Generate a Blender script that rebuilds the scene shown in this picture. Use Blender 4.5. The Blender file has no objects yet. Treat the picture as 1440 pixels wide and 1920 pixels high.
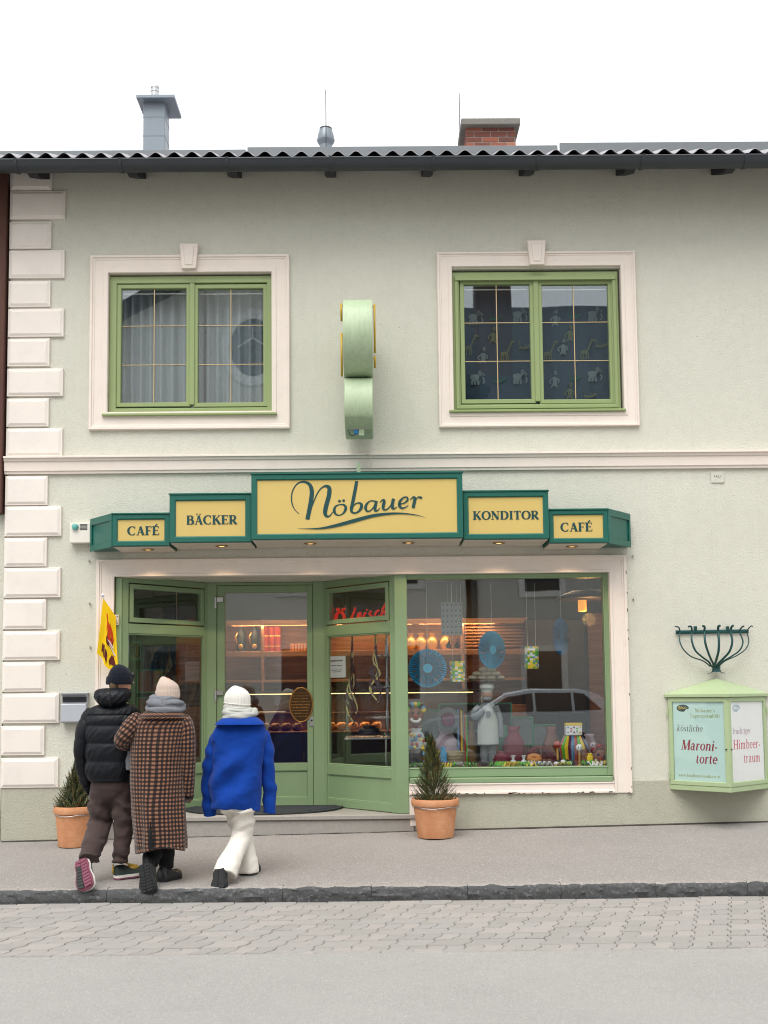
import bpy, bmesh, math, random
from mathutils import Vector, Matrix, noise
R = math.radians
rnd = random.Random(7)
scene = bpy.context.scene
col = scene.collection

# ------------------------------------------------------------------ camera
CAM_D, CAM_Z, FPX, PPY = 12.1, 1.415, 2200.0, 1116.2      # metres to the facade, eye height, focal length in 1440x1920 pixels
PITCH, YAW, ROLL = R(4.7716), R(.4876), R(-.5931)
_f = Vector((math.sin(YAW)*math.cos(PITCH), math.cos(YAW)*math.cos(PITCH), math.sin(PITCH)))
_r0 = Vector((math.cos(YAW), -math.sin(YAW), 0)); _u0 = _r0.cross(_f)
_rt = _r0*math.cos(ROLL)+_u0*math.sin(ROLL); _up = -_r0*math.sin(ROLL)+_u0*math.cos(ROLL)
cam_d = bpy.data.cameras.new('camera'); cam = bpy.data.objects.new('camera', cam_d); col.objects.link(cam)
cam.matrix_world = Matrix(((_rt.x, _up.x, -_f.x, 0), (_rt.y, _up.y, -_f.y, -CAM_D), (_rt.z, _up.z, -_f.z, CAM_Z), (0, 0, 0, 1)))
cam_d.sensor_fit = 'VERTICAL'; cam_d.sensor_height = 24.0; cam_d.lens = FPX/1920*24
cam_d.shift_y = (PPY-960)/1920
cam_d.clip_start = .1; cam_d.clip_end = 500
cam_d.dof.use_dof = True; cam_d.dof.focus_distance = 11.2; cam_d.dof.aperture_fstop = 1.4
scene.camera = cam

def at(px, py, Y=0.0):            # photograph pixel -> (x, z) on the upright plane at depth Y
    d = _f+_rt*((px-720)/FPX)-_up*((py-PPY)/FPX)
    t = (CAM_D+Y)/d.y
    return d.x*t, CAM_Z+d.z*t
def ax(px, py, Y=0.0): return at(px, py, Y)[0]
def az(px, py, Y=0.0): return at(px, py, Y)[1]
def a3(px, py, Y=0.0):
    x, z = at(px, py, Y); return Vector((x, Y, z))

# ------------------------------------------------------------------ sky and sun (bright overcast day)
SUN_EL, SUN_AZ = R(60), R(200)          # behind the camera, slightly to its left
world = bpy.data.worlds.new('World'); scene.world = world; world.use_nodes = True
nt = world.node_tree; nt.nodes.clear()
sky = nt.nodes.new('ShaderNodeTexSky'); sky.sky_type = 'NISHITA'; sky.sun_disc = False
sky.sun_elevation = SUN_EL; sky.sun_rotation = SUN_AZ; sky.dust_density = 6; sky.air_density = 1.2
hs = nt.nodes.new('ShaderNodeHueSaturation'); hs.inputs['Saturation'].default_value = .12; hs.inputs['Value'].default_value = .085
mx = nt.nodes.new('ShaderNodeMix'); mx.data_type = 'RGBA'; mx.inputs[0].default_value = .86
mx.inputs[7].default_value = (.80, .81, .825, 1)        # cloud cover
bg = nt.nodes.new('ShaderNodeBackground'); bg.inputs['Strength'].default_value = 1.0
wo = nt.nodes.new('ShaderNodeOutputWorld')
nt.links.new(sky.outputs[0], hs.inputs['Color']); nt.links.new(hs.outputs[0], mx.inputs[6])
nt.links.new(mx.outputs[2], bg.inputs['Color']); nt.links.new(bg.outputs[0], wo.inputs['Surface'])
sun_d = bpy.data.lights.new('sun', 'SUN'); sun_d.energy = 1.5; sun_d.angle = R(45); sun_d.color = (1, .97, .92)
sun = bpy.data.objects.new('sun', sun_d); col.objects.link(sun)
sun.rotation_euler = (R(90)-SUN_EL, 0, R(-18))
scene.view_settings.view_transform = 'Standard'; scene.view_settings.look = 'None'
scene.view_settings.exposure = 0.95; scene.view_settings.gamma = 1; scene.view_settings.use_curve_mapping = False
cy = scene.cycles
cy.filter_width = 1.05; cy.use_denoising = True; cy.max_bounces = 9; cy.diffuse_bounces = 4; cy.glossy_bounces = 4; cy.transparent_max_bounces = 24
cy.transmission_bounces = 6; cy.caustics_reflective = False; cy.caustics_refractive = False; cy.sample_clamp_indirect = 6

# ------------------------------------------------------------------ materials
def srgb(r, g, b):
    f = lambda c: (c/255/12.92) if c/255 <= .04045 else ((c/255+.055)/1.055)**2.4
    return (f(r), f(g), f(b))
class NT:
    def __init__(s, name):
        s.m = bpy.data.materials.new(name); s.m.use_nodes = True; s.t = s.m.node_tree
        s.b = s.t.nodes['Principled BSDF']; s.o = s.t.nodes['Material Output']
        s.tc = s.n('ShaderNodeTexCoord')
    def n(s, typ, **kw):
        n = s.t.nodes.new(typ)
        for k, v in kw.items(): setattr(n, k, v)
        return n
    def l(s, a, b): s.t.links.new(a, b)
    def mapping(s, scale=(1, 1, 1), src='Object', rot=(0, 0, 0)):
        m = s.n('ShaderNodeMapping'); m.inputs['Scale'].default_value = scale; m.inputs['Rotation'].default_value = rot
        s.l(s.tc.outputs[src], m.inputs['Vector']); return m.outputs[0]
    def noise(s, scale, detail=3, vec=None, rough=.55):
        n = s.n('ShaderNodeTexNoise'); n.inputs['Scale'].default_value = scale; n.inputs['Detail'].default_value = detail
        n.inputs['Roughness'].default_value = rough
        s.l(vec if vec is not None else s.tc.outputs['Object'], n.inputs['Vector']); return n.outputs['Fac']
    def ramp(s, fac, stops, interp='LINEAR'):
        r = s.n('ShaderNodeValToRGB'); r.color_ramp.interpolation = interp
        while len(r.color_ramp.elements) < len(stops): r.color_ramp.elements.new(.5)
        for e, (p, c) in zip(r.color_ramp.elements, stops): e.position = p; e.color = (*c, 1) if len(c) == 3 else c
        s.l(fac, r.inputs['Fac']); return r.outputs['Color']
    def mix(s, fac, a, b, mode='MIX'):
        m = s.n('ShaderNodeMix', data_type='RGBA', blend_type=mode)
        for i, v in ((0, fac), (6, a), (7, b)):
            if isinstance(v, (int, float)): m.inputs[i].default_value = v
            elif isinstance(v, tuple): m.inputs[i].default_value = (*v, 1) if len(v) == 3 else v
            else: s.l(v, m.inputs[i])
        return m.outputs[2]
    def math(s, op, a, b=0.0, c=0.0):
        m = s.n('ShaderNodeMath', operation=op)
        for i, v in enumerate((a, b, c)):
            if isinstance(v, (int, float)): m.inputs[i].default_value = v
            else: s.l(v, m.inputs[i])
        return m.outputs[0]
    def bump(s, h, strength=.3, dist=.005):
        b = s.n('ShaderNodeBump'); b.inputs['Strength'].default_value = strength; b.inputs['Distance'].default_value = dist
        s.l(h, b.inputs['Height']); s.l(b.outputs[0], s.b.inputs['Normal'])
    def base(s, c):
        if isinstance(c, tuple): s.b.inputs['Base Color'].default_value = (*c, 1)
        else: s.l(c, s.b.inputs['Base Color'])
    def rough(s, r):
        if isinstance(r, (int, float)): s.b.inputs['Roughness'].default_value = r
        else: s.l(r, s.b.inputs['Roughness'])
def mul(c, k): return tuple(min(1, x*k) for x in c)
MATS = {}
def mat(name, c, rough=.6, metal=0.0, var=.10, vs=5.0, bump=0.0, bs=120.0, bd=.003, spec=.5, dirt=0.0, aniso=(1, 1, 1), emit=None, es=0.0, alpha=None):
    if name in MATS: return MATS[name]
    t = NT(name); v = t.mapping(aniso)
    n1 = t.noise(vs, 4, v)
    c1 = t.mix(n1, mul(c, 1-var), mul(c, 1+var))
    if dirt:
        d = t.ramp(t.noise(vs*2.3, 6, v, .7), [(.5, (0, 0, 0)), (.72, (1, 1, 1))])
        c1 = t.mix(t.math('MULTIPLY', d, dirt), c1, mul(c, .35))
    t.base(c1); t.rough(t.math('ADD', t.math('MULTIPLY', t.noise(vs*3, 3, v), .16), rough-.08))
    t.b.inputs['Metallic'].default_value = metal; t.b.inputs['Specular IOR Level'].default_value = spec
    if bump: t.bump(t.noise(bs, 3, v), bump, bd)
    if emit: t.b.inputs['Emission Color'].default_value = (*emit, 1); t.b.inputs['Emission Strength'].default_value = es
    MATS[name] = t.m; return t.m

def stucco(name, c, speck=.0):
    t = NT(name)
    v = t.mapping((1, 1, 1))
    big = t.noise(.7, 4, v); mid = t.noise(9, 5, v, .65); streak = t.noise(2.2, 6, t.mapping((5.5, 5.5, .22)), .65)
    c1 = t.mix(big, mul(c, .90), mul(c, 1.05))
    c1 = t.mix(t.math('MULTIPLY', t.ramp(mid, [(.45, (0, 0, 0)), (.75, (1, 1, 1))]), .30), c1, mul(c, .80))
    c1 = t.mix(t.math('MULTIPLY', t.ramp(streak, [(.52, (0, 0, 0)), (.74, (1, 1, 1))]), .15), c1, mul(c, .76))
    fine = t.noise(55, 5, v, .75); grain = t.noise(150, 2, v)
    c1 = t.mix(t.math('MULTIPLY', t.ramp(fine, [(.30, (1, 1, 1)), (.47, (0, 0, 0))]), .42), c1, mul(c, .62))
    if speck:
        sp = t.n('ShaderNodeTexVoronoi'); sp.inputs['Scale'].default_value = 9.0; t.l(v, sp.inputs['Vector'])
        g = t.ramp(sp.outputs['Distance'], [(.035, (1, 1, 1)), (.07, (0, 0, 0))])
        dens = t.ramp(t.noise(1.6, 3, v), [(.5, (0, 0, 0)), (.62, (1, 1, 1))])
        c1 = t.mix(t.math('MULTIPLY', t.math('MULTIPLY', g, dens), speck), c1, (.05, .05, .045))
    t.base(c1); t.rough(.92); t.b.inputs['Specular IOR Level'].default_value = .25
    t.bump(t.math('ADD', t.math('MULTIPLY', fine, 1.0), t.math('MULTIPLY', grain, .5)), .9, .010)
    MATS[name] = t.m; return t.m

def glass(name, tint=(.9, .94, .93), refl=.05, rough=0.0):
    t = NT(name); t.t.nodes.remove(t.b)
    tr = t.n('ShaderNodeBsdfTransparent'); tr.inputs[0].default_value = (*tint, 1)
    gl = t.n('ShaderNodeBsdfGlossy'); gl.inputs['Roughness'].default_value = rough; gl.inputs[0].default_value = (.90, .97, 1, 1)
    lw = t.n('ShaderNodeLayerWeight'); lw.inputs['Blend'].default_value = .5
    fac = t.math('ADD', t.math('MULTIPLY', t.math('POWER', lw.outputs['Facing'], 5.0), 1-refl), refl)   # Schlick, alike from both sides
    wv = t.n('ShaderNodeBump'); wv.inputs['Strength'].default_value = .06; wv.inputs['Distance'].default_value = .01
    t.l(t.noise(1.3, 1), wv.inputs['Height']); t.l(wv.outputs[0], gl.inputs['Normal'])
    ms = t.n('ShaderNodeMixShader'); t.l(fac, ms.inputs[0]); t.l(tr.outputs[0], ms.inputs[1]); t.l(gl.outputs[0], ms.inputs[2])
    t.l(ms.outputs[0], t.o.inputs['Surface']); MATS[name] = t.m; return t.m
def emission(name, c, s):
    t = NT(name); t.base(c); t.b.inputs['Emission Color'].default_value = (*c, 1); t.b.inputs['Emission Strength'].default_value = s
    MATS[name] = t.m; return t.m

# ------------------------------------------------------------------ mesh builder
class MB:
    def __init__(s): s.v = []; s.f = []; s.uv = {}; s.mi = {}
    def add(s, vs, fs, uvs=None, mi=0):
        o = len(s.v); s.v += [tuple(p) for p in vs]
        for k, f in enumerate(fs):
            i = len(s.f); s.f.append(tuple(o+j for j in f))
            if uvs: s.uv[i] = [uvs[j] for j in f] if not isinstance(uvs, dict) else uvs[k]
            if mi: s.mi[i] = mi
        return s
    def box(s, x0, x1, y0, y1, z0, z1, mi=0, M=None):
        vs = [Vector(p) for p in ((x0, y0, z0), (x1, y0, z0), (x1, y1, z0), (x0, y1, z0), (x0, y0, z1), (x1, y0, z1), (x1, y1, z1), (x0, y1, z1))]
        if M is not None: vs = [M @ p for p in vs]
        return s.add(vs, [(0, 3, 2, 1), (4, 5, 6, 7), (0, 1, 5, 4), (1, 2, 6, 5), (2, 3, 7, 6), (3, 0, 4, 7)], mi=mi)
    def prism(s, poly, y0, y1, mi=0, f=None):   # poly in (x,z), extruded from y0 (front) to y1
        n = len(poly); f = f or (lambda x, y, z: (x, y, z))
        a = sum(poly[i][0]*poly[(i+1) % n][1]-poly[(i+1) % n][0]*poly[i][1] for i in range(n))
        if a < 0: poly = poly[::-1]
        vs = [f(x, y0, z) for x, z in poly]+[f(x, y1, z) for x, z in poly]
        return s.add(vs, [tuple(range(n)), tuple(range(2*n-1, n-1, -1))]+[(i, i+n, (i+1) % n+n, (i+1) % n) for i in range(n)], mi=mi)
    def tube(s, pts, r, n=8, cap=True, mi=0, flat=None):
        pts = [Vector(p) for p in pts]; m = len(pts); rs = r if isinstance(r, (list, tuple)) else [r]*m
        vs = []; up = None
        for i, p in enumerate(pts):
            t = (pts[min(i+1, m-1)]-pts[max(i-1, 0)]).normalized()
            if up is None:
                up = Vector((0, 0, 1)) if abs(t.z) < .9 else Vector((0, 1, 0))
                if flat is not None: up = Vector(flat)
            x = up.cross(t)
            if x.length < 1e-5: x = Vector((1, 0, 0)).cross(t)
            x.normalize(); y = t.cross(x); up = y
            ra, rb = rs[i] if isinstance(rs[i], tuple) else (rs[i], rs[i])
            for k in range(n):
                a = 2*math.pi*k/n; vs.append(p+x*(ra*math.cos(a))+y*(rb*math.sin(a)))
        fs = [(i*n+k, i*n+(k+1) % n, (i+1)*n+(k+1) % n, (i+1)*n+k) for i in range(m-1) for k in range(n)]
        if cap: fs += [tuple(range(n-1, -1, -1)), tuple((m-1)*n+k for k in range(n))]
        return s.add(vs, fs, mi=mi)
    def lathe(s, prof, c=(0, 0, 0), n=24, mi=0, sx=1, sy=1, cap=True):   # prof: (r,z)
        c = Vector(c); m = len(prof)
        vs = [c+Vector((r*sx*math.cos(2*math.pi*k/n), r*sy*math.sin(2*math.pi*k/n), z)) for r, z in prof for k in range(n)]
        fs = [(i*n+k, i*n+(k+1) % n, (i+1)*n+(k+1) % n, (i+1)*n+k) for i in range(m-1) for k in range(n)]
        if cap: fs += [tuple(range(n-1, -1, -1)), tuple((m-1)*n+k for k in range(n))]
        return s.add(vs, fs, mi=mi)
    def ball(s, c, rx, ry=None, rz=None, n=12, m=8, mi=0, M=None):
        ry = ry or rx; rz = rz or rx; c = Vector(c); vs = []
        for i in range(m+1):
            a = -math.pi/2+math.pi*i/m
            for k in range(n):
                b = 2*math.pi*k/n; p = Vector((rx*max(.01, math.cos(a))*math.cos(b), ry*max(.01, math.cos(a))*math.sin(b), rz*math.sin(a)))
                vs.append(c+(M @ p if M is not None else p))
        fs = [(i*n+k, i*n+(k+1) % n, (i+1)*n+(k+1) % n, (i+1)*n+k) for i in range(m) for k in range(n)]
        return s.add(vs, fs, mi=mi)
    def mesh(s, name, mats, smooth=False, bev=0, seg=1, weld=False):
        me = bpy.data.meshes.new(name); me.from_pydata(s.v, [], s.f)
        for m in (mats if isinstance(mats, (list, tuple)) else [mats]): me.materials.append(MATS[m] if isinstance(m, str) else m)
        if s.mi:
            for i, k in s.mi.items(): me.polygons[i].material_index = k
        if s.uv:
            ul = me.uv_layers.new(name='UVMap')
            for i, q in s.uv.items():
                p = me.polygons[i]
                for j, li in enumerate(p.loop_indices): ul.data[li].uv = q[j]
        if bev or weld:
            b = bmesh.new(); b.from_mesh(me)
            if weld: bmesh.ops.remove_doubles(b, verts=b.verts, dist=1e-5)
            if bev:
                ed = [e for e in b.edges if len(e.link_faces) == 2 and e.calc_face_angle(0) > R(28)]
                bmesh.ops.bevel(b, geom=ed, offset=bev, segments=seg, affect='EDGES', profile=.6, clamp_overlap=True)
            b.to_mesh(me); b.free()
        if smooth:
            me.polygons.foreach_set('use_smooth', [True]*len(me.polygons))
            if smooth != True: me.set_sharp_from_angle(angle=R(smooth))
        me.update(); return me
    def build(s, name, mats, parent=None, **kw):
        return link(name, s.mesh(name, mats, **kw), parent)
def link(name, me, parent=None, loc=None, rz=None):
    o = bpy.data.objects.new(name, me); col.objects.link(o)
    if parent: o.parent = parent
    if loc is not None: o.location = loc
    if rz is not None: o.rotation_euler.z = rz
    return o
def tag(o, label=None, cat=None, group=None, kind=None):
    if label: o['label'] = label
    if cat: o['category'] = cat
    if group: o['group'] = group
    if kind: o['kind'] = kind
    return o
def empty(name, loc=(0, 0, 0), rz=0.0, parent=None):
    o = bpy.data.objects.new(name, None); col.objects.link(o); o.location = loc; o.rotation_euler.z = rz; o.empty_display_size = .1
    if parent: o.parent = parent
    return o
def box(name, x0, x1, y0, y1, z0, z1, m, parent=None, bev=.003, **kw):
    return MB().box(x0, x1, y0, y1, z0, z1).build(name, m, parent, bev=bev, **kw)
def copy_tree(o, parent=None):
    c = o.copy(); col.objects.link(c); c.parent = parent
    for ch in list(o.children): copy_tree(ch, c)
    return c
def cat(pts, k=6, closed=False):          # Catmull-Rom through points (Vectors or tuples), linear in every component
    P = [tuple(p) for p in pts]; n = len(P); out = []
    rng = range(n if closed else n-1)
    for i in rng:
        p0, p1, p2, p3 = (P[(i-1) % n], P[i], P[(i+1) % n], P[(i+2) % n]) if closed else (P[max(i-1, 0)], P[i], P[i+1], P[min(i+2, n-1)])
        for j in range(k):
            t = j/k; out.append(tuple(.5*((2*b)+(-a+c)*t+(2*a-5*b+4*c-d)*t*t+(-a+3*b-3*c+d)*t**3) for a, b, c, d in zip(p0, p1, p2, p3)))
    if not closed: out.append(P[-1])
    return out
def fbm(p, s=1.0, o=3):
    return noise.fractal(Vector(p)*s, 1.0, 2.0, o)

# colours
stucco('wall_stucco', srgb(211, 210, 197), speck=.6)
stucco('plinth_stucco', srgb(180, 179, 163))
stucco('trim_plaster', srgb(232, 219, 208))
mat('quoin_plaster', srgb(224, 216, 208), .88, var=.06, vs=2.5, bump=.3, bs=150, dirt=.10)
mat('surround_paint', srgb(224, 213, 203), .8, var=.05, vs=2.5, bump=.15, bs=160, dirt=.09)
mat('green_paint', srgb(140, 156, 106), .42, var=.06, vs=4, bump=.05, bs=60, dirt=.04, aniso=(1, 1, .3))
mat('shop_green', srgb(128, 152, 116), .42, var=.06, vs=4, bump=.05, bs=60, dirt=.05, aniso=(1, 1, .3))
mat('sign_green', srgb(20, 92, 80), .38, var=.10, vs=5, bump=.05, bs=50, dirt=.10)
mat('sign_yellow', srgb(200, 175, 104), .35, var=.035, vs=1.5)
mat('letter_green', srgb(0, 62, 64), .45, var=.04)
mat('soffit_paint', srgb(205, 196, 182), .7, var=.05)
mat('gutter_metal', srgb(52, 57, 62), .45, metal=.2, var=.12, vs=3, dirt=.15, aniso=(.4, 1, 1))
mat('eternit', srgb(158, 156, 160), .85, var=.18, vs=8, bump=.3, bs=90, dirt=.25)
mat('dark_timber', srgb(38, 40, 44), .8, var=.15, vs=8)
mat('zinc', srgb(122, 131, 139), .42, metal=.3, var=.10, vs=3, dirt=.06)
mat('steel', srgb(190, 190, 190), .3, metal=.9, var=.06)
mat('guard_metal', srgb(112, 117, 121), .5, metal=.4, var=.08, dirt=.08)
mat('concrete_cap', srgb(120, 118, 112), .9, var=.2, vs=20, bump=.5, bs=120, dirt=.3)
mat('mortar', srgb(150, 140, 130), .95, var=.15, vs=30, bump=.4)
for i, c in enumerate(((146, 88, 70), (118, 72, 62), (166, 108, 82), (108, 70, 64))):
    mat('brick%d' % i, srgb(*c), .9, var=.2, vs=25, bump=.4, bs=150, dirt=.3)
mat('brown_timber', srgb(82, 50, 40), .75, var=.25, vs=6, bump=.4, bs=40, dirt=.3, aniso=(4, 4, .3))
mat('old_timber', srgb(82, 66, 56), .85, var=.3, vs=6, bump=.6, bs=40, dirt=.35, aniso=(4, 4, .3))
mat('white_paint', srgb(225, 220, 212), .55, var=.04)
mat('gold_bar', srgb(206, 182, 138), .35, metal=.3, var=.08)
mat('black_rubber', srgb(38, 44, 48), .75, var=.15, vs=20)
mat('stone_step', srgb(150, 146, 140), .85, var=.15, vs=25, bump=.3, bs=150, dirt=.2)
glass('window_glass', (.93, .95, .96), .12)
glass('shop_glass', (.97, .98, .98), .105)
# ================================================================== SETTING
XL, XR = -9.0, 9.5                 # how far the street is built
KY, KZ, RZ = -2.42, -.145, -.262   # kerb line, pavement edge height, road height
def base_z(x):                     # pavement height along the foot of the facade
    t = max(-.6, min(1.5, (x+3.82)/7.82)); return -.05+t*.115
def pave_z(x, y):
    t = max(0, min(1, y/(KY+.16))); return base_z(x)*(1-t)+KZ*t

def asphalt(name, c, scale=1.0, patch=.12, white=.35):
    t = NT(name); v = t.mapping((1, 1, 1))
    st = t.n('ShaderNodeTexVoronoi'); st.inputs['Scale'].default_value = 95*scale; t.l(v, st.inputs['Vector'])
    fine = t.noise(160*scale, 3, v, .7)
    big = t.noise(.9, 4, v, .6); mid = t.noise(6, 5, v, .65)
    c1 = t.mix(big, mul(c, 1-patch), mul(c, 1+patch))
    c1 = t.mix(t.math('MULTIPLY', t.ramp(mid, [(.5, (0, 0, 0)), (.8, (1, 1, 1))]), .25), c1, mul(c, .72))
    cell = t.n('ShaderNodeSeparateColor'); t.l(st.outputs['Color'], cell.inputs[0])
    c1 = t.mix(t.math('MULTIPLY', t.ramp(cell.outputs[0], [(.82, (0, 0, 0)), (.97, (1, 1, 1))]), white), c1, mul(c, 1.7))
    c1 = t.mix(t.math('MULTIPLY', t.ramp(fine, [(.36, (1, 1, 1)), (.52, (0, 0, 0))]), .6), c1, mul(c, .5))
    t.base(c1); t.rough(.9); t.b.inputs['Specular IOR Level'].default_value = .3
    t.bump(t.math('ADD', fine, t.math('MULTIPLY', st.outputs['Distance'], -.8)), .6, .005)
    MATS[name] = t.m
asphalt('pavement_asphalt', srgb(143, 139, 136), 1.3, .16, .8)
asphalt('road_asphalt', srgb(156, 154, 151), 1.0, .10, .25)
asphalt('ground_mat', srgb(140, 136, 128), .3)
asphalt('kerb_granite', srgb(82, 83, 84), .5, .25, 1.0); asphalt('kerb_top', srgb(150, 145, 140), .75, .15, .5)  # dark stone for the kerb faces, lighter one for their tops
for i, c in enumerate(((150, 146, 142), (145, 142, 138), (155, 150, 146), (149, 146, 143))):
    mat('paver%d' % i, srgb(*c), .9, var=.10, vs=9, bump=.35, bs=170, bd=.004, dirt=.12, spec=.3)
mat('base_dark', srgb(58, 54, 50), .9, var=.3, vs=30)
mat('joint_sand', srgb(122, 113, 105), .95, var=.25, vs=25, bump=.4)

g = MB().add([(-120, -140, -.5), (120, -140, -.5), (120, 90, -.5), (-120, 90, -.5)], [(0, 1, 2, 3)]).build('ground', 'ground_mat')
tag(g, kind='structure')
# pavement sheet, slightly uneven
def sheet(name, m, x0, x1, ys, zf, step=.12):
    b = MB(); nx = int((x1-x0)/step); vs = []
    for y in ys:
        for i in range(nx+1):
            x = x0+(x1-x0)*i/nx; vs.append((x, y, zf(x, y)))
    return b.add(vs, [(j*(nx+1)+i+1, j*(nx+1)+i, (j+1)*(nx+1)+i, (j+1)*(nx+1)+i+1) for j in range(len(ys)-1) for i in range(nx)]).build(name, m, smooth=True)
ys = [.06-.06*0]+[KY*i/20 for i in range(1, 20)]+[KY+.165]
ys = sorted(set([.05, 0.0]+[(KY+.16)*i/22 for i in range(1, 23)]+[KY+.12]), reverse=True)
pv = sheet('pavement', 'pavement_asphalt', XL, XR, ys, lambda x, y: pave_z(x, y)+.006*fbm((x, y, 0), .9)*(1 if y < -.05 else 0)+(.004 if y < -.1 else 0)-(.02 if y < KY+.14 else 0))
tag(pv, kind='structure')
rd = sheet('road', 'road_asphalt', XL-20, XR+20, [-4.36-.5*i for i in range(0, 20)]+[-14.4], lambda x, y: RZ+.012*fbm((x, y, 3), .5)-.004, .12)
for v in rd.data.vertices:
    if v.co.y > -4.4: v.co.y += .022*fbm((v.co.x, 0, 4), 3)+.015; v.co.z = RZ+.004
tag(rd, kind='structure')
# kerb: rough split granite stones
kerb = empty('kerb', (0, 0, 0)); tag(kerb, kind='structure')
jx = [-6.6, -5.3]+[ax(p, 1668, KY) for p in (32, 200, 530, 697, 877, 1052, 1230, 1402)]+[4.6, 5.7, 6.8]
jx = sorted(jx)
for i in range(len(jx)-1):
    b = bmesh.new(); x0, x1 = jx[i]+.0015, jx[i+1]-.0015; n = max(12, int((x1-x0)/.018))
    prof = [(.16, -.16), (.16, -.004), (.09, .002), (.03, .003), (.012, -.004), (.003, -.016), (-.003, -.032), (-.006, -.05), (-.007, -.07), (-.005, -.09), (.0, -.118), (.0, -.17)]
    rows = []
    for k in range(n+1):
        x = x0+(x1-x0)*k/n; e = .004 if k in (0, n) else 0
        row = []
        for (dy, dz) in prof:
            r = fbm((x*1.0, dy*3, dz*3+i*7), 11, 4)
            yy = KY+dy+(r*.014 if dy < .03 else 0)+(e if dy < .03 else 0); zz = KZ+dz+(r*.009 if -.05 < dz else 0)-e*.4*(dz > -.05)
            row.append(b.verts.new((x, yy, zz+.002*((i*37) % 5-2)/2)))
        rows.append(row)
    for k in range(n):
        for j in range(len(prof)-1): b.faces.new((rows[k][j], rows[k][j+1], rows[k+1][j+1], rows[k+1][j]))
    b.faces.new(rows[0][::-1]); b.faces.new(rows[-1])
    bmesh.ops.recalc_face_normals(b, faces=b.faces)
    me = bpy.data.meshes.new('kerb_stone'); b.to_mesh(me); b.free(); me.materials.append(MATS['kerb_granite']); me.materials.append(MATS['kerb_top'])
    for p in me.polygons:
        if all(v % 12 < 5 for v in p.vertices): p.material_index = 1
    me.polygons.foreach_set('use_smooth', [True]*len(me.polygons)); me.set_sharp_from_angle(angle=R(40))
    link('kerb_stone', me, kerb)
# interlocking pavers laid in raking rows between kerb and road
ps = empty('paver_strip', (0, 0, 0)); tag(ps, kind='structure')
bed = sheet('joint_bed', 'joint_sand', XL, XR, [KY+.02, -3.0, -3.6, -4.37], lambda x, y: RZ-.008, .4); bed.parent = ps
def paver_mesh(L, Dp, mi, seed):
    rr = random.Random(seed); sh = math.tan(R(17))*Dp; z = .012+.0
    g_ = .0024; zz = [(0, 0), (.22, .0), (.42, 1), (.78, 1), (1, 0)]
    gy = .0014; lft = [(g_+.024*a+sh*t, gy+(Dp-2*gy)*t) for t, a in zz]
    rgt = [(L-g_+.024*a+sh*t, gy+(Dp-2*gy)*t) for t, a in zz]
    poly = lft[::-1]+rgt; b = MB(); n = len(poly)
    cx = sum(p[0] for p in poly)/n; cy_ = sum(p[1] for p in poly)/n
    top = [(cx+(x-cx)*.975, cy_+(y-cy_)*.985) for x, y in poly]
    vs = [(x, y, -.02) for x, y in poly]+[(x, y, .004) for x, y in poly]+[(x, y, .009) for x, y in top]
    fs = [(i, (i+1) % n, (i+1) % n+n, i+n) for i in range(n)]+[(i+n, (i+1) % n+n, (i+1) % n+2*n, i+2*n) for i in range(n)]+[tuple(range(2*n, 3*n))]
    return b.add(vs, fs).mesh('paver', 'paver%d' % mi)
PL, PD = .25, .19
full = [paver_mesh(PL, PD, k, k) for k in range(4)]; half = [paver_mesh(PL/2, PD, k, k+9) for k in range(4)]
spots = []
y = KY-.025; row = 0
while y > -4.24:
    y0 = y-PD; off = (y0+4.4)*math.tan(R(17)); i0 = int((-4.6-off)/PL)-1
    for i in range(i0, i0+44):
        x = i*PL+off
        if x > 5.2: break
        dz = .002*fbm((x, y0, 5), 1.2)+rnd.uniform(-.002, .002)+.01*fbm((x, y0, 2), .35)
        if row % 2 == 0: spots.append((x, y0, dz, 0))
        else: spots.append((x, y0, dz, 1)); spots.append((x+PL/2, y0, dz+rnd.uniform(-.001, .001), 1))
    y -= PD; row += 1
def showing(s):
    d = s[1]+CAM_D; return abs((s[0]+.1)-d*.0085)/d < .35
near = sorted([s for s in spots if showing(s)], key=lambda s: (s[3], s[1]))[:300]
nearset = set(near); restb = MB()
for s in spots:
    hm = half if s[3] else full; k = rnd.randrange(4)
    if s in nearset:
        o = link('paver', hm[k], ps, (s[0], s[1], RZ+s[2]))
        o.rotation_euler = (rnd.uniform(-.008, .008), rnd.uniform(-.008, .008), rnd.uniform(-.006, .006))
    else:
        me = hm[k]
        restb.add([Vector(v.co)+Vector((s[0], s[1], RZ+s[2])) for v in me.vertices], [tuple(p.vertices) for p in me.polygons], mi=k)
o = restb.build('paver_field', ['paver%d' % k for k in range(4)], ps); o['kind'] = 'stuff'
# border course and road seam
border = MB(); x = -4.6; k = 0
while x < 5:
    w = rnd.uniform(.18, .24); border_me = MB().box(0, w-.008, 0, .085, -.02, .006).mesh('border_stone', 'paver%d' % rnd.randrange(4), bev=.004)
    link('border_stone', border_me, ps, (x, -4.352, RZ+rnd.uniform(-.002, .002))); x += w

# dark irregular strip where pavement meets the house
tb = MB(); vs = []; nj = 240
for i in range(nj+1):
    x = -3.8+(8.6)*i/nj; w = .018+.012*fbm((x, 0, 9), 6); vs += [(x, -.012, pave_z(x, 0)+.014), (x, -.016-w, pave_z(x, -.03)+.0065)]
tb.add(vs, [(2*i, 2*i+1, 2*i+3, 2*i+2) for i in range(nj)]); o = tb.build('base_strip', 'base_dark', pv)
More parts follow.
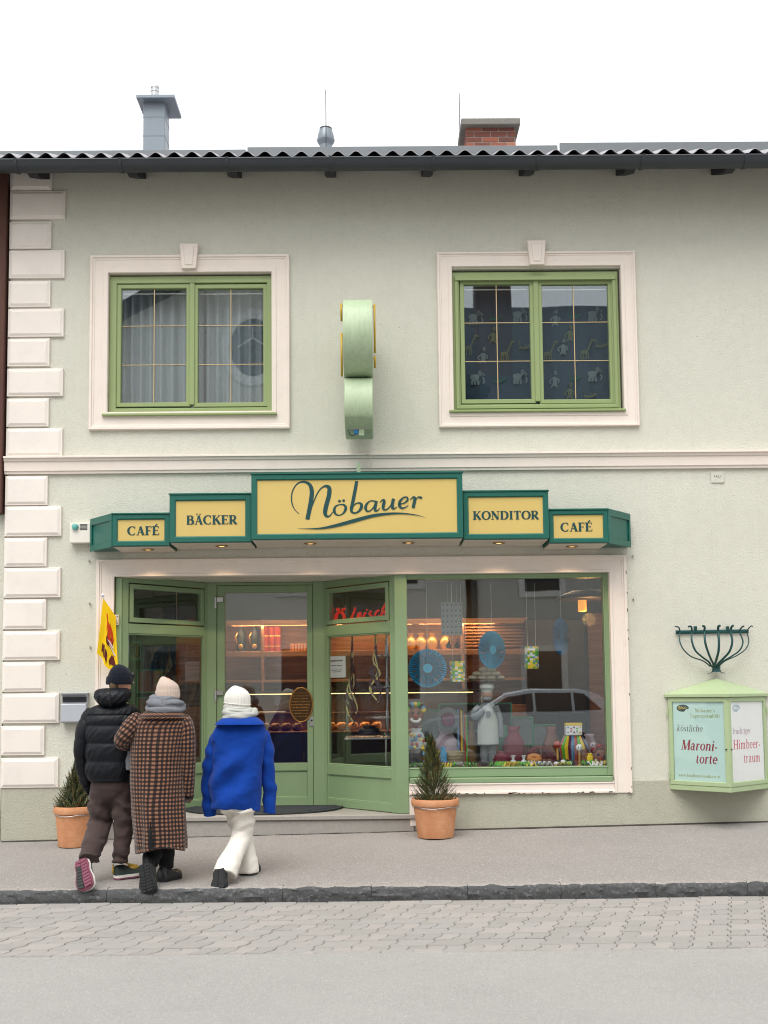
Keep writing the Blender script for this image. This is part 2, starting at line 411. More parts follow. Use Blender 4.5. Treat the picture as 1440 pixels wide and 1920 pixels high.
# ================================================================== THE BAKERY HOUSE
def sweep(b, pts, prof, closed=True, mi=0):
    """mitred moulding: pts (x,z) walked clockwise seen from the street, prof (inward distance, y)"""
    n = len(pts); rows = []
    for i in range(n):
        p = Vector(pts[i]); a = Vector(pts[i-1]) if (closed or i > 0) else None; c = Vector(pts[(i+1) % n]) if (closed or i < n-1) else None
        d1 = (p-a).normalized() if a is not None else None; d2 = (c-p).normalized() if c is not None else None
        n1 = Vector((d1.y, -d1.x)) if d1 is not None else None; n2 = Vector((d2.y, -d2.x)) if d2 is not None else None
        if n1 is None: m = n2
        elif n2 is None: m = n1
        else: m = (n1+n2); m = m/(m.dot(n1))
        rows.append([(p.x+m.x*d, y, p.y+m.y*d) for d, y in prof])
    k = len(prof); vs = [q for r in rows for q in r]
    fs = [(i*k+j, i*k+j+1, ((i+1) % n)*k+j+1, ((i+1) % n)*k+j) for i in range(n if closed else n-1) for j in range(k-1)]
    if not closed: fs += [tuple(range(k)), tuple((n-1)*k+j for j in range(k-1, -1, -1))]
    return b.add(vs, fs, mi=mi)
def rect(x0, x1, z0, z1): return [(x0, z0), (x0, z1), (x1, z1), (x1, z0)]
def ring(b, x0, x1, z0, z1, w, y0, y1, mi=0, ch=.006):
    return sweep(b, rect(x0, x1, z0, z1), [(0, y1), (0, y0+ch*.5), (ch*.5, y0), (w-ch, y0), (w, y0+ch), (w, y1), (0, y1)], mi=mi)
def recalc(o):
    b = bmesh.new(); b.from_mesh(o.data); bmesh.ops.recalc_face_normals(b, faces=b.faces); b.to_mesh(o.data); b.free(); return o

house = empty('bakery_house', (0, 0, 0))
tag(house, 'pale green two storey bakery house with cream trim above the shopfront', 'house')
HX0 = ax(13.5, 900); HX1 = XR; WTOP = 6.98
W1 = (ax(203, 640), ax(514, 640), az(360, 777), az(360, 515))
W2 = (ax(849, 640), ax(1163, 640), az(1005, 770), az(1005, 507))
SO = (ax(214, 1200), ax(1146, 1200), az(960, 1465), az(680, 1077))       # opening behind the shop surround
FLZ = .185
def solid(x, z):
    for w in (W1, W2):
        if w[0]-.02 < x < w[1]+.02 and w[2]-.02 < z < w[3]+.02: return False
    if SO[0] < x < SO[1] and FLZ-.03 < z < SO[3] and (x < DPX or z > SO[2]): return False
    return True
DPX = ax(766, 1300)
xs = sorted([HX0, HX1, W1[0]-.02, W1[1]+.02, W2[0]-.02, W2[1]+.02, SO[0], SO[1], DPX])
zs = sorted([-.35, WTOP, W1[2]-.02, W1[3]+.02, W2[2]-.02, W2[3]+.02, SO[2], SO[3], FLZ-.03])
b = MB(); TH = .34
S = [[solid((xs[i]+xs[i+1])/2, (zs[j]+zs[j+1])/2) for j in range(len(zs)-1)] for i in range(len(xs)-1)]
for i in range(len(xs)-1):
    for j in range(len(zs)-1):
        if not S[i][j]: continue
        x0, x1, z0, z1 = xs[i], xs[i+1], zs[j], zs[j+1]
        b.add([(x0, 0, z0), (x1, 0, z0), (x1, 0, z1), (x0, 0, z1)], [(0, 1, 2, 3)])
        b.add([(x0, TH, z0), (x1, TH, z0), (x1, TH, z1), (x0, TH, z1)], [(3, 2, 1, 0)])
        for di, dj, q in ((-1, 0, [(x0, 0, z0), (x0, 0, z1), (x0, TH, z1), (x0, TH, z0)]), (1, 0, [(x1, 0, z0), (x1, TH, z0), (x1, TH, z1), (x1, 0, z1)]),
                          (0, -1, [(x0, 0, z0), (x0, TH, z0), (x1, TH, z0), (x1, 0, z0)]), (0, 1, [(x0, 0, z1), (x1, 0, z1), (x1, TH, z1), (x0, TH, z1)])):
            a_, b_ = i+di, j+dj
            if not (0 <= a_ < len(xs)-1 and 0 <= b_ < len(zs)-1 and S[a_][b_]): b.add(q, [(0, 1, 2, 3)])
recalc(b.build('wall', 'wall_stucco', house, weld=True))
PZ = .505
b = MB(); b.box(HX0-.004, ax(182, 1500)-.002, -.014, .05, -.33, PZ); b.build('plinth', 'plinth_stucco', house, bev=.006)
b = MB(); b.box(DPX+.16, HX1, -.014, .05, -.33, PZ-.002); b.build('plinth', 'plinth_stucco', house, bev=.006)
# quoins
qr = [(330, 358, 0), (360, 413, 1), (417, 468, 0), (471, 523, 1), (528, 577, 0), (580, 633, 1), (636, 688, 0), (692, 744, 1), (748, 801, 0), (804, 857, 1),
      (893, 948, 0), (950, 1006, 1), (1009, 1063, 0), (1065, 1121, 1), (1124, 1180, 0), (1183, 1238, 1), (1241, 1297, 0), (1300, 1356, 1), (1361, 1416, 0), (1421, 1477, 1)]
for k, (ya, yb, lg) in enumerate(qr):
    z1, z0 = az(60, ya), az(60, yb); w = .585 if lg else .44; x0 = HX0-.012; x1 = x0+w
    if k == 0: z1 = z0+.27
    q = MB(); c = .024; e = .008
    a_ = rect(x0, x1, z0, z1)
    sweep(q, a_, [(0, .02), (0, -.022), (.004, -.026), (.012, -.026), (.012+c, -.037)])
    i_ = .012+c; q.add([(x0+i_, -.037, z0+i_), (x1-i_, -.037, z0+i_), (x1-i_, -.037, z1-i_), (x0+i_, -.037, z1-i_)], [(0, 1, 2, 3)])
    recalc(q.build('quoin_block', 'quoin_plaster', house, weld=True))
# string course
zt, zb = az(720, 852), az(720, 884)
prof = [(zb, 0), (zb, -.03), (zb+.025, -.034), (zb+.03, -.045), (zt-.055, -.05), (zt-.05, -.062), (zt-.025, -.07), (zt-.02, -.085), (zt-.004, -.085), (zt, -.075), (zt+.012, 0)]
b = MB(); n = len(prof)
b.add([(HX0-.02, y, z) for z, y in prof]+[(HX1, y, z) for z, y in prof], [(i, i+n, i+1+n, i+1) for i in range(n-1)]+[tuple(range(n)), tuple(range(2*n-1, n-1, -1))])
recalc(b.build('string_course', 'surround_paint', house, bev=0))

# upper windows
SURP = [(0, .01), (0, -.034), (.006, -.042), (.024, -.042), (.03, -.03), (.045, -.03), (.05, -.024), (.13, -.022), (.135, -.03), (.172, -.03), (.178, -.024), (.178, .13)]
glassw = .0
def upper_window(W, outer, panes, bars_v, bars_h, key, second):
    w = empty('window', (0, 0, 0), parent=house)
    x0, x1, z0, z1 = outer
    # surround reaches the window opening exactly
    iw = W[0]-x0
    sb = MB(); sweep(sb, rect(x0, x1, z0, z1), [(d*iw/.178, y) for d, y in SURP]); recalc(sb.build('surround', 'surround_paint', w))
    kx, kz0, kz1 = key; kb = MB()
    kp = [(kx-.075, kz0), (kx+.075, kz0), (kx+.098, kz1), (kx-.098, kz1)]
    kb.prism(kp, -.075, 0); ks = [(kx-.040, kz0+.035), (kx+.040, kz0+.035), (kx+.058, kz1-.04), (kx-.058, kz1-.04)]
    kb.build('keystone', 'surround_paint', w, bev=.006)
    k2 = MB(); k2.prism(ks, -.083, -.07); k2.build('keystone_panel', 'surround_paint', w, bev=.006)
    fb = MB(); ring(fb, W[0]+.004, W[1]-.004, W[2]+.004, W[3]-.004, .075, .03, .13)
    if second:
        ring(fb, W[0]+.03, W[1]-.03, W[2]+.03, W[3]-.05, .035, .012, .05)
        fb.box(W[0]+.035, W[1]-.035, .0, .03, W[3]-.10, W[3]-.066)
    recalc(fb.build('frame', 'green_paint', w))
    for (px0, px1, pz0, pz1) in panes:
        s_ = MB(); ring(s_, px0-.045, px1+.045, pz0-.05, pz1+.035, .045, .045, .12); recalc(s_.build('sash', 'green_paint', w))
        p_ = MB(); p_.box(px0-.012, px1+.012, .075, .081, pz0-.012, pz1+.012); p_.build('pane', 'window_glass', w)
    cx = (panes[0][1]+panes[1][0])/2
    MB().box(cx-.028, cx+.028, .03, .1, panes[0][2]-.035, panes[0][3]+.04).build('mullion', 'green_paint', w, bev=.006)
    for vx in bars_v:
        MB().box(vx-.0045, vx+.0045, .066, .074, panes[0][2], panes[0][3]).build('glazing_bar', 'gold_bar', w, bev=.002)
    for hz in bars_h:
        for p in panes: MB().box(p[0], p[1], .064, .072, hz-.004, hz+.004).build('glazing_bar', 'gold_bar', w, bev=.002)
    sl = MB(); sx0, sx1 = W[0]-.05, W[1]+.03
    sl.prism([(sx0, W[2]-.022), (sx1, W[2]-.022), (sx1, W[2]+.004), (sx0, W[2]+.004)], -.06, .05); sl.build('sill', 'green_paint', w, bev=.006)
    for p in panes:    # white blind rail behind the glass
        MB().box(p[0]+.01, p[1]-.01, .10, .115, p[3]-.055, p[3]-.045).build('blind_rail', 'white_paint', w, bev=0)
    # dark room behind
    rm = MB(); rx0, rx1, rz0, rz1 = W[0]-.3, W[1]+.3, W[2]-.5, W[3]+.3
    rm.add([(rx0, TH+.01, rz0), (rx1, TH+.01, rz0), (rx1, TH+.01, rz1), (rx0, TH+.01, rz1), (rx0, 3, rz0), (rx1, 3, rz0), (rx1, 3, rz1), (rx0, 3, rz1)],
           [(4, 5, 6, 7), (0, 1, 5, 4), (3, 7, 6, 2), (0, 4, 7, 3), (1, 2, 6, 5)])
    rm.build('room', 'room_paint', w)
    return w
mat('room_paint', srgb(120, 118, 112), .9, var=.05)
def P4(x0, x1, y0, y1, Y=.078): return (ax(x0, (y0+y1)/2, Y), ax(x1, (y0+y1)/2, Y), az((x0+x1)/2, y1, Y), az((x0+x1)/2, y0, Y))
pl = [P4(228, 350, 541, 755), P4(372, 494, 541, 755)]
w1 = upper_window(W1, (ax(169, 640), ax(543.5, 640), az(355, 806), az(355, 479.5)), pl, [ax(289, 640, .07), ax(433, 640, .07)], [az(360, 611, .07), az(360, 684, .07)],
                  (ax(356, 480), az(356, 508), az(356, 461)), False)
pr_ = [P4(871, 994, 533, 749), P4(1017, 1141, 533, 749)]
w2 = upper_window(W2, (ax(821, 640), ax(1194, 640), az(1008, 801), az(1005, 473.5)), pr_, [ax(932, 640, .07), ax(1077, 640, .07)], [az(1005, 605, .07), az(1005, 677, .07)],
                  (ax(1005, 480), az(1005, 501), az(1005, 455)), True)
# curtains
mat('curtain_cloth', srgb(152, 160, 164), .95, var=.05, vs=2)
def curtain(w, x0, x1, z0, z1, y, m, amp, per, seed):
    b = MB(); n = int((x1-x0)/.012); vs = []
    for z in (z0, (z0+z1)/2, z1):
        for i in range(n+1):
            x = x0+(x1-x0)*i/n
            vs.append((x, y+amp*(math.sin(2*math.pi*(x/per)+2.2*math.sin(x*5+seed))+.5*fbm((x, seed, z*.3), 6)), z))
    b.add(vs, [(j*(n+1)+i, j*(n+1)+i+1, (j+1)*(n+1)+i+1, (j+1)*(n+1)+i) for j in range(2) for i in range(n)])
    return b.build('curtain', m, w, smooth=True)
curtain(w1, W1[0]-.1, (W1[0]+W1[1])/2+.09, W1[2]-.1, W1[3]+.1, .27, 'curtain_cloth', .04, .105, 1)
curtain(w1, (W1[0]+W1[1])/2+.12, W1[1]+.1, W1[2]-.1, W1[3]+.1, .28, 'curtain_cloth', .04, .10, 4)
mat('blue_curtain', srgb(58, 76, 88), .95, var=.1, vs=2)
mat('print_grey', srgb(112, 126, 126), .95); mat('print_yellow', srgb(100, 108, 82), .95); mat('print_green', srgb(44, 96, 78), .95)
curtain(w2, W2[0]-.1, W2[1]+.1, W2[2]-.1, W2[3]+.1, .29, 'blue_curtain', .008, .22, 2)
def strokes(b, L, y, ox, oz, s, flip=1, mi=0):     # fat polylines as flat print
    for k, (pts, wd) in enumerate(L):
        pts = cat(pts, 4); vs = []; n = len(pts)
        for i in range(n):
            a, c = pts[max(i-1, 0)], pts[min(i+1, n-1)]; t = Vector((c[0]-a[0], c[1]-a[1])); t = t.normalized() if t.length > 0 else Vector((1, 0))
            w_ = wd*(.5 if i in (0, n-1) else 1)/2; nx, nz = -t.y*w_, t.x*w_
            vs += [(ox+flip*s*(pts[i][0]+nx), y-.0006*k, oz+s*(pts[i][1]+nz)), (ox+flip*s*(pts[i][0]-nx), y-.0006*k, oz+s*(pts[i][1]-nz))]
        b.add(vs, [(2*i, 2*i+1, 2*i+3, 2*i+2) for i in range(n-1)], mi=mi)
GIR = [([(0, .4), (.2, .46), (.4, .42)], .22), ([(.34, .45), (.5, .8), (.62, 1.1)], .10), ([(.6, 1.1), (.7, 1.15), (.8, 1.08)], .12), ([(.02, .4), (0, .2), (.03, 0)], .07), ([(.12, .4), (.14, .2), (.1, 0)], .07),
       ([(.3, .4), (.3, .2), (.28, 0)], .07), ([(.4, .4), (.42, .2), (.4, 0)], .07)]
ELE = [([(0, .4), (.25, .5), (.5, .45)], .42), ([(.55, .6), (.68, .66), (.72, .55)], .34), ([(.74, .5), (.84, .3), (.76, .08)], .10), ([(.05, .3), (.06, .0)], .15), ([(.25, .3), (.24, .0)], .15), ([(.45, .3), (.46, .0)], .15), ([(.5, .72), (.58, .9), (.66, .76)], .14)]
CRO = [([(0, .1), (.3, .02), (.6, .1), (.8, .25)], .16), ([(.1, .2), (0, .4), (.1, .5)], .06), ([(.4, .1), (.5, .3)], .05)]
MON = [([(.2, 0), (.25, .3), (.2, .6)], .28), ([(.2, .75), (.24, .85), (.2, .9)], .3), ([(.1, .5), (-.1, .3), (0, .15)], .08), ([(.3, .5), (.5, .4), (.45, .2)], .08), ([(.1, .1), (.0, -.1)], .09), ([(.3, .1), (.4, -.1)], .09)]
anim = [(330, 560, ELE, 0), (590, 545, ELE, 0), (815, 560, MON, 0), (1030, 540, ELE, 0), (450, 530, CRO, 2), (910, 520, CRO, 2), (300, 740, GIR, 1), (515, 775, GIR, 1), (390, 780, MON, 0), (770, 775, GIR, 1), (985, 765, GIR, 1),
        (900, 650, MON, 1), (450, 660, MON, 1), (340, 915, ELE, 0), (590, 910, ELE, 0), (810, 920, MON, 0), (1030, 895, ELE, 0), (470, 895, CRO, 2), (915, 880, CRO, 2), (620, 700, CRO, 1), (1070, 690, CRO, 1), (900, 990, MON, 1), (1000, 985, CRO, 1), (690, 700, MON, 0), (860, 730, MON, 0)]
for mi, mname in ((0, 'print_grey'), (1, 'print_yellow'), (2, 'print_green')):
    for (zx, zy, G, k) in anim:
        if k != mi: continue
        p = a3(780+zx*460/1440, 430+zy*450/1409, .275); b = MB()
        strokes(b, G, .277-rnd.random()*.002, p.x-.03, p.z, .17 if G is not GIR else .19)
        b.build('curtain_print', mname, w2)['kind'] = 'stuff'

# ------------------------------------------------------------------ roof
roof = empty('roof', (0, 0, 0), parent=house)
EY = -.60; SL = math.tan(R(22)); GR = .088
GZ = az(720, 319, EY)+GR                 # gutter axis height
RX0, RX1 = -7.5, XR
g_ = MB(); pr = []
for k in range(13):
    a = math.pi*k/12; pr.append((-GR*math.cos(a), -GR*math.sin(a)))
pr = [(-GR+.012, .010), (-GR-.004, .016), (-GR-.010, .006), (-GR-.004, -.002)]+pr[1:]+[(GR, .03)]
inn = [(y*.95, z*.95+.002) for y, z in pr[4:-1]][::-1]
pr = pr+[(GR-.006, .03)]+inn; n = len(pr)
g_.add([(RX0, EY+y, GZ+z) for y, z in pr]+[(RX1, EY+y, GZ+z) for y, z in pr], [(i, (i+1) % n, (i+1) % n+n, i+n) for i in range(n)]+[tuple(range(n)), tuple(range(2*n-1, n-1, -1))])
recalc(g_.build('gutter', 'gutter_metal', roof, smooth=35))
for px in (33, 228, 427, 620, 812, 1008, 1203, 1395):
    x = ax(px, 305, EY); b = MB(); pts = [(-GR-.012, .018)]+[(-(GR+.004)*math.cos(math.pi*k/14), -(GR+.004)*math.sin(math.pi*k/14)) for k in range(1, 15)]
    m = len(pts); vs = []
    for sx in (-.016, .016):
        for s_ in (1.0, 1.05): vs += [(x+sx, EY+y*s_, GZ+z*s_) for y, z in pts]
    fs = []
    for i in range(m-1): fs += [(m+i, m+i+1, 3*m+i+1, 3*m+i), (i, 2*m+i, 2*m+i+1, i+1), (i, i+1, m+i+1, m+i), (2*m+i, 3*m+i, 3*m+i+1, 2*m+i+1)]
    recalc(b.add(vs, fs).build('gutter_strap', 'gutter_metal', roof))
REZ = GZ+.055                           # roof edge at the eave (valley line)
for px in (60, 247, 434, 618, 803, 994, 1183, 1370):
    x = ax(px, 322, -.5)
    rb = MB(); y0 = EY+GR+.015; zb = REZ-.118
    for yy in (y0, 1.2):
        pass
    vs = []
    for sx in (-.05, .05):
        vs += [(x+sx, y0, zb+.012), (x+sx, y0+.10, zb-.03+.10*SL), (x+sx, 1.0, zb-.03+(1.0-y0)*SL), (x+sx, 1.0, zb+.15+(1.0-y0)*SL), (x+sx, y0, zb+.15)]
    rb.add(vs, [(0, 1, 2, 3, 4), (9, 8, 7, 6, 5)]+[(i, (i+1) % 5, (i+1) % 5+5, i+5) for i in range(5)])
    recalc(rb.build('rafter', 'dark_timber', roof))
# roof boarding below the sheets
b = MB(); b.add([(RX0, EY+.04, REZ-.045), (RX1, EY+.04, REZ-.045), (RX1, 6, REZ-.045+(6-EY)*SL), (RX0, 6, REZ-.045+(6-EY)*SL), (RX0, EY+.04, REZ-.02), (RX1, EY+.04, REZ-.02), (RX1, 6, REZ-.02+(6-EY)*SL), (RX0, 6, REZ-.02+(6-EY)*SL)],
           [(0, 3, 2, 1), (4, 5, 6, 7), (0, 1, 5, 4), (1, 2, 6, 5), (2, 3, 7, 6), (3, 0, 4, 7)]); b.build('roof_boarding', 'dark_timber', roof)
# corrugated sheets, about 1 m wide each
WP = .184; sw = WP*6; k = 0; x = RX0
while x < RX1:
    sb = MB(); nx = 72; ro = rnd.uniform(-.008, .008); zo = .004*(k % 2); top = []; bot = []
    for j, y in enumerate((EY-.055+ro, EY+.6, 2.5, 6)):
        for i in range(nx+1):
            xx = x+sw*i/nx; z = REZ+.027+.027*math.cos(2*math.pi*(xx-RX0)/WP)+(y-EY)*SL+zo
            top.append((xx, y, z+.007)); bot.append((xx, y, z))
    m = len(top); F = []
    for j in range(3):
        for i in range(nx):
            a = j*(nx+1)+i; F += [(a, a+1, a+nx+2, a+nx+1), (a+m, a+nx+1+m, a+nx+2+m, a+1+m)]
    F += [(i, i+m, i+1+m, i+1) for i in range(nx)]
    sb.add(top+bot, F); recalc(sb.build('corrugated_sheet', 'eternit', roof, smooth=45)); x += sw; k += 1
# fixing bolts at the eave
for (xa, xb, ya, yb) in ((-20, 461, 285, 279.5), (464, 1045, 279, 270.5), (1049, 1470, 269, 265)):
    Y = -.25
    z_b = REZ+.03+(Y-EY)*SL; q0, q1 = a3(xa, ya, Y), a3(xb, yb, Y)
    if xa < 0: q0.x = RX0
    if xb > 1440: q1.x = RX1
    zt_ = (az((max(0, xa)+min(1440, xb))/2, (ya+yb)/2, Y)+max(q0.z, q1.z)*0)
    MB().box(q0.x, q1.x, Y-.012, Y+.012, z_b, zt_).build('snow_guard', 'guard_metal', roof, bev=.004)

# sheet metal chimney
CY = 3.5; s = (CAM_D+CY)/FPX
ch = empty('chimney', (0, 0, 0), parent=house)
x0, x1 = ax(268.5, 230, CY), ax(309, 230, CY); zt_ = az(290, 183, CY); zlow = 7.9
MB().box(x0, x1, CY, CY+.36, zlow, zt_+.02).build('shaft', 'zinc', ch, bev=.006)
for z in (zt_-.28, zt_-.55): MB().box(x0-.004, x1+.004, CY-.004, CY+.364, z, z+.012).build('seam', 'zinc', ch, bev=.002)
cx0, cx1 = ax(255, 183, CY-.12), ax(327, 183, CY-.12)
MB().box(cx0, cx1, CY-.12, CY+.48, az(290, 183, CY-.12), az(290, 177, CY-.12)).build('cap', 'zinc', ch, bev=.004)
pc = a3(290.5, 176, CY+.15)
MB().lathe([(.055, -.1), (.055, .02), (.062, .025), (.062, .04), (.05, .045), (.05, .075), (.06, .08), (.058, .10), (.02, .105)], (pc.x, CY+.15, pc.z), 20).build('flue_pipe', 'steel', ch, smooth=40)
p0 = a3(296, 176, CY+.2); MB().tube([(p0.x, p0.y, p0.z-.05), (p0.x, p0.y, p0.z+.36)], .004, 6).build('lightning_rod', 'gutter_metal', ch)
# vent cowl
vc = empty('vent_cowl', (0, 0, 0), parent=house); VY = 2.6; p = a3(611, 274, VY)
u = (CAM_D+VY)/FPX
MB().lathe([(12*u, -.35), (12*u, .005), (17*u, 9*u), (17.5*u, 11*u), (15*u, 24*u), (11.5*u, 34*u), (10*u, 34.5*u)], (p.x, VY, p.z), 24).build('cowl', 'zinc', vc, smooth=30)
MB().lathe([(12.2*u, 33*u), (12.2*u, 35.5*u), (3*u, 37*u)], (p.x, VY, p.z), 20).build('cowl_rim', 'gutter_metal', vc, smooth=30)
q = a3(611.5, 275, VY-.16); MB().tube([(q.x, VY-.16, q.z-.2), (q.x, VY-.16, az(611.5, 168, VY-.16))], .006, 6).build('lightning_rod', 'gutter_metal', vc)
# brick chimney: real bricks around a mortar core
bc = empty('chimney', (0, 0, 0), parent=house); BY = 3.5
x0, x1 = ax(874, 260, BY), ax(967, 260, BY); zt_ = az(920, 232, BY)
MB().box(x0+.006, x1-.006, BY+.006, BY+.5, 7.8, zt_).build('mortar_core', 'mortar', bc, bev=0)
bl, bh = .215, .064; row = 0; z = zt_-.075
bm_ = {}
def brick(L, Dp, k):
    key = (round(L, 2), round(Dp, 2), k)
    if key not in bm_: bm_[key] = MB().box(-L/2, L/2, -Dp/2, Dp/2, -bh/2, bh/2).mesh('brick', 'brick%d' % k, bev=.004)
    return bm_[key]
while z > 8.1:
    off = 0 if row % 2 == 0 else -.11
    x = x0+off
    while x < x1-.02:
        a_, b_ = max(x, x0), min(x+bl, x1)
        if b_-a_ > .04:
            o = link('brick', brick(b_-a_, .1, rnd.randrange(4)), bc, ((a_+b_)/2, BY+.05-rnd.uniform(0, .004), z)); o.rotation_euler.z = rnd.uniform(-.01, .01)
        x += bl+.012
    for sx in (x0, x1):
        for yy in (.2, .42): link('brick', brick(.1, .2, rnd.randrange(4)), bc, (sx+(.05 if sx == x0 else -.05), BY+yy, z))
    z -= bh+.012; row += 1
cx0, cx1 = ax(865, 236, BY-.1), ax(976, 236, BY-.1)
cb = MB(); cb.box(cx0, cx1, BY-.1, BY+.62, az(920, 233, BY-.1), az(920, 221, BY-.1)); cb.build('cap', 'concrete_cap', bc, bev=.008)
q = a3(862, 240, BY-.12); MB().tube([(q.x, q.y, 7.9), (q.x, q.y, az(862, 175, BY-.12))], .006, 6).build('lightning_rod', 'gutter_metal', bc)
# neighbour at the left edge: timber clad upper floor
nb = empty('neighbour_house', (HX0-1, 0, 0)); tag(nb, 'brown timber clad neighbour house at the left edge of the picture', 'house')
def unparent_offset(o): o.location = (-(HX0-1), 0, 0); return o
unparent_offset(MB().box(HX0-4, HX0-.03, .05, 4, -.4, 6.85).build('wall', 'wall_stucco', nb))
nz = az(6, 962, -.06)
x = HX0-.035; k = 0
while x > HX0-3:
    w = .085 if k == 0 else .15
    unparent_offset(MB().box(x-w+.006, x, -.07 if k == 0 else -.045, .05, nz+(0 if k == 0 else .02), 7.02).build('cladding_board', 'brown_timber' if k == 0 else 'old_timber', nb, bev=.006))
    x -= w; k += 1
# ================================================================== SHOPFRONT
sf = empty('shopfront', (0, 0, 0), parent=house)
LX, RXs = ax(180.5, 1250), ax(1178.5, 1250); TZ = az(680, 1045); BZ = az(960, 1488)
iL, iR, iT, iB = SO[0], SO[1], SO[3], SO[2]
sw_ = iL-LX
prof = [(0, .0), (0, -.036), (.006, -.045), (.03, -.045), (.036, -.034), (.05, -.034), (.056, -.027), (sw_-.03, -.025), (sw_-.022, -.034), (sw_-.004, -.034), (sw_, -.03), (sw_, .10)]
b = MB(); sweep(b, [(LX, FLZ-.01), (LX, TZ), (RXs, TZ), (RXs, BZ)], prof, closed=False); recalc(b.build('surround', 'surround_paint', sf))
kb_ = (iB-.012-BZ)/sw_
b = MB(); sweep(b, [(RXs-sw_-.002, BZ), (DPX-.005, BZ)], [(d*kb_, y) for d, y in prof], closed=False); recalc(b.build('surround', 'surround_paint', sf))
MB().box(DPX-.004, DPX+.17, -.030, .1, FLZ-.12, BZ-.003).build('surround_foot', 'surround_paint', sf, bev=.006)
mat('bare_plaster', srgb(96, 88, 78), .95, var=.3, vs=40)
ch_ = MB(); cr_ = random.Random(21)
for k in range(34):      # flaked paint along the lower edge of the surround
    if k < 26: x = cr_.uniform(DPX+.25, RXs-.02); z = BZ+cr_.uniform(0, .012); w = cr_.uniform(.006, .035); h = cr_.uniform(.004, .012); yy = -.0462
    else: x = RXs-cr_.uniform(.0, .012); z = cr_.uniform(BZ+.05, TZ-.1); w = .006; h = cr_.uniform(.008, .03); yy = -.0462
    pts = [(x+w*math.cos(a)*cr_.uniform(.6, 1), z+h*math.sin(a)*cr_.uniform(.6, 1)) for a in [2*math.pi*i/9 for i in range(9)]]
    ch_.add([(u_, yy, v_) for u_, v_ in pts], [tuple(range(9))])
ch_.build('paint_chips', 'bare_plaster', sf)['kind'] = 'stuff'
# shop window
gx0, gx1, gz0, gz1 = ax(763, 1260, .08), ax(1133, 1260, .08), az(950, 1437.5, .08), az(950, 1085, .08)
x0, x1, z0, z1 = DPX-.004, iR-.004, az(950, 1456, .05), iT-.004
b = MB()
for (a0, a1, c0, c1) in ((x0, gx0, z0, z1), (gx1, x1, z0, z1), (gx0, gx1, z0, gz0), (gx0, gx1, gz1, z1)):
    b.box(a0, a1, .042, .13, c0, c1)
b.build('window_frame', 'shop_green', sf, bev=.004)
b = MB(); ring(b, gx0-.014, gx1+.014, gz0-.014, gz1+.014, .014, .036, .06); recalc(b.build('glazing_bead', 'shop_green', sf))
MB().box(gx0-.01, gx1+.01, .085, .093, gz0-.01, gz1+.01).build('shop_pane', 'shop_glass', sf)
MB().prism([(x0+.004, iB-.012), (x1-.02, iB-.012), (x1-.02, z0-.004), (x0+.004, z0-.004)], -.035, .12).build('window_sill', 'shop_green', sf, bev=.006)
# corner post between recess and window
PX0 = ax(741, 1300, .05)
MB().box(PX0, DPX-.006, .02, .14, FLZ+.001, iT-.003).build('corner_post', 'shop_green', sf, bev=.005)
MB().box(iL+.002, iL+.07, .02, .14, FLZ+.001, iT-.003).build('corner_post', 'shop_green', sf, bev=.005)
RY = .96; DL, DR = ax(401, 1300, RY), ax(596, 1300, RY)
CZ = az(500, 1092, RY)                     # head of the door front
def panel(P0, P1, zrails, stile0, stile1, name, t=.07, lower=True):
    v = Vector(P1)-Vector(P0); L = v.length
    e = empty(name, (P0[0], P0[1], 0), math.atan2(v.y, v.x), parent=sf)
    z0, z1 = FLZ+.004, zrails['top']
    MB().box(0, stile0, 0, t, z0, z1).build('stile', 'shop_green', e, bev=.004); MB().box(L-stile1, L, 0, t, z0, z1).build('stile', 'shop_green', e, bev=.004)
    for (a, c) in zrails['rails']: MB().box(stile0, L-stile1, .004, t-.004, a, c).build('rail', 'shop_green', e, bev=.004)
    for (a, c, kind) in zrails['fields']:
        if kind == 'glass':
            q = MB(); ring(q, stile0, L-stile1, a, c, .016, .012, .04); recalc(q.build('glazing_bead', 'shop_green', e))
            MB().box(stile0+.01, L-stile1-.01, .036, .042, a+.01, c-.01).build('pane', 'shop_glass', e)
        elif kind == 'vent':
            q = MB(); ring(q, stile0+.012, L-stile1-.012, a+.012, c-.012, .05, -.008, .05); recalc(q.build('vent_frame', 'shop_green', e))
            MB().box(stile0+.05, L-stile1-.05, .036, .042, a+.05, c-.05).build('pane', 'shop_glass', e)
        else:
            MB().box(stile0-.002, L-stile1+.002, .022, .05, a-.002, c+.002).build('lower_panel', 'shop_green', e, bev=0)
            q = MB(); ring(q, stile0, L-stile1, a, c, .012, .012, .04); recalc(q.build('panel_bead', 'shop_green', e))
    return e, L
Z = lambda px, py, Y: az(px, py, Y)
P0, P1 = (ax(229, 1300, .06), .06), (DL-.05, RY)
zz = dict(top=CZ+.0, rails=[(FLZ+.006, FLZ+.09), (Z(310, 1455, .5), Z(310, 1437, .5)), (Z(310, 1190, .5), Z(310, 1172, .5)), (Z(310, 1098, .5), CZ)],
          fields=[(FLZ+.09, Z(310, 1455, .5), 'wood'), (Z(310, 1437, .5), Z(310, 1190, .5), 'glass'), (Z(310, 1172, .5), Z(310, 1098, .5), 'vent')])
pL, LL = panel(P0, P1, zz, .075, .07, 'splayed_panel')
P0, P1 = (DR+.05, RY), (ax(742, 1300, .05), .05)
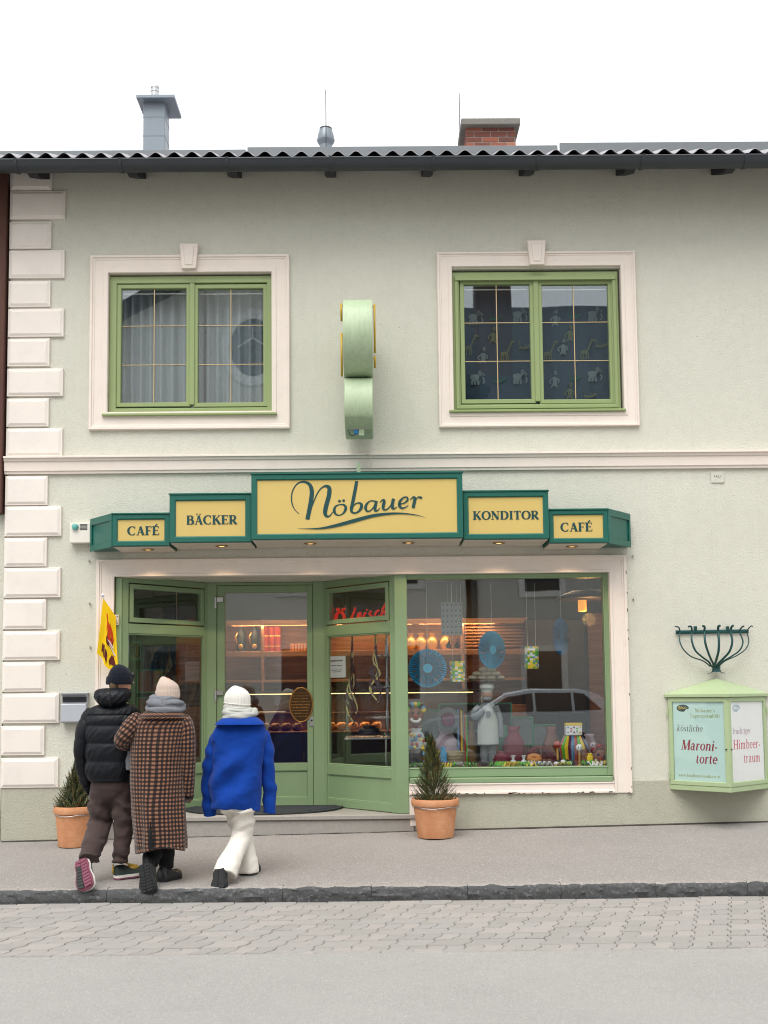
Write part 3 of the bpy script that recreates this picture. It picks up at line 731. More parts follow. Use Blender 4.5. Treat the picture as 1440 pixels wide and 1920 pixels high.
zz = dict(top=CZ+.0, rails=[(FLZ+.006, FLZ+.09), (Z(670, 1456, .5), Z(670, 1437, .5)), (Z(670, 1189, .5), Z(670, 1169, .5)), (Z(670, 1096, .5), CZ)],
          fields=[(FLZ+.09, Z(670, 1456, .5), 'wood'), (Z(670, 1437, .5), Z(670, 1189, .5), 'glass'), (Z(670, 1169, .5), Z(670, 1096, .5), 'vent')])
pR, LR = panel(P0, P1, zz, .07, .085, 'splayed_panel')
# door frame posts and door
for xa in (DL, DR): MB().box(xa-(.09 if xa == DL else .05), xa+(.03 if xa == DL else .085), RY-.022, RY+.09, FLZ+.003, CZ).build('door_post', 'shop_green', sf, bev=.006)
MB().box(DL+.03, DR-.05, RY-.012, RY+.08, CZ-.03, CZ).build('door_head', 'shop_green', sf, bev=.004)
dg0, dg1, dz0, dz1 = ax(421.5, 1280, RY), ax(576, 1280, RY), az(500, 1431, RY), az(500, 1111, RY)
d0, d1, dtop = DL+.034, DR-.054, CZ-.034
door = empty('door', (d0, RY, 0), parent=sf)
def dl(o): return o
b = MB()
for (a0, a1, c0, c1) in ((0, dg0-d0, FLZ+.012, dtop), (dg1-d0, d1-d0, FLZ+.012, dtop), (dg0-d0, dg1-d0, dz1, dtop), (dg0-d0, dg1-d0, dz0-.085, dz0), (dg0-d0, dg1-d0, FLZ+.012, FLZ+.10)):
    b.box(a0, a1, 0, .06, c0, c1)
b.build('leaf_frame', 'shop_green', door, bev=.003)
MB().box(dg0-d0-.002, dg1-d0+.002, .018, .05, FLZ+.098, dz0-.083).build('lower_panel', 'shop_green', door, bev=0)
q = MB(); ring(q, dg0-d0, dg1-d0, FLZ+.10, dz0-.085, .012, .008, .03); recalc(q.build('panel_bead', 'shop_green', door))
MB().box(dg0-d0-.01, dg1-d0+.01, .03, .036, dz0-.01, dz1+.01).build('pane', 'shop_glass', door)
for py in (1128, 1303):
    hx, hz = at(407, py, RY-.03); hx -= d0
    h = MB(); h.box(hx-.005, hx+.065, -.028, -.002, hz-.005, hz+.05); h.tube([(hx-.02, -.018, hz-.075), (hx-.02, -.018, hz+.05)], .015, 10); h.build('hinge', 'steel', door, bev=.003)
lx, lz = at(584.5, 1353, RY); lx -= d0
MB().box(lx-.028, lx+.028, -.01, .0, lz-.05, lz+.05).build('lock_plate', 'steel', door, bev=.004)
MB().tube([(lx, -.004, lz+.012), (lx, -.016, lz+.012)], .011, 12).build('keyhole', 'black_rubber', door)
ox, oz = at(564.5, 1321.5, RY-.03); ox -= d0
mat('bronze', srgb(78, 58, 38), .35, metal=.7, var=.2, vs=20); mat('gold_relief', srgb(170, 122, 60), .35, metal=.7, var=.2, vs=30)
def oval(b, cx, cz, rx, rz, y0, y1, n=40, mi=0): return b.prism([(cx+rx*math.cos(2*math.pi*k/n), cz+rz*math.sin(2*math.pi*k/n)) for k in range(n)], y0, y1, mi)
os_ = empty('oval_sign', (0, 0, 0), parent=door)
oval(MB(), ox, oz, .132, .195, -.006, .028).build('plate', 'bronze', os_, bev=.004)
b = MB(); pts = [(ox+.126*math.cos(2*math.pi*k/36), -.008, oz+.188*math.sin(2*math.pi*k/36)) for k in range(37)]; b.tube(pts, .007, 6, cap=False); b.build('rim', 'gold_relief', os_, smooth=True)
b = MB()
for k in range(9):
    zz_ = oz+.13-.032*k; hw = .11*math.sqrt(max(0, 1-((zz_-oz)/.18)**2)); x = ox-hw
    while x < ox+hw-.02:
        w = rnd.uniform(.012, .03); h = rnd.uniform(.006, .018)*(1.0 if k in (3, 4, 5, 6) else .5)
        b.box(x, x+w, -.010-rnd.random()*.003, -.004, zz_-h/2, zz_+h/2); x += w+rnd.uniform(.004, .012)
b.build('relief', 'gold_relief', os_)['kind'] = 'stuff'
# recess ceiling, threshold, steps
b = MB()
poly = [(iL+.002, -.02), (DPX-.006, -.02), (DPX-.006, .13), (DR+.03, RY+.09), (DL-.03, RY+.09), (iL+.002, .13)]
b.add([(x, y, CZ+.003) for x, y in poly]+[(x, y, CZ+.03) for x, y in poly], [(5, 4, 3, 2, 1, 0), (6, 7, 8, 9, 10, 11)]+[(i, (i+1) % 6, (i+1) % 6+6, i+6) for i in range(6)])
recalc(b.build('recess_ceiling', 'white_paint', sf))
zc_ = CZ+.032
MB().box(iL+.002, DPX-.006, -.018, -.006, CZ-.004, CZ+.018).build('ceiling_trim', 'white_paint', sf, bev=.002)
if iT > zc_: MB().box(iL+.004, DPX-.008, .02, .12, zc_, iT-.004).build('head_filler', 'white_paint', sf, bev=0)
MB().prism([(x, y) for x, y in ((DL+.2, .35), (DR-.2, .35), (DR-.32, .55), (DL+.32, .55))], 0, .012, f=lambda x, y, z: (x, z, CZ-.010+y)).build('ceiling_grille', 'white_paint', sf, bev=.002)
emission('spot_lit', (1.0, .62, .24), 1.2)
mat('spot_ring', srgb(150, 120, 80), .3, metal=.8)
for px in (398, 597):
    x = ax(px, 1084, .25)
    sp = empty('ceiling_spot', (x, .28, CZ), parent=sf)
    MB().lathe([(.05, .004), (.05, -.006), (.035, -.006), (.034, .002)], (0, 0, 0), 18, cap=False).build('spot_ring', 'spot_ring', sp, smooth=True)
    MB().lathe([(.034, .003), (.02, -.001), (.002, -.002)], (0, 0, 0), 14).build('spot_bulb', 'spot_lit', sp, smooth=True)
    l = bpy.data.lights.new('spot_light', 'SPOT'); l.energy = 7; l.spot_size = R(110); l.color = (1, .72, .42); l.shadow_soft_size = .03
    lo = bpy.data.objects.new('spot_light', l); col.objects.link(lo); lo.parent = sp; lo.location = (0, 0, -.03)
# steps: threshold slab and block
b = MB(); sx0, sx1 = iL-.12, DPX+.06
poly = [(sx0, -.05), (sx1, -.05), (sx1, .1), (DR+.1, RY+.12), (DL-.1, RY+.12), (sx0, .1)]
b.add([(x, y, FLZ-.045) for x, y in poly]+[(x, y, FLZ) for x, y in poly], [(5, 4, 3, 2, 1, 0), (6, 7, 8, 9, 10, 11)]+[(i, (i+1) % 6, (i+1) % 6+6, i+6) for i in range(6)])
recalc(b.build('threshold_slab', 'stone_step', sf, bev=.006))
MB().box(sx0+.02, sx1-.02, -.028, .2, -.25, FLZ-.047).build('step_block', 'stone_step', sf, bev=.006)
# door mat, half round
mtb = MB(); cxm = (DL+DR)/2; pts = [(cxm-.86, RY-.10)]+[(cxm+.86*math.cos(math.pi+math.pi*k/24)*1.0, RY-.12-.80*abs(math.sin(math.pi*k/24))**.8) for k in range(1, 24)]+[(cxm+.86, RY-.10)]
mtb.add([(x, y, FLZ+.002) for x, y in pts]+[(x, y, FLZ+.022) for x, y in pts], [tuple(range(len(pts)))[::-1], tuple(range(len(pts), 2*len(pts)))]+[(i, (i+1) % len(pts), (i+1) % len(pts)+len(pts), i+len(pts)) for i in range(len(pts))])
dm = recalc(mtb.build('door_mat', 'black_rubber', None, bev=.004)); tag(dm, 'dark half round ribbed rubber mat before the shop door', 'mat')
for k in range(11):
    yy = RY-.16-.06*k; hw = .80*math.sqrt(max(.02, 1-((RY-.1-yy)/.82)**2))
    MB().box(cxm-hw, cxm+hw, yy-.012, yy+.012, FLZ+.021, FLZ+.028).build('rib', 'black_rubber', dm, bev=.003)

# ================================================================== SHOP INTERIOR (setting)
wood = NT('warm_wood'); v_ = wood.mapping((1, 1, 6)); wn = wood.noise(4, 5, wood.mapping((.6, 1, 9)), .6)
wood.base(wood.ramp(wn, [(.3, srgb(140, 94, 62)), (.55, srgb(172, 122, 84)), (.75, srgb(186, 138, 98))])); wood.rough(.5); MATS['warm_wood'] = wood.m
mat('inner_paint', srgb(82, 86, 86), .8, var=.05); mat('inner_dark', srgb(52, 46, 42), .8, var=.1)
mat('tile_floor', srgb(92, 78, 66), .35, var=.12, vs=3)
mat('dark_counter', srgb(44, 34, 30), .5, var=.15); mat('green_edge', srgb(70, 140, 108), .5)
IX0, IX1, IY1, ICZ = -3.25, 3.5, 4.2, 2.95
def st(o): return tag(o, kind='structure')
st(MB().box(IX0, IX1, .36, IY1, FLZ-.06, FLZ-.004).build('shop_floor', 'tile_floor'))
st(MB().box(IX0, IX1, .345, IY1, ICZ, ICZ+.05).build('shop_ceiling', 'inner_paint'))
st(MB().box(IX0, IX1, IY1, IY1+.05, FLZ, ICZ).build('shop_back_wall', 'inner_paint'))
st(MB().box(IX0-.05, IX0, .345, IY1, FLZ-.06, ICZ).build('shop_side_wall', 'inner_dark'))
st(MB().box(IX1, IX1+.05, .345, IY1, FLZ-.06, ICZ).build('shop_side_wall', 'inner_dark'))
# fascia inside above recess so no sky shows
b = MB(); poly = [(iL, .14), (DL-.03, RY+.10), (DR+.03, RY+.10), (DPX, .14)]
emission('strip_lit', (1.0, .66, .26), 1.7); emission('strip_soft', (1.0, .62, .30), 2.0)
def area(name, x, y, z, sx, sy, e, c, parent=None, rx=0.0):
    l = bpy.data.lights.new(name, 'AREA'); l.shape = 'RECTANGLE'; l.size = sx; l.size_y = sy; l.energy = e; l.color = c
    o = bpy.data.objects.new(name, l); col.objects.link(o); o.location = (x, y, z); o.rotation_euler.x = rx
    if parent: o.parent = parent
    return o
# ------------------------------------------------------------------ lettering engine
def pen(b, pts, wf, y, fx, k=6, mi=0, smooth=True):
    """flat ribbon along pts (u,v[,w]); wf: width or function of direction; fx maps (u,v,y)->xyz"""
    P = cat(pts, k) if smooth and len(pts) > 2 else [tuple(p) for p in pts]
    n = len(P); vs = []
    for i in range(n):
        a, c = P[max(i-1, 0)], P[min(i+1, n-1)]; t = Vector((c[0]-a[0], c[1]-a[1]))
        t = t.normalized() if t.length > 1e-9 else Vector((1, 0))
        w = P[i][2] if len(P[i]) > 2 else (wf(t) if callable(wf) else wf)
        vs += [fx(P[i][0]-t.y*w/2, P[i][1]+t.x*w/2, y), fx(P[i][0]+t.y*w/2, P[i][1]-t.x*w/2, y)]
    b.add(vs, [(2*i, 2*i+1, 2*i+3, 2*i+2) for i in range(n-1)], mi=mi)
TK, TN, SF = .17, .055, .045
def arc(cx, cy_, rx, ry, a0, a1, thick=TK, thin=TN, n=22):
    out = []
    for i in range(n+1):
        a = R(a0+(a1-a0)*i/n); out.append((cx+rx*math.cos(a), cy_+ry*math.sin(a), thin+(thick-thin)*abs(math.cos(a))**1.4))
    return out
def L_(x0, y0, x1, y1, w): return [(x0, y0, w), (x1, y1, w)]
def stem(x, y0=0, y1=1, w=TK, s0=True, s1=True, h=.10):
    o = [L_(x, y0, x, y1, w)]
    if s0: o.append(L_(x-w/2-h, y0+SF/2, x+w/2+h, y0+SF/2, SF))
    if s1: o.append(L_(x-w/2-h, y1-SF/2, x+w/2+h, y1-SF/2, SF))
    return o
def dots(xs, y): return [[(x-.055, y, .11), (x+.055, y, .11)] for x in xs]
CAPS = {
 'I': (.42, stem(.21)),
 'T': (.74, stem(.37, s1=False)+[L_(.03, .972, .71, .972, .056), L_(.05, .99, .05, .76, .05), L_(.69, .99, .69, .76, .05)]),
 'E': (.68, stem(.17)+[L_(.2, .972, .6, .972, .056), L_(.59, .99, .59, .78, .05), L_(.2, .52, .5, .52, .05), L_(.49, .62, .49, .42, .045), L_(.2, .028, .62, .028, .056), L_(.62, .0, .64, .25, .05)]),
 'F': (.63, stem(.17)+[L_(.2, .972, .58, .972, .056), L_(.575, .99, .575, .77, .05), L_(.2, .50, .48, .50, .05), L_(.47, .61, .47, .39, .045)]),
 'D': (.84, stem(.17, s0=False, s1=False)+[L_(.02, .978, .34, .978, SF), L_(.02, .022, .34, .022, SF), arc(.34, .5, .40, .475, 90, -90)]),
 'B': (.72, stem(.17, s0=False, s1=False)+[L_(.02, .978, .34, .978, SF), L_(.02, .022, .36, .022, SF), L_(.2, .53, .36, .53, .045), arc(.34, .755, .23, .222, 90, -90, .15), arc(.36, .275, .27, .252, 90, -90, .17)]),
 'R': (.79, stem(.17)+[L_(.2, .978, .34, .978, SF), L_(.2, .47, .36, .47, .045), arc(.34, .725, .25, .252, 90, -90, .16), L_(.36, .48, .68, .0, .16), L_(.60, .022, .80, .022, SF)]),
 'K': (.82, stem(.17)+[L_(.22, .42, .66, .97, .06), L_(.54, .978, .78, .978, SF), L_(.36, .60, .72, .0, .165), L_(.60, .022, .84, .022, SF)]),
 'N': (.86, [L_(.15, 0, .15, .98, .055), L_(.70, .02, .70, .98, .055), L_(.13, .98, .70, .02, .17), L_(.0, .978, .2, .978, SF), L_(.02, .022, .28, .022, SF), L_(.57, .978, .85, .978, SF)]),
 'M': (1.05, [L_(.15, 0, .20, .98, .055), L_(.20, .98, .52, .04, .16), L_(.52, .04, .86, .98, .055), L_(.88, .98, .92, .0, .17), L_(.02, .022, .28, .022, SF), L_(.78, .022, 1.04, .022, SF), L_(.05, .978, .26, .978, SF), L_(.82, .978, 1.02, .978, SF)]),
 'H': (.9, stem(.17)+stem(.73)+[L_(.2, .51, .7, .51, .05)]),
 'A': (.80, [L_(.13, 0, .385, .99, .055), L_(.38, .99, .66, .0, .17), L_(.21, .33, .55, .33, .05), L_(.0, .022, .26, .022, SF), L_(.52, .022, .82, .022, SF)]),
 'O': (.90, [arc(.45, .5, .36, .48, 0, 360, n=36)]),
 'C': (.80, [arc(.46, .5, .38, .48, 52, 308, n=30), L_(.70, .96, .70, .68, .05), L_(.70, .28, .70, .20, .05)]),
}
X = .66
LOW = {
 'a': (.58, [[(.10, .52, .08), (.2, .63, .07), (.33, .62, .09), (.40, .5, .13), (.40, .2, .13), (.44, .04, .10), (.54, .05, .05)], arc(.24, .2, .15, .18, 70, 330, .12)]),
 'b': (.60, [L_(.14, 1.02, .14, .03, .13), L_(.03, 1.0, .14, 1.0, .05), arc(.30, .33, .22, .31, 150, -150, .13)]),
 'c': (.50, [arc(.28, .33, .20, .31, 45, 315, .13), [(.40, .54, .10), (.44, .52, .10)]]),
 'd': (.62, [L_(.46, 1.02, .46, .03, .13), L_(.35, 1.0, .46, 1.0, .05), L_(.46, .03, .58, .05, .06), arc(.28, .33, .20, .31, 40, 320, .13)]),
 'e': (.52, [arc(.28, .33, .20, .31, 0, 318, .13), L_(.10, .36, .48, .36, .05)]),
 'f': (.38, [[(.16, .0, .12), (.16, .8, .12), (.24, 1.0, .08), (.36, .97, .09)], L_(.02, .63, .34, .63, .05), L_(.04, .02, .30, .02, .045)]),
 'g': (.56, [arc(.25, .40, .18, .22, 0, 360, .11), L_(.36, .60, .54, .62, .06), [(.16, .2, .06), (.12, .1, .09), (.42, .0, .10), (.46, -.16, .09), (.2, -.26, .07), (.06, -.14, .09), (.18, .0, .05)]]),
 'h': (.64, [L_(.14, 1.02, .14, 0, .13), L_(.03, 1.0, .14, 1.0, .05), L_(.03, .02, .25, .02, .045), [(.16, .45, .05), (.3, .62, .07), (.46, .55, .12), (.48, .3, .13), (.48, 0, .13)], L_(.38, .02, .60, .02, .045)]),
 'i': (.30, [L_(.15, X, .15, 0, .13), L_(.04, X-.02, .15, X-.02, .05), L_(.04, .02, .27, .02, .045)]+[[(.09, .87, .13), (.21, .87, .13)]]),
 'k': (.60, [L_(.14, 1.02, .14, 0, .13), L_(.03, 1.0, .14, 1.0, .05), L_(.03, .02, .25, .02, .045), L_(.16, .30, .44, .62, .05), L_(.36, .63, .54, .63, .045), L_(.24, .38, .48, .02, .12), L_(.40, .02, .60, .02, .045)]),
 'l': (.30, [L_(.15, 1.02, .15, 0, .13), L_(.04, 1.0, .15, 1.0, .05), L_(.04, .02, .27, .02, .045)]),
 'm': (.94, [L_(.14, X, .14, 0, .13), L_(.03, .64, .14, .64, .05), L_(.03, .02, .25, .02, .045), [(.16, .45, .05), (.28, .62, .07), (.42, .55, .12), (.44, .3, .13), (.44, 0, .13)], [(.46, .45, .05), (.58, .62, .07), (.72, .55, .12), (.74, .3, .13), (.74, 0, .13)], L_(.35, .02, .55, .02, .045), L_(.65, .02, .88, .02, .045)]),
 'n': (.64, [L_(.14, X, .14, 0, .13), L_(.03, .64, .14, .64, .05), L_(.03, .02, .25, .02, .045), [(.16, .45, .05), (.3, .62, .07), (.46, .55, .12), (.48, .3, .13), (.48, 0, .13)], L_(.38, .02, .60, .02, .045)]),
 'o': (.58, [arc(.29, .33, .21, .31, 0, 360, .13)]),
 'p': (.62, [L_(.14, X, .14, -.3, .13), L_(.03, .64, .14, .64, .05), L_(.03, -.28, .26, -.28, .045), arc(.32, .33, .21, .31, 150, -150, .13)]),
 'r': (.46, [L_(.14, X, .14, 0, .13), L_(.03, .64, .14, .64, .05), L_(.03, .02, .27, .02, .045), [(.16, .42, .05), (.28, .60, .07), (.42, .60, .11)]]),
 's': (.46, [[(.38, .52, .08), (.24, .63, .06), (.11, .52, .10), (.22, .35, .13), (.36, .2, .12), (.24, .02, .06), (.08, .12, .09)]]),
 't': (.40, [[(.17, .82, .05), (.17, .6, .12), (.17, .15, .12), (.24, .03, .08), (.36, .08, .05)], L_(.03, .63, .34, .63, .05)]),
 'u': (.64, [[(.14, X, .13), (.14, .25, .13), (.22, .04, .09), (.36, .06, .06), (.47, .2, .05)], L_(.48, X, .48, .02, .13), L_(.03, .64, .14, .64, .05), L_(.38, .64, .48, .64, .05), L_(.48, .03, .60, .05, .06)]),
 'w': (.86, [L_(.1, .64, .26, .0, .12), L_(.26, .0, .42, .62, .05), L_(.40, .62, .58, .0, .12), L_(.58, .0, .74, .64, .05), L_(.0, .64, .2, .64, .045), L_(.64, .64, .84, .64, .045)]),
 'z': (.52, [L_(.06, .62, .46, .62, .06), L_(.44, .6, .08, .03, .12), L_(.06, .03, .46, .03, .06)]),
 '-': (.34, [L_(.05, .28, .29, .28, .10)]), '.': (.24, [[(.06, .05, .11), (.17, .05, .11)]]), "'": (.26, [L_(.10, .78, .20, 1.0, .08)]), ' ': (.28, []),
}
def glyph(ch):
    comb = {'Ä': ('A', dots((.24, .53), 1.14)), 'Ö': ('O', dots((.30, .60), 1.14)), 'É': ('E', [L_(.28, 1.06, .48, 1.26, .09)]), 'ö': ('o', dots((.18, .40), .86)), 'ä': ('a', dots((.17, .38), .86)), 'ü': ('u', dots((.2, .44), .86))}
    extra = []
    if ch in comb: ch, extra = comb[ch]
    w, st_ = CAPS.get(ch) or LOW.get(ch) or (.3, [])
    return w, st_+extra
def text_width(s, track=.05): return sum(glyph(c)[0]+track for c in s)-track
def text(b, s, u0, v0, h, fx, track=.05, slant=0.0, bold=1.0, sx=1.0, y=0.0, dy=.0002):
    """lettering with cap height h, left edge u0, base line v0"""
    u = 0.0; k = 0
    for c in s:
        w, st_ = glyph(c)
        for S in st_:
            pts = [((u+p[0]+slant*p[1])*h*sx+u0, p[1]*h+v0, p[2]*h*bold*((sx+1)/2)) for p in S]
            pen(b, pts, None, y-dy*(k % 6), fx, k=4, smooth=len(pts) > 2 and len(pts) < 9); k += 1
        u += w+track
    return u*h*sx

# ================================================================== SHOP SIGN over the front
sign = empty('shop_sign', (0, 0, 0)); tag(sign, 'stepped green and yellow sign canopy across the shopfront with dark green lettering', 'sign')
SY = -.50; SD = -.02
def sign_box(x0, x1, z0, z1, yf, fw, depth_back=-.004):
    e = empty('sign_box', (x0, yf, z0), parent=sign); W, H, Dp = x1-x0, z1-z0, -yf+depth_back
    b = MB(); b.box(0, W, .03, Dp, 0, H); b.build('casing', 'sign_green', e, bev=.004)
    fb = MB(); ring(fb, -.004, W+.004, -.004, H+.004, fw, -.006, .028, ch=.012); recalc(fb.build('frame', 'sign_green', e))
    MB().box(fw-.004, W-fw+.004, .012, .026, fw-.004, H-fw+.004).build('face', 'sign_yellow', e, bev=0)
    MB().box(-.012, W+.012, -.016, .05, H+.002, H+.018).build('cover_strip', 'sign_green', e, bev=.003)
    return e, W, H
YM, YB, YC = -.58, -.52, -.47
def PB(x0, x1, y0, y1, Y): return (ax(x0, (y0+y1)/2, Y), ax(x1, (y0+y1)/2, Y), az((x0+x1)/2, y1, Y), az((x0+x1)/2, y0, Y))
boxes = {}
bmain = PB(472, 867, 889, 1009.5, YM); boxes['main'] = (sign_box(*bmain, YM, .058), bmain, YM)
bl_ = PB(318.5, 471, 928, 1016, YB); bl_ = (bl_[0], bmain[0]-.014, bl_[2], bl_[3]); boxes['bl'] = (sign_box(*bl_, YB, .062), bl_, YB)
br_ = PB(874, 1028, 922.5, 1010, YB); br_ = (bmain[1]+.014, br_[1], br_[2], br_[3]); boxes['br'] = (sign_box(*br_, YB, .056), br_, YB)
cl_ = PB(211, 318, 965, 1023, YC); cl_ = (cl_[0], bl_[0]-.014, cl_[2], cl_[3]); boxes['cl'] = (sign_box(*cl_, YC, .054), cl_, YC)
cr_ = PB(1030, 1139.5, 957, 1017, YC); cr_ = (br_[1]+.014, cr_[1], cr_[2], cr_[3]); boxes['cr'] = (sign_box(*cr_, YC, .050), cr_, YC)
# splayed end boxes
for (x0, side, zz0, zz1) in ((cl_[0], -1, cl_[2], cl_[3]), (cr_[1], 1, cr_[2], cr_[3])):
    b = MB(); xe = ax(173, 990, -.08) if side < 0 else ax(1178.5, 990, -.08)
    poly = [(x0+side*.006, YC), (xe, -.10), (xe, -.004), (x0+side*.006, -.004)]
    b.add([(x, y, zz0) for x, y in poly]+[(x, y, zz1) for x, y in poly], [(3, 2, 1, 0), (4, 5, 6, 7)]+[(i, (i+1) % 4, (i+1) % 4+4, i+4) for i in range(4)])
    e = empty('end_box', (0, 0, 0), parent=sign); recalc(b.build('casing', 'sign_green', e, bev=.005))
    d = Vector((xe-x0, -.10-YC)); n = Vector((d.y, -d.x))*(1 if side > 0 else -1); n.normalize()
    def pt(t, o, z): q = Vector((x0, YC))+d*t+n*o; return (q.x, q.y, z)
    for (ta, tb, za, zb_) in ((0, 1.02, zz1-.055, zz1+.016), (0, 1.02, zz0-.012, zz0+.05), (.0, .09, zz0+.05, zz1-.055), (.95, 1.02, zz0+.05, zz1-.055)):
        q = MB(); vs = [pt(ta, .001, za), pt(tb, .001, za), pt(tb, .016, za), pt(ta, .016, za), pt(ta, .001, zb_), pt(tb, .001, zb_), pt(tb, .016, zb_), pt(ta, .016, zb_)]
        q.add(vs, [(0, 3, 2, 1), (4, 5, 6, 7), (0, 1, 5, 4), (1, 2, 6, 5), (2, 3, 7, 6), (3, 0, 4, 7)]); recalc(q.build('frame', 'sign_green', e, bev=.003))
# soffit boards with recessed lamps
for key, spots_ in (('main', (582, 766)), ('bl', (416,)), ('br', (935,)), ('cl', (278,)), ('cr', (1072,))):
    e, bb, Y = boxes[key]; z = bb[2]
    MB().box(bb[0]+.004, bb[1]-.004, Y+.034, -.006, z-.014, z-.003).build('soffit', 'soffit_paint', sign, bev=.003)
    for px in spots_:
        x = ax(px, 1018, Y*.6); sp = empty('soffit_lamp', (x, Y*.62, z-.014), parent=sign)
        MB().lathe([(.062, .003), (.062, -.010), (.046, -.012), (.043, .0)], (0, 0, 0), 20, cap=False).build('ring', 'spot_ring', sp, smooth=True)
        MB().lathe([(.043, .001), (.03, -.007), (.003, -.009)], (0, 0, 0), 16).build('bulb', 'spot_lit', sp, smooth=True)
        l = bpy.data.lights.new('lamp_light', 'SPOT'); l.energy = 6.0; l.spot_size = R(120); l.spot_blend = .6; l.color = (1, .70, .40); l.shadow_soft_size = .04
        lo = bpy.data.objects.new('lamp_light', l); col.objects.link(lo); lo.parent = sp; lo.location = (0, 0, -.035)
# lettering on the boxes
def letter(key, s, px, base_y, cap_px, px_w):
    (e, W, H), bb, Y = boxes[key]; h = cap_px*(CAM_D+Y)/FPX
    u0, v0 = at(px, base_y, Y+.01); w = px_w*(CAM_D+Y)/FPX
    sx = w/(text_width(s)*h)
    b = MB(); text(b, s, u0-bb[0], v0-bb[2], h, lambda u, v, y: (u, y, v), sx=sx, y=.0095, dy=.0003, bold=1.42)
    b.build('lettering', 'letter_green', e)
letter('cl', 'CAFÉ', 239, 1003.5, 16.5, 60); letter('bl', 'BÄCKER', 349.5, 983.5, 17, 96)
letter('br', 'KONDITOR', 887, 974.5, 16, 125); letter('cr', 'CAFÉ', 1051.5, 996.5, 16.5, 60)
# script: traced strokes in crop pixels (4.8 per photo pixel), widths included
(e, W, H), bb, Y = boxes['main']
def SC(u, v, y):
    x, z = at(520+u/4.8, 890+v/4.8, Y+.01); return (x-bb[0], y, z-bb[2])
S_ = [
 [(197, 352, 4), (160, 318, 6), (136, 270, 9), (127, 210, 10), (140, 140, 10), (180, 82, 11), (235, 64, 16), (285, 84, 24), (308, 130, 32), (308, 200, 34), (290, 310, 34), (270, 404, 32)],
 [(292, 345, 6), (325, 250, 9), (365, 160, 10), (405, 115, 12), (442, 103, 22), (468, 125, 32), (464, 190, 34), (440, 280, 34), (430, 340, 32), (442, 372, 22), (470, 372, 12), (500, 335, 6)],
 [(565, 268, 8), (525, 285, 14), (512, 325, 22), (530, 358, 14), (566, 364, 9), (600, 340, 16), (616, 300, 22), (600, 272, 14), (565, 268, 8)],
 [(550, 240, 20), (572, 234, 20)], [(587, 236, 20), (609, 230, 20)],
 [(714, 58, 24), (700, 140, 26), (680, 240, 26), (666, 310, 26)],
 [(666, 300, 20), (668, 330, 20), (692, 346, 12), (730, 332, 16), (756, 296, 24), (754, 264, 20), (728, 254, 11), (696, 268, 9), (674, 300, 6)],
 [(880, 240, 12), (840, 236, 9), (806, 262, 16), (794, 300, 22), (808, 328, 14), (836, 324, 10), (868, 290, 10), (886, 250, 10)],
 [(893, 236, 20), (880, 290, 24), (882, 322, 20), (902, 322, 10), (924, 300, 5)],
 [(922, 250, 6), (950, 226, 12), (962, 240, 22), (952, 290, 24), (962, 316, 14), (996, 306, 10), (1030, 262, 8)],
 [(1046, 216, 24), (1036, 262, 24), (1038, 300, 22), (1056, 304, 10), (1078, 288, 5)],
 [(1098, 266, 7), (1140, 256, 10), (1172, 228, 16), (1166, 204, 12), (1136, 206, 12), (1104, 240, 20), (1100, 280, 22), (1124, 302, 14), (1160, 290, 8), (1180, 272, 4)],
 [(1196, 226, 6), (1222, 202, 12), (1238, 216, 24), (1230, 260, 24), (1222, 300, 24)],
 [(1240, 236, 6), (1264, 204, 9), (1290, 206, 18), (1302, 212, 14)],
 [(180, 484, 1), (280, 487, 6), (400, 482, 14), (540, 455, 24), (700, 412, 28), (860, 370, 24), (1000, 352, 18), (1120, 349, 12), (1240, 362, 7), (1335, 386, 1)],
]
b = MB()
for k, s in enumerate(S_):
    if len(s) == 2:
        (xa, ya, w), (xc, yc, _) = s; s = [(xa-2, ya, 12), (xa+5, ya-1, 20), (xa+14, ya-3, 20), (xa+21, ya-4, 12)]
    sc = 1/4.8*(CAM_D+Y)/FPX
    P = cat(s, 6); n = len(P); vs = []
    for i in range(n):
        a, c = P[max(i-1, 0)], P[min(i+1, n-1)]; t = Vector((c[0]-a[0], c[1]-a[1])).normalized(); w = max(1.5, P[i][2]*1.15)
        vs += [SC(P[i][0]+t.y*w/2, P[i][1]-t.x*w/2, .0095-.0003*k), SC(P[i][0]-t.y*w/2, P[i][1]+t.x*w/2, .0095-.0003*k)]
    b.add(vs, [(2*i, 2*i+1, 2*i+3, 2*i+2) for i in range(n-1)])
b.build('lettering', 'letter_green', e)
# bracket tab and thin cable above the main box
q = a3(672.5, 876, -.1); MB().box(q.x-.018, q.x+.018, -.12, -.09, bmain[3]-.0, q.z+.06).build('bracket_tab', 'pale_green', sign) if 'pale_green' in MATS else None
# ================================================================== THINGS ON AND BEFORE THE FACADE
mat('pale_green', srgb(166, 184, 152), .5, var=.14, vs=2.2, dirt=.30, bump=.05, bs=40, aniso=(9, 9, .8))
mat('case_green', srgb(162, 180, 140), .45, var=.07, vs=4, dirt=.06, bump=.05, bs=40)
q = a3(672.5, 885, -.3); MB().box(q.x-.02, q.x+.02, -.31, -.28, bmain[3]+.019, q.z+.10).build('bracket_tab', 'pale_green', sign, bev=.002)
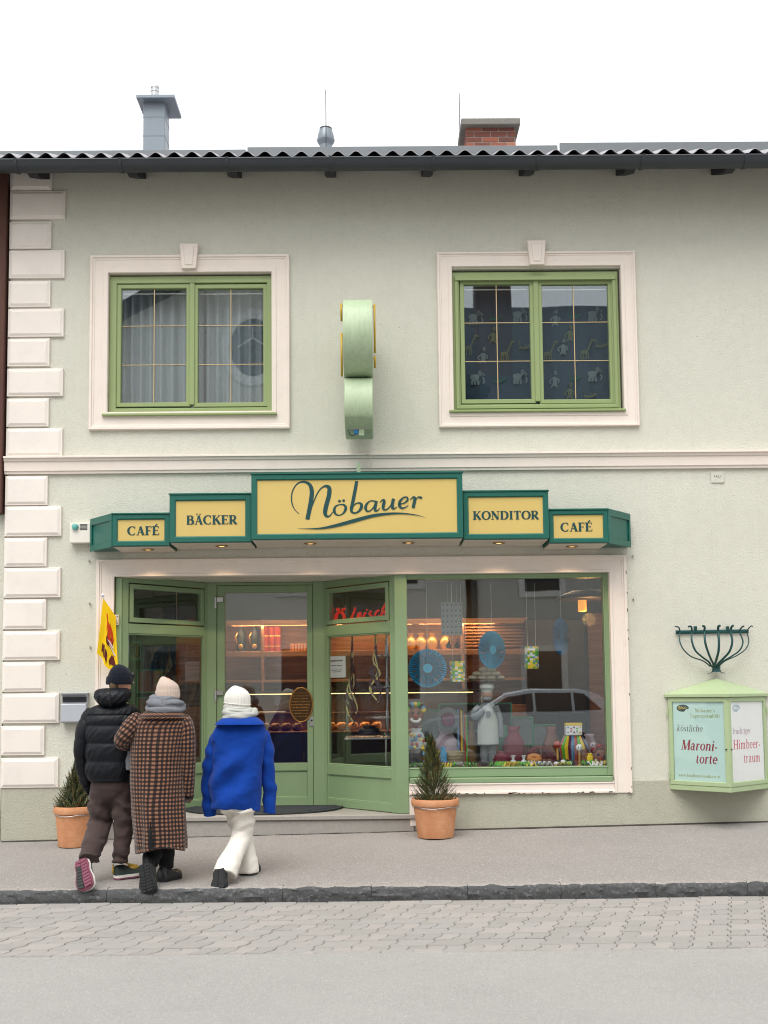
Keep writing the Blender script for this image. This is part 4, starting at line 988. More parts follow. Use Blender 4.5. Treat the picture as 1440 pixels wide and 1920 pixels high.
# --- round projecting sign seen edge on
mat('sign_mould', srgb(120, 158, 116), .5, var=.1, dirt=.2)
mat('neon_yellow', srgb(196, 160, 40), .4, var=.15, vs=10, dirt=.2); mat('grey_plate', srgb(150, 150, 138), .5, var=.1, dirt=.1); mat('blue_plug', srgb(40, 130, 190), .4)
psn = empty('projecting_sign', (ax(672, 690, -.45), 0, 0)); tag(psn, 'pale green projecting sign of two drums seen edge on between upper windows', 'sign')
PXc = psn.location.x; half = .146
def drum_x(b, yc, zc_, r, x0, x1, n=48, a0=0, a1=360, squash=1.0):
    pts = [(yc+r*math.cos(R(a0+(a1-a0)*k/n)), zc_+r*squash*math.sin(R(a0+(a1-a0)*k/n))) for k in range(n+(0 if a1-a0 == 360 else 1))]
    m = len(pts); b.add([(x0, y, z) for y, z in pts]+[(x1, y, z) for y, z in pts], [tuple(range(m)), tuple(range(2*m-1, m-1, -1))]+[(i, i+m, (i+1) % m+m, (i+1) % m) for i in range(m)]); return b
zT, zM, zB = az(672, 566, -.46), az(672, 708, -.46), az(672, 812, -.40)
r1 = (zT-zM)/2; o = drum_x(MB(), -.46, (zT+zM)/2, r1, -half, half).build('drum', 'pale_green', psn, bev=.01, seg=2, smooth=30); recalc(o)
r2 = .30; zc2 = zM-.004-r2
lo_ = MB(); pts = [(-.42+r2*math.cos(R(a)), zc2+r2*math.sin(R(a))) for a in range(60, 216, 6)]+[(-.52, zB), (-.10, zB), (-.10, zM-.06)]
m = len(pts); lo_.add([(-half+.006, y, z) for y, z in pts]+[(half-.002, y, z) for y, z in pts], [tuple(range(m)), tuple(range(2*m-1, m-1, -1))]+[(i, i+m, (i+1) % m+m, (i+1) % m) for i in range(m)])
recalc(lo_.build('lower_lobe', 'pale_green', psn, bev=.008, smooth=30))
MB().box(-half+.03, half-.03, -.545, -.51, zB+.005, zB+.14).build('service_plate', 'grey_plate', psn, bev=.004)
MB().box(.0, .055, -.55, -.47, zB-.06, zB+.006).build('bracket', 'pale_green', psn, bev=.004)
MB().box(-.05, -.002, -.53, -.49, zB-.035, zB+.01).build('connector', 'blue_plug', psn, bev=.003)
MB().tube(cat([(-.06, -.52, zB+.05), (-.10, -.53, zB), (-.08, -.53, zB-.05), (-.03, -.53, zB-.045)], 6), .004, 6).build('wire', 'black_rubber', psn)
for k in (-1, 1):
    for z in (zB+.03, zB+.12): MB().ball((k*(half-.045), -.548, z), .006).build('rivet', 'black_rubber', psn)
for (px, ya, yb, off) in ((640.5, 570, 601, -1), (642, 625, 705, -1), (704, 571, 661, 1), (703, 668, 688, 1)):
    z1, z0 = az(px, ya, -.46), az(px, yb, -.46); x = off*(half+.022)
    MB().tube([(x, -.44, z0), (x, -.50, (z0+z1)/2), (x, -.46, z1)], .011, 8).build('neon_tube', 'neon_yellow', psn, smooth=True)
    MB().tube([(x, -.45, z1-.02), (x-off*.03, -.45, z1-.02)], .006, 6).build('tube_clip', 'neon_yellow', psn)
MB().box(-.03, .03, -.12, .0, zM-.25, zM-.15).build('wall_arm', 'pale_green', psn)
# --- alarm box beside the sign
abx = empty('alarm_box', (ax(153, 1001, -.02), 0, az(153, 1001))); tag(abx, 'small cream alarm box with teal lamp left of the sign', 'alarm box')
mat('cream_plastic', srgb(222, 218, 208), .5, var=.05, dirt=.08); mat('teal_lens', srgb(96, 168, 160), .2, var=.2)
MB().box(-.105, .105, -.09, 0, -.105, .105).build('case', 'cream_plastic', abx, bev=.008, seg=2)
MB().lathe([(.034, -.095), (.034, -.108), (.026, -.125), (.01, -.13)], (0, 0, 0), 18)
b = MB(); prf = [(.034, 0), (.034, .015), (.026, .032), (.008, .038)]; n = 18
b.add([(-.048+r*math.cos(2*math.pi*k/n), -.09-h, .06+r*math.sin(2*math.pi*k/n)) for r, h in prf for k in range(n)], [(i*n+k, i*n+(k+1) % n, (i+1)*n+(k+1) % n, (i+1)*n+k) for i in range(3) for k in range(n)]+[tuple(3*n+k for k in range(n))])
recalc(b.build('lamp', 'teal_lens', abx, smooth=40))
for k in range(5): MB().box(.0, .075, -.0935, -.089, .03+.013*k, .036+.013*k).build('vent_slot', 'black_rubber', abx, bev=0)
# --- mailbox
mb_ = empty('mailbox', (ax(142, 1328), 0, az(142, 1355))); tag(mb_, 'grey metal mailbox with dark slot on the wall left of the door', 'mailbox')
mat('mail_grey', srgb(168, 172, 180), .42, metal=.35, var=.06)
hw = .128
b = MB(); pf = [(0, 0), (-.085, 0), (-.11, .012), (-.095, .19), (-.05, .205), (-.05, .262), (-.10, .285), (-.10, .297), (0, .297)]
m = len(pf); b.add([(-hw, y, z) for y, z in pf]+[(hw, y, z) for y, z in pf], [tuple(range(m)), tuple(range(2*m-1, m-1, -1))]+[(i, i+m, (i+1) % m+m, (i+1) % m) for i in range(m)])
recalc(b.build('body', 'mail_grey', mb_, bev=.004))
MB().box(-hw+.006, hw-.006, -.054, -.048, .207, .26).build('slot', 'dark_timber', mb_, bev=0)
MB().box(-hw-.004, hw+.012, -.112, -.0, .294, .304).build('lid', 'mail_grey', mb_, bev=.003)
# --- flag on a white pole
mat('flag_yellow', srgb(250, 212, 0), .7, var=.05, vs=6, bump=.1, bs=60); mat('flag_red', srgb(214, 70, 20), .7); mat('flag_brown', srgb(96, 30, 28), .7); mat('flag_white', srgb(236, 232, 236), .7)
mat('pole_white', srgb(214, 212, 218), .35, var=.05)
fl = empty('flag', (ax(217, 1162, 0), 0, az(217, 1162))); tag(fl, 'small yellow flag with brown lettering hanging from a white wall pole', 'flag')
tipv = a3(193, 1118, -.27)-Vector(fl.location); basev = Vector((0, -.03, 0))
MB().tube([basev, tipv], .011, 10).build('pole', 'pole_white', fl, smooth=True)
MB().ball(tipv+Vector((0, 0, .012)), .018).build('pole_knob', 'pole_white', fl, smooth=True)
b = MB(); b.box(-.032, .032, -.012, .02, -.055, .05); b.tube([(0, -.005, -.02), basev+(tipv-basev)*.18], .02, 10); b.build('pole_bracket', 'soffit_paint', fl, bev=.002)
for (dx, dz) in ((-.018, .033), (.018, .033), (-.018, -.038), (.018, -.038)): MB().ball((dx, -.013, dz), .005).build('screw', 'black_rubber', fl)
def FL(u, v, o=0.0):     # u 0 at pole tip .. 1 at the wall end, v metres down from the pole
    t = tipv+(basev-tipv)*(.02+.80*u)
    drop = v*(1+.10*u)
    sway = .018*math.sin(5*u+3*v)*min(1, v*4); wob = .03*math.sin(9*u)*min(1, v*3)
    q = Vector((t.x-.12*v*(1-u)+.03*u+.02*u*v*2+sway*.5+wob*.3, t.y+wob+o*-.9, t.z-.012-drop*(1 if u < .8 else 1)))
    return q+Vector((o*.3, 0, 0))
FH = .56
b = MB(); nu, nv = 18, 24
vs = [FL(i/nu, FH*j/nv*(1-.25*(i/nu)*(1-.9*0)*.0)+(0)) for j in range(nv+1) for i in range(nu+1)]
b.add(vs, [(j*(nu+1)+i, j*(nu+1)+i+1, (j+1)*(nu+1)+i+1, (j+1)*(nu+1)+i) for j in range(nv) for i in range(nu)])
b.build('cloth', 'flag_yellow', fl, smooth=True)
b = MB(); b.add([FL(.86, .20), FL(.97, .20), FL(1.02, .62), FL(.93, .56), FL(.86, .5)], [(0, 1, 2, 3, 4)]); b.build('cloth_fold', 'flag_yellow', fl)
fxf = lambda u, v, y: FL(u, v, .004-y)
def flagtext(b, s, u0, v0, hu, hv, bold=1.6):
    u = u0
    for ch in s:
        w, st_ = glyph(ch)
        SANS = {'K': [L_(.1, 0, .1, 1, .2), L_(.12, .45, .6, 1, .18), L_(.25, .55, .65, 0, .2)], 'R': [L_(.1, 0, .1, 1, .2), [(.1, .93, .16), (.4, .93, .17), (.56, .73, .2), (.4, .5, .17), (.1, .5, .16)], L_(.3, .5, .6, 0, .2)], 'A': [L_(.05, 0, .35, 1, .19), L_(.35, 1, .65, 0, .19), L_(.15, .3, .55, .3, .15)]}
        for k, S in enumerate(SANS[ch]): pen(b, [(u+p[0]*hu, v0-p[1]*hv, p[2]*hu*.9) for p in S], None, -.0006*k, fxf, k=4)
        u += .80*hu
b = MB(); flagtext(b, 'KRA', .12, .505, .33, .080); b.build('lettering', 'flag_brown', fl)
b = MB()
for k, s in enumerate(([(.30, .10, .03), (.40, .13, .07), (.44, .18, .08), (.40, .24, .07)], [(.46, .17, .06), (.58, .19, .08), (.62, .24, .07), (.52, .25, .06)], [(.6, .16, .06), (.74, .22, .08), (.8, .28, .05)], [(.55, .25, .05), (.68, .29, .08), (.72, .34, .07)])): pen(b, s, None, -.0006*k, fxf, k=5)
b.build('red_script', 'flag_red', fl)
b = MB(); pts = [(.64+.20*math.cos(2*math.pi*k/20)*(.9 if math.cos(2*math.pi*k/20) < 0 else .7), .300+.048*math.sin(2*math.pi*k/20)) for k in range(20)]
b.add([fxf(u, v, -.001) for u, v in pts], [tuple(range(20))]); b.build('doughnut_print', 'flag_brown', fl)
b = MB(); b.add([fxf(u, v, -.003) for u, v in ((.22, .340), (.34, .330), (.88, .385), (.84, .405))], [(0, 1, 2, 3)]); b.add([fxf(u, v, -.004) for u, v in ((.55, .30), (.66, .295), (.82, .335), (.76, .345))], [(0, 1, 2, 3)]); b.build('plate_print', 'flag_white', fl)
# --- house number plate
hn = empty('number_plate', (ax(1345, 895), 0, az(1345, 895))); tag(hn, 'tiny pale number plate under the string course at the right', 'plate')
MB().box(-.07, .07, -.012, 0, -.06, .06).build('plate', 'wall_stucco', hn, bev=.004)
b = MB()
for k, S in enumerate(([(-.035, .02, .007), (-.028, .0, .007)], [(-.005, .018, .007), (-.012, .004, .007), (-.002, .0, .007)], [(.012, .018, .006), (.012, .0, .006), (.02, .0, .006)], [(.034, .02, .006), (.034, .0, .006)])): pen(b, S, None, -.0126-.0003*k, lambda u, v, y: (u, y, v), k=3)
b.build('digits', 'black_rubber', hn)
# --- thin cable loop over the string course
cb = MB().tube(cat([a3(687, 852, -.09), a3(692, 851, -.10), a3(695, 858, -.10), a3(696, 870, -.09), a3(694.5, 884, -.06), a3(694, 893, -.02)], 6), .004, 6).build('cable', 'soffit_paint'); tag(cb, 'thin cream cable looping over the string course above the sign', 'cable')
# --- little wall hooks left and right of the shopfront
for k, (px, py) in enumerate(((168, 1052), (169, 1132), (170, 1214), (1186, 1043), (1187, 1124))):
    p = a3(px, py, 0); hk = MB(); hk.tube(cat([(p.x, 0, p.z), (p.x, -.03, p.z), (p.x, -.035, p.z+.012)], 4), .004, 6); hk.lathe([(.012, -.002), (.012, .002)], (p.x, -.006, p.z), 10)
    o = hk.build('wall_hook', 'grey_plate')
    tag(o, ['upper', 'middle', 'lowest', 'upper', 'lower'][k]+' small metal hook in the wall '+('left' if k < 3 else 'right')+' of the shopfront surround', 'hook', 'hooks beside the shopfront')

# --- display case: two glazed doors meeting in a prow
def on_plane(px, py, P, n):
    d = _f+_rt*((px-720)/FPX)-_up*((py-PPY)/FPX); o = Vector((0, -CAM_D, CAM_Z)); return o+d*((Vector(P)-o).dot(n)/d.dot(n))
dc = empty('display_case', (ax(1345, 1400, 0), 0, az(1345, 1480, 0))); tag(dc, 'light green prow shaped glazed case holding two cake posters on the wall', 'display case')
O = Vector(dc.location)
A_ = Vector((ax(1253.5, 1400, 0), -.02, 0)); C_ = Vector((ax(1437.5, 1400, 0), -.02, 0)); B_ = Vector((0, -.50, 0)); B_.x = ax(1367.5, 1400, -.5)
zb, zt = az(1371, 1486, -.5), az(1367, 1308, -.5)
b = MB(); pl3 = [A_, B_, C_, Vector((C_.x, 0, 0)), Vector((A_.x, 0, 0))]
def shell(b, P, z0, z1):
    n = len(P); b.add([(p.x-O.x, p.y, z0-O.z) for p in P]+[(p.x-O.x, p.y, z1-O.z) for p in P], [tuple(range(n))[::-1], tuple(range(n, 2*n))]+[(i, (i+1) % n, (i+1) % n+n, i+n) for i in range(n)])
shell(b, pl3, zb-.004, zb+.045); recalc(b.build('base', 'case_green', dc, bev=.004))
b = MB(); ov = [A_+Vector((-.03, 0, 0)), B_+Vector((0, -.035, 0)), C_+Vector((.03, 0, 0)), Vector((C_.x+.03, 0, 0)), Vector((A_.x-.03, 0, 0))]
ze = zt+.005; apex = Vector((ax(1343, 1272, -.03), -.0, az(1343, 1272, -.03)))
n = 5; b.add([(p.x-O.x, p.y, ze-O.z) for p in ov]+[(p.x-O.x, p.y, ze+.034-O.z) for p in ov]+[(apex.x-O.x, -.06, apex.z-O.z), (apex.x-O.x, 0, apex.z-O.z)],
           [(4, 3, 2, 1, 0), (0, 1, 6, 5), (1, 2, 7, 6), (2, 3, 8, 7), (4, 0, 5, 9), (5, 6, 10), (6, 7, 10), (7, 8, 11, 10), (9, 5, 10, 11), (3, 4, 9, 11, 8)])
recalc(b.build('roof', 'case_green', dc, bev=.004))
mat('poster_mint', srgb(186, 216, 210), .5, var=.03); mat('poster_white', srgb(240, 240, 240), .5, var=.02)
mat('ink_maroon', srgb(140, 28, 52), .6); mat('ink_plum', srgb(78, 44, 66), .6); mat('ink_olive', srgb(146, 150, 62), .6); mat('ink_pink', srgb(206, 76, 96), .6); mat('ink_lilac', srgb(150, 84, 130), .6); mat('ink_faint', srgb(170, 190, 205), .6); mat('ink_dark', srgb(30, 56, 56), .6); mat('ink_gold', srgb(180, 160, 70), .6)
glass('case_glass', (.985, .99, .99), .03)
def face(P, Q, poster, name):
    v = (Q-P); L = v.length; e = empty(name, (P.x-O.x, P.y, zb-O.z), math.atan2(v.y, v.x), parent=dc); H = zt-zb
    fw = .044
    b = MB(); ring(b, .006, L-.006, .05, H, fw, -.004, .013); recalc(b.build('door_frame', 'case_green', e))
    q = MB(); ring(q, .0, L, .046, H+.004, .014, .0, .035); recalc(q.build('case_edge', 'case_green', e))
    MB().box(.006+fw-.004, L-.006-fw+.004, .003, .007, .05+fw-.004, H-fw+.004).build('pane', 'case_glass', e)
    MB().box(.012+fw-.02, L-.012-fw+.02, .014, .018, .05+fw-.02, H-fw+.02).build('poster', poster, e, bev=0)
    for z in (.14, H-.14): MB().tube([(.004 if P is A_ else L-.004, -.010, z-.035), (.004 if P is A_ else L-.004, -.010, z+.035)], .008, 8).build('hinge', 'case_green', e)
    MB().tube([(L-.03 if P is A_ else .03, -.002, H*.45), (L-.03 if P is A_ else .03, -.012, H*.45)], .008, 10).build('lock', 'black_rubber', e)
    d = v.normalized(); nn = Vector((-d.y, d.x, 0)); pl0 = P+nn*.014
    def line(s, x0, x1, yb_, cap, m, slant=.0, bold=1.0):
        a = on_plane(x0, yb_, pl0, nn); c = on_plane(x1, yb_, pl0, nn); u0 = (a-P).dot(d); u1 = (c-P).dot(d)
        dep = (a-Vector((0, -CAM_D, CAM_Z))).dot(_f); h = cap*dep/FPX; sx = (u1-u0)/((text_width(s)+slant)*h); k = (c.z-a.z)/(u1-u0)*0
        b = MB(); text(b, s, u0, a.z-zb, h, lambda u, v_, y: (u, y, v_), slant=slant, bold=bold, sx=sx, y=.0135, dy=.0002); b.build('lettering', m, e)
    def loc(px, py): p = on_plane(px, py, pl0, nn); return (p-P).dot(d), p.z-zb
    return e, line, loc
e, line, loc = face(A_, B_, 'poster_mint', 'case_door')
def shifted(b, f): return b
line("Nöbauer's", 1303, 1341, 1335.6, 7.2, 'ink_olive', bold=1.0); line('Tagesspezialität', 1293.5, 1350, 1345.2, 7.0, 'ink_olive')
line('köstliche', 1269, 1318.5, 1371, 12.3, 'ink_plum', .18, .8); line('Maroni-', 1276.5, 1348, 1406, 19, 'ink_maroon', .2, 1.25); line('torte', 1304, 1347, 1431, 18.5, 'ink_maroon', .2, 1.25)
line('www.konditorei-noebauer.at', 1272.5, 1351, 1455.7, 6, 'ink_olive', .1)
def leaf_logo(e, loc, px0, px1, py0, py1, m1, m2):
    b = MB(); pts = []
    for k in range(24):
        a = 2*math.pi*k/24; x, y = math.cos(a), math.sin(a); y *= 1 if y > 0 or x < .3 else .45
        pts.append(loc((px0+px1)/2+x*(px1-px0)/2, (py0+py1)/2-y*(py1-py0)/2))
    b.add([(u, .0136, v) for u, v in pts], [tuple(range(24))]); b.build('logo', m1, e)
    b = MB(); w_ = (px1-px0); P = [loc(px0+w_*t, (py0+py1)/2+(py1-py0)*f_) for t, f_ in ((.12, .12), (.22, -.28), (.28, .2), (.38, -.22), (.44, .1), (.52, -.1), (.58, .12), (.66, -.08), (.74, .08), (.86, -.08))]
    pen(b, [(u, v, .007) for u, v in P], None, .0130, lambda u, v, y: (u, y, v), k=4); b.build('logo_script', m2, e)
leaf_logo(e, loc, 1268.5, 1291.5, 1321, 1334.5, 'ink_dark', 'ink_gold')
b = MB(); u0, v0 = loc(1277, 1465); u1, _ = loc(1347, 1468); x = u0
while x < u1: w = rnd.uniform(.006, .022); b.box(x, x+w, .0126, .0138, v0-.004, v0+.002); x += w+.006
b.build('fine_print', 'ink_faint', e)['kind'] = 'stuff'
e, line, loc = face(B_, C_, 'poster_white', 'case_door')
line('fruchtiger', 1374, 1407.5, 1376.5, 11.5, 'ink_lilac', .15, .75); line('Himbeer-', 1375, 1426, 1405.5, 18, 'ink_pink', .05, 1.0); line('traum', 1394.5, 1426, 1430.5, 18, 'ink_pink', .05, 1.0)
leaf_logo(e, loc, 1373, 1387.5, 1321, 1335, 'ink_faint', 'poster_white')
# --- wrought iron half basket above it
mat('iron_green', srgb(16, 66, 66), .45, metal=.2, var=.15, dirt=.1)
ib = empty('iron_basket', (ax(1340, 1250), 0, az(1340, 1250))); tag(ib, 'dark green wrought iron half basket of seven curved bars on the wall', 'iron basket')
I0 = Vector(ib.location)
pa, pb_ = a3(1267, 1185.5, -.02)-I0, a3(1403.5, 1183.5, -.02)-I0
MB().tube([pa, pb_], [(.006, .020)]*2, 8, flat=(0, 0, 1)).build('wall_bar', 'iron_green', ib)
ribs = [((1266, 1175, -.10), (1272, 1176, -.07), (1275, 1184, -.04), (1274, 1200, -.07), (1281, 1217, -.10), (1296, 1231, -.10), (1318, 1239, -.09), (1331, 1249, -.05)),
        ((1291, 1175, -.18), (1296, 1175, -.16), (1297, 1184, -.13), (1297, 1201, -.16), (1304, 1220, -.17), (1318, 1233, -.14), (1329, 1241, -.10), (1334, 1250, -.06)),
        ((1318, 1174, -.24), (1321, 1175, -.22), (1321, 1184, -.20), (1322, 1203, -.24), (1327, 1221, -.22), (1333, 1236, -.16), (1337, 1244, -.11), (1338, 1251, -.07)),
        ((1350, 1173, -.26), (1347, 1175, -.24), (1346.5, 1184, -.22), (1348, 1203, -.26), (1347, 1222, -.24), (1343, 1237, -.17), (1341, 1245, -.12), (1340, 1251, -.07)),
        ((1375, 1173, -.24), (1372, 1175, -.22), (1370, 1184, -.20), (1373, 1203, -.24), (1368, 1221, -.22), (1357, 1234, -.16), (1348, 1243, -.11), (1343, 1251, -.07)),
        ((1395, 1174, -.18), (1391, 1176, -.16), (1387, 1185, -.13), (1393, 1203, -.16), (1387, 1219, -.17), (1371, 1231, -.14), (1356, 1240, -.10), (1346, 1250, -.06)),
        ((1411, 1175, -.10), (1408, 1174, -.08), (1401, 1184, -.04), (1404, 1203, -.07), (1397, 1218, -.10), (1380, 1230, -.10), (1360, 1239, -.09), (1348, 1249, -.05))]
for i, rb in enumerate(ribs):
    P = [a3(*p)-I0 for p in rb]; w = (.007, .010, .0115, .0125, .0115, .008, .006)[i]
    MB().tube(cat(P, 6), w, 8).build('rib', 'iron_green', ib, smooth=40)
b = MB(); b.lathe([(.050, -.035), (.044, -.02), (.040, .0), (.046, .02)], (0, -.055, -.02), 18, sy=.8); b.build('collar', 'iron_green', ib, smooth=40)
for s in (-1, 1):
    MB().tube(cat([(s*.035, -.06, -.04), (s*.05, -.06, -.062), (s*.085, -.06, -.068)], 5), .004, 6).build('scroll', 'iron_green', ib)
    px = 1303.5 if s < 0 else 1364; p = a3(px, 1178, -.012)-I0; MB().box(p.x-.014, p.x+.014, -.03, 0, p.z-.02, p.z+.02).build('wall_lug', 'iron_green', ib)

# --- potted conifers
terra = NT('terracotta'); tv = terra.mapping((1, 1, 1)); tn = terra.noise(6, 5, tv, .65); ts = terra.noise(5, 5, terra.mapping((.4, .4, 6)), .6)
tc_ = terra.ramp(tn, [(.3, srgb(182, 122, 84)), (.55, srgb(198, 140, 100)), (.75, srgb(208, 158, 122))])
tc_ = terra.mix(terra.math('MULTIPLY', terra.ramp(ts, [(.55, (0, 0, 0)), (.75, (1, 1, 1))]), .35), tc_, srgb(224, 180, 148)); terra.base(tc_); terra.rough(.85); terra.bump(terra.noise(140, 3, tv), .25, .003); MATS['terracotta'] = terra.m
mat('soil', srgb(48, 40, 32), .95, var=.3, vs=30, bump=.8, bs=60)
mat('twig_bark', srgb(74, 70, 40), .9, var=.2)
for k, c in enumerate(((58, 76, 40), (84, 98, 46), (44, 62, 38), (110, 110, 52), (128, 100, 52))): mat('needle%d' % k, srgb(*c), .6, var=.2, vs=40)
def conifer(name, label, px, rim_y, foot_y, Y, rpx, hpx, seed, lean):
    rr = random.Random(seed); x = ax(px, foot_y, Y); z0 = pave_z(x, Y)+.004; sc = (CAM_D+Y)/FPX
    t = empty(name, (x, Y, z0)); tag(t, label, 'potted plant', 'potted conifers beside the shop door')
    Hh = az(px, rim_y, Y)-z0; Rr = rpx*sc
    pot = MB().lathe([(Rr*.74, 0), (Rr*.755, .012), (Rr*.90, Hh*.80), (Rr*.90, Hh*.81), (Rr*.97, Hh*.82), (Rr*1.0, Hh*.87), (Rr*1.0, Hh*.95), (Rr*.975, Hh*.995), (Rr*.93, Hh), (Rr*.88, Hh*.98), (Rr*.86, Hh*.90), (Rr*.82, Hh*.84)], (0, 0, 0), 44, cap=False).build('pot', 'terracotta', t, smooth=50)
    MB().lathe([(.001, Hh*.88), (Rr*.86, Hh*.86)], (0, 0, 0), 30, cap=False).build('soil', 'soil', t)
    pts = [(Rr*.985*math.cos(2*math.pi*k/40)*(.96+.03*math.sin(k)), Rr*.985*math.sin(2*math.pi*k/40), Hh*.79+.006*math.sin(k*.6)) for k in range(41)]
    MB().tube(pts, .004, 6, cap=False).build('wire_band', 'steel', t, smooth=True)
    FH_ = hpx*sc; zb_ = Hh*.88
    MB().tube([(0, 0, zb_-.05), (lean*.4, 0, zb_+FH_*.5), (lean, 0, zb_+FH_*.92)], [.012, .008, .003], 7).build('trunk', 'twig_bark', t)
    fo = MB(); tw = MB(); n = 560
    for i in range(n):
        h = (i/n)**1.15; zz = zb_+.01+FH_*.88*h
        env = Rr*.84*(1-h)**.75*(.82+.25*math.sin(3.1*h+1))+.012
        a = rr.uniform(0, 2*math.pi); r0 = env*math.sqrt(rr.uniform(.08, 1))
        p0 = Vector((lean*h+r0*.55*math.cos(a), r0*.55*math.sin(a), zz-.05)); out = .42*(1-h)+.10
        d = Vector((math.cos(a)*out+rr.uniform(-.12, .12), math.sin(a)*out+rr.uniform(-.12, .12), 1)).normalized()
        ln = rr.uniform(.08, .15)*(1-.35*h); p1 = p0+Vector((math.cos(a), math.sin(a), 0))*r0*.35+d*ln
        mid = (p0+p1)/2+Vector((math.cos(a), math.sin(a), 0))*.012
        tw.tube([p0, mid, p1], [.0025, .002, .001], 4, cap=False)
        mk = rr.choice((0, 0, 1, 2, 2, 3)) if rr.random() > .1 else 4
        m = 22
        for j in range(m):
            s_ = (j+.5)/m; p = p0.lerp(mid, s_*2) if s_ < .5 else mid.lerp(p1, s_*2-1)
            b_ = j*2.4+i; side = d.orthogonal().normalized(); side = Matrix.Rotation(b_, 3, d) @ side
            L = .016*(1.1-.5*s_); tip = p+side*L+d*L*.9; wv = d.cross(side).normalized()*.0034
            fo.add([p-wv, p+wv, tip], [(0, 1, 2)], mi=mk)
        for j in range(4):
            side = Matrix.Rotation(j*1.57, 3, d) @ d.orthogonal().normalized(); fo.add([p1-side*.002, p1+side*.002, p1+d*.014], [(0, 1, 2)], mi=3 if mk != 4 else 4)
    tw.build('twigs', 'twig_bark', t)['kind'] = 'stuff'
    fo.build('foliage', ['needle%d' % k for k in range(5)], t)['kind'] = 'stuff'
    return t
conifer('potted_conifer', 'terracotta pot with cone shaped evergreen right of the shop step below the big window', 816.8, 1497, 1569, -.34, 44.5, 136, 3, -.04)
conifer('potted_conifer', 'terracotta pot with spiky evergreen half hidden behind the person in black', 138.5, 1511, 1586, -.36, 37.5, 100, 5, .03)
# ================================================================== INSIDE THE SHOP
mat('brown_wood', srgb(112, 66, 40), .5, var=.15, vs=4, aniso=(1, 1, 6)); mat('bread', srgb(176, 118, 62), .7, var=.25, vs=30, bump=.4, bs=60)
mat('dark_bread', srgb(92, 58, 36), .7, var=.3, vs=30, bump=.4, bs=60); mat('pale_dough', srgb(196, 184, 160), .75, var=.12, vs=20)
mat('gift_red', srgb(176, 64, 48), .5, var=.25, vs=40); mat('gift_dark', srgb(46, 52, 50), .5, var=.2, vs=20); mat('gold_foil', srgb(214, 168, 90), .35, metal=.5, var=.2, vs=40)
mat('silver', srgb(176, 180, 182), .25, metal=.85, var=.1); mat('paper_white', srgb(226, 228, 230), .8)
mat('maroon_cloth', srgb(104, 24, 46), .7, var=.2, vs=9); mat('plum', srgb(92, 20, 62), .6, var=.1); mat('grey_cloth', srgb(116, 124, 128), .85, var=.12, vs=9); mat('apron', srgb(176, 182, 178), .85, var=.05, vs=6)
mat('skin_doll', srgb(150, 112, 92), .6, var=.1); mat('straw', srgb(150, 138, 110), .85, var=.25, vs=40, bump=.5, bs=70, aniso=(1, 1, 4)); mat('lavender', srgb(178, 164, 176), .8, var=.1)
mat('sack', srgb(122, 96, 52), .85, var=.2, vs=12); mat('black_item', srgb(22, 22, 24), .4, var=.2); mat('leaf_green', srgb(84, 170, 48), .7, var=.2, vs=20); mat('paper_blue', srgb(90, 150, 190), .7, var=.2, vs=20); mat('paper_yellow', srgb(226, 196, 40), .7, var=.2); mat('paper_red', srgb(150, 44, 36), .7, var=.2)
mat('neon_red', srgb(206, 36, 30), .4, emit=srgb(206, 30, 24), es=.35); mat('neon_rim', srgb(230, 140, 70), .4)
mat('ribbon_dark', srgb(74, 54, 66), .6, var=.2, vs=20); mat('ribbon_cream', srgb(196, 186, 128), .6, var=.15, vs=20)
# --- back shelf wall
bs_ = empty('back_shelf', (-.3, 3.55, FLZ)); tag(bs_, 'lit wooden wall shelving behind the counter seen through the glass', 'shelf')
B0 = Vector(bs_.location); BYs = 3.55
def bx_(name, x0, x1, y0, y1, z0, z1, m, e=bs_, bev=.004): return MB().box(x0-B0.x, x1-B0.x, y0-B0.y, y1-B0.y, z0-B0.z, z1-B0.z).build(name, m, e, bev=bev)
sx0, sx1 = ax(300, 1200, BYs), ax(988, 1200, BYs)
zs_ = [az(700, y, BYs) for y in (1163, 1221, 1275, 1325)]
bx_('back_panel', sx0, sx1, 3.95, 3.99, FLZ+.004, zs_[0]+.03, 'warm_wood')
for z in zs_: bx_('shelf_board', sx0, sx1, BYs, 3.945, z-.022, z+.012, 'warm_wood')
for px in (300, 492, 610, 745, 868, 987): x = ax(px, 1200, BYs); bx_('upright', x-.018, x+.018, BYs-.01, 3.94, FLZ+.004, zs_[0]+.02, 'warm_wood')
bx_('cabinet', sx0, sx1, BYs-.04, 3.94, FLZ+.004, zs_[3]-.03, 'warm_wood')
for i in range(3):
    xa = (sx0, ax(492, 1200, BYs), ax(868, 1200, BYs))[i]+.03; xb = (ax(492, 1200, BYs), ax(868, 1200, BYs), sx1)[i]-.03
    for zq in zs_[:2]: bx_('light_strip', xa, xb, BYs+.05, BYs+.07, zq-.034, zq-.024, 'strip_soft'); bx_('shelf_lip', xa-.01, xb+.01, BYs-.012, BYs+.004, zq-.062, zq+.014, 'warm_wood')
for k in range(9):
    z = zs_[1]+.045+k*.042
    bx_('slat', ax(872, 1200, BYs), ax(984, 1200, BYs), BYs+.06, BYs+.085, z, z+.024, 'warm_wood')
def shelf_thing(name, label, catg, px, z, fn, group=None, Y=3.7):
    x = ax(px, 1200, Y); t = empty(name, (x, Y, z)); tag(t, label, catg, group); fn(t); return t
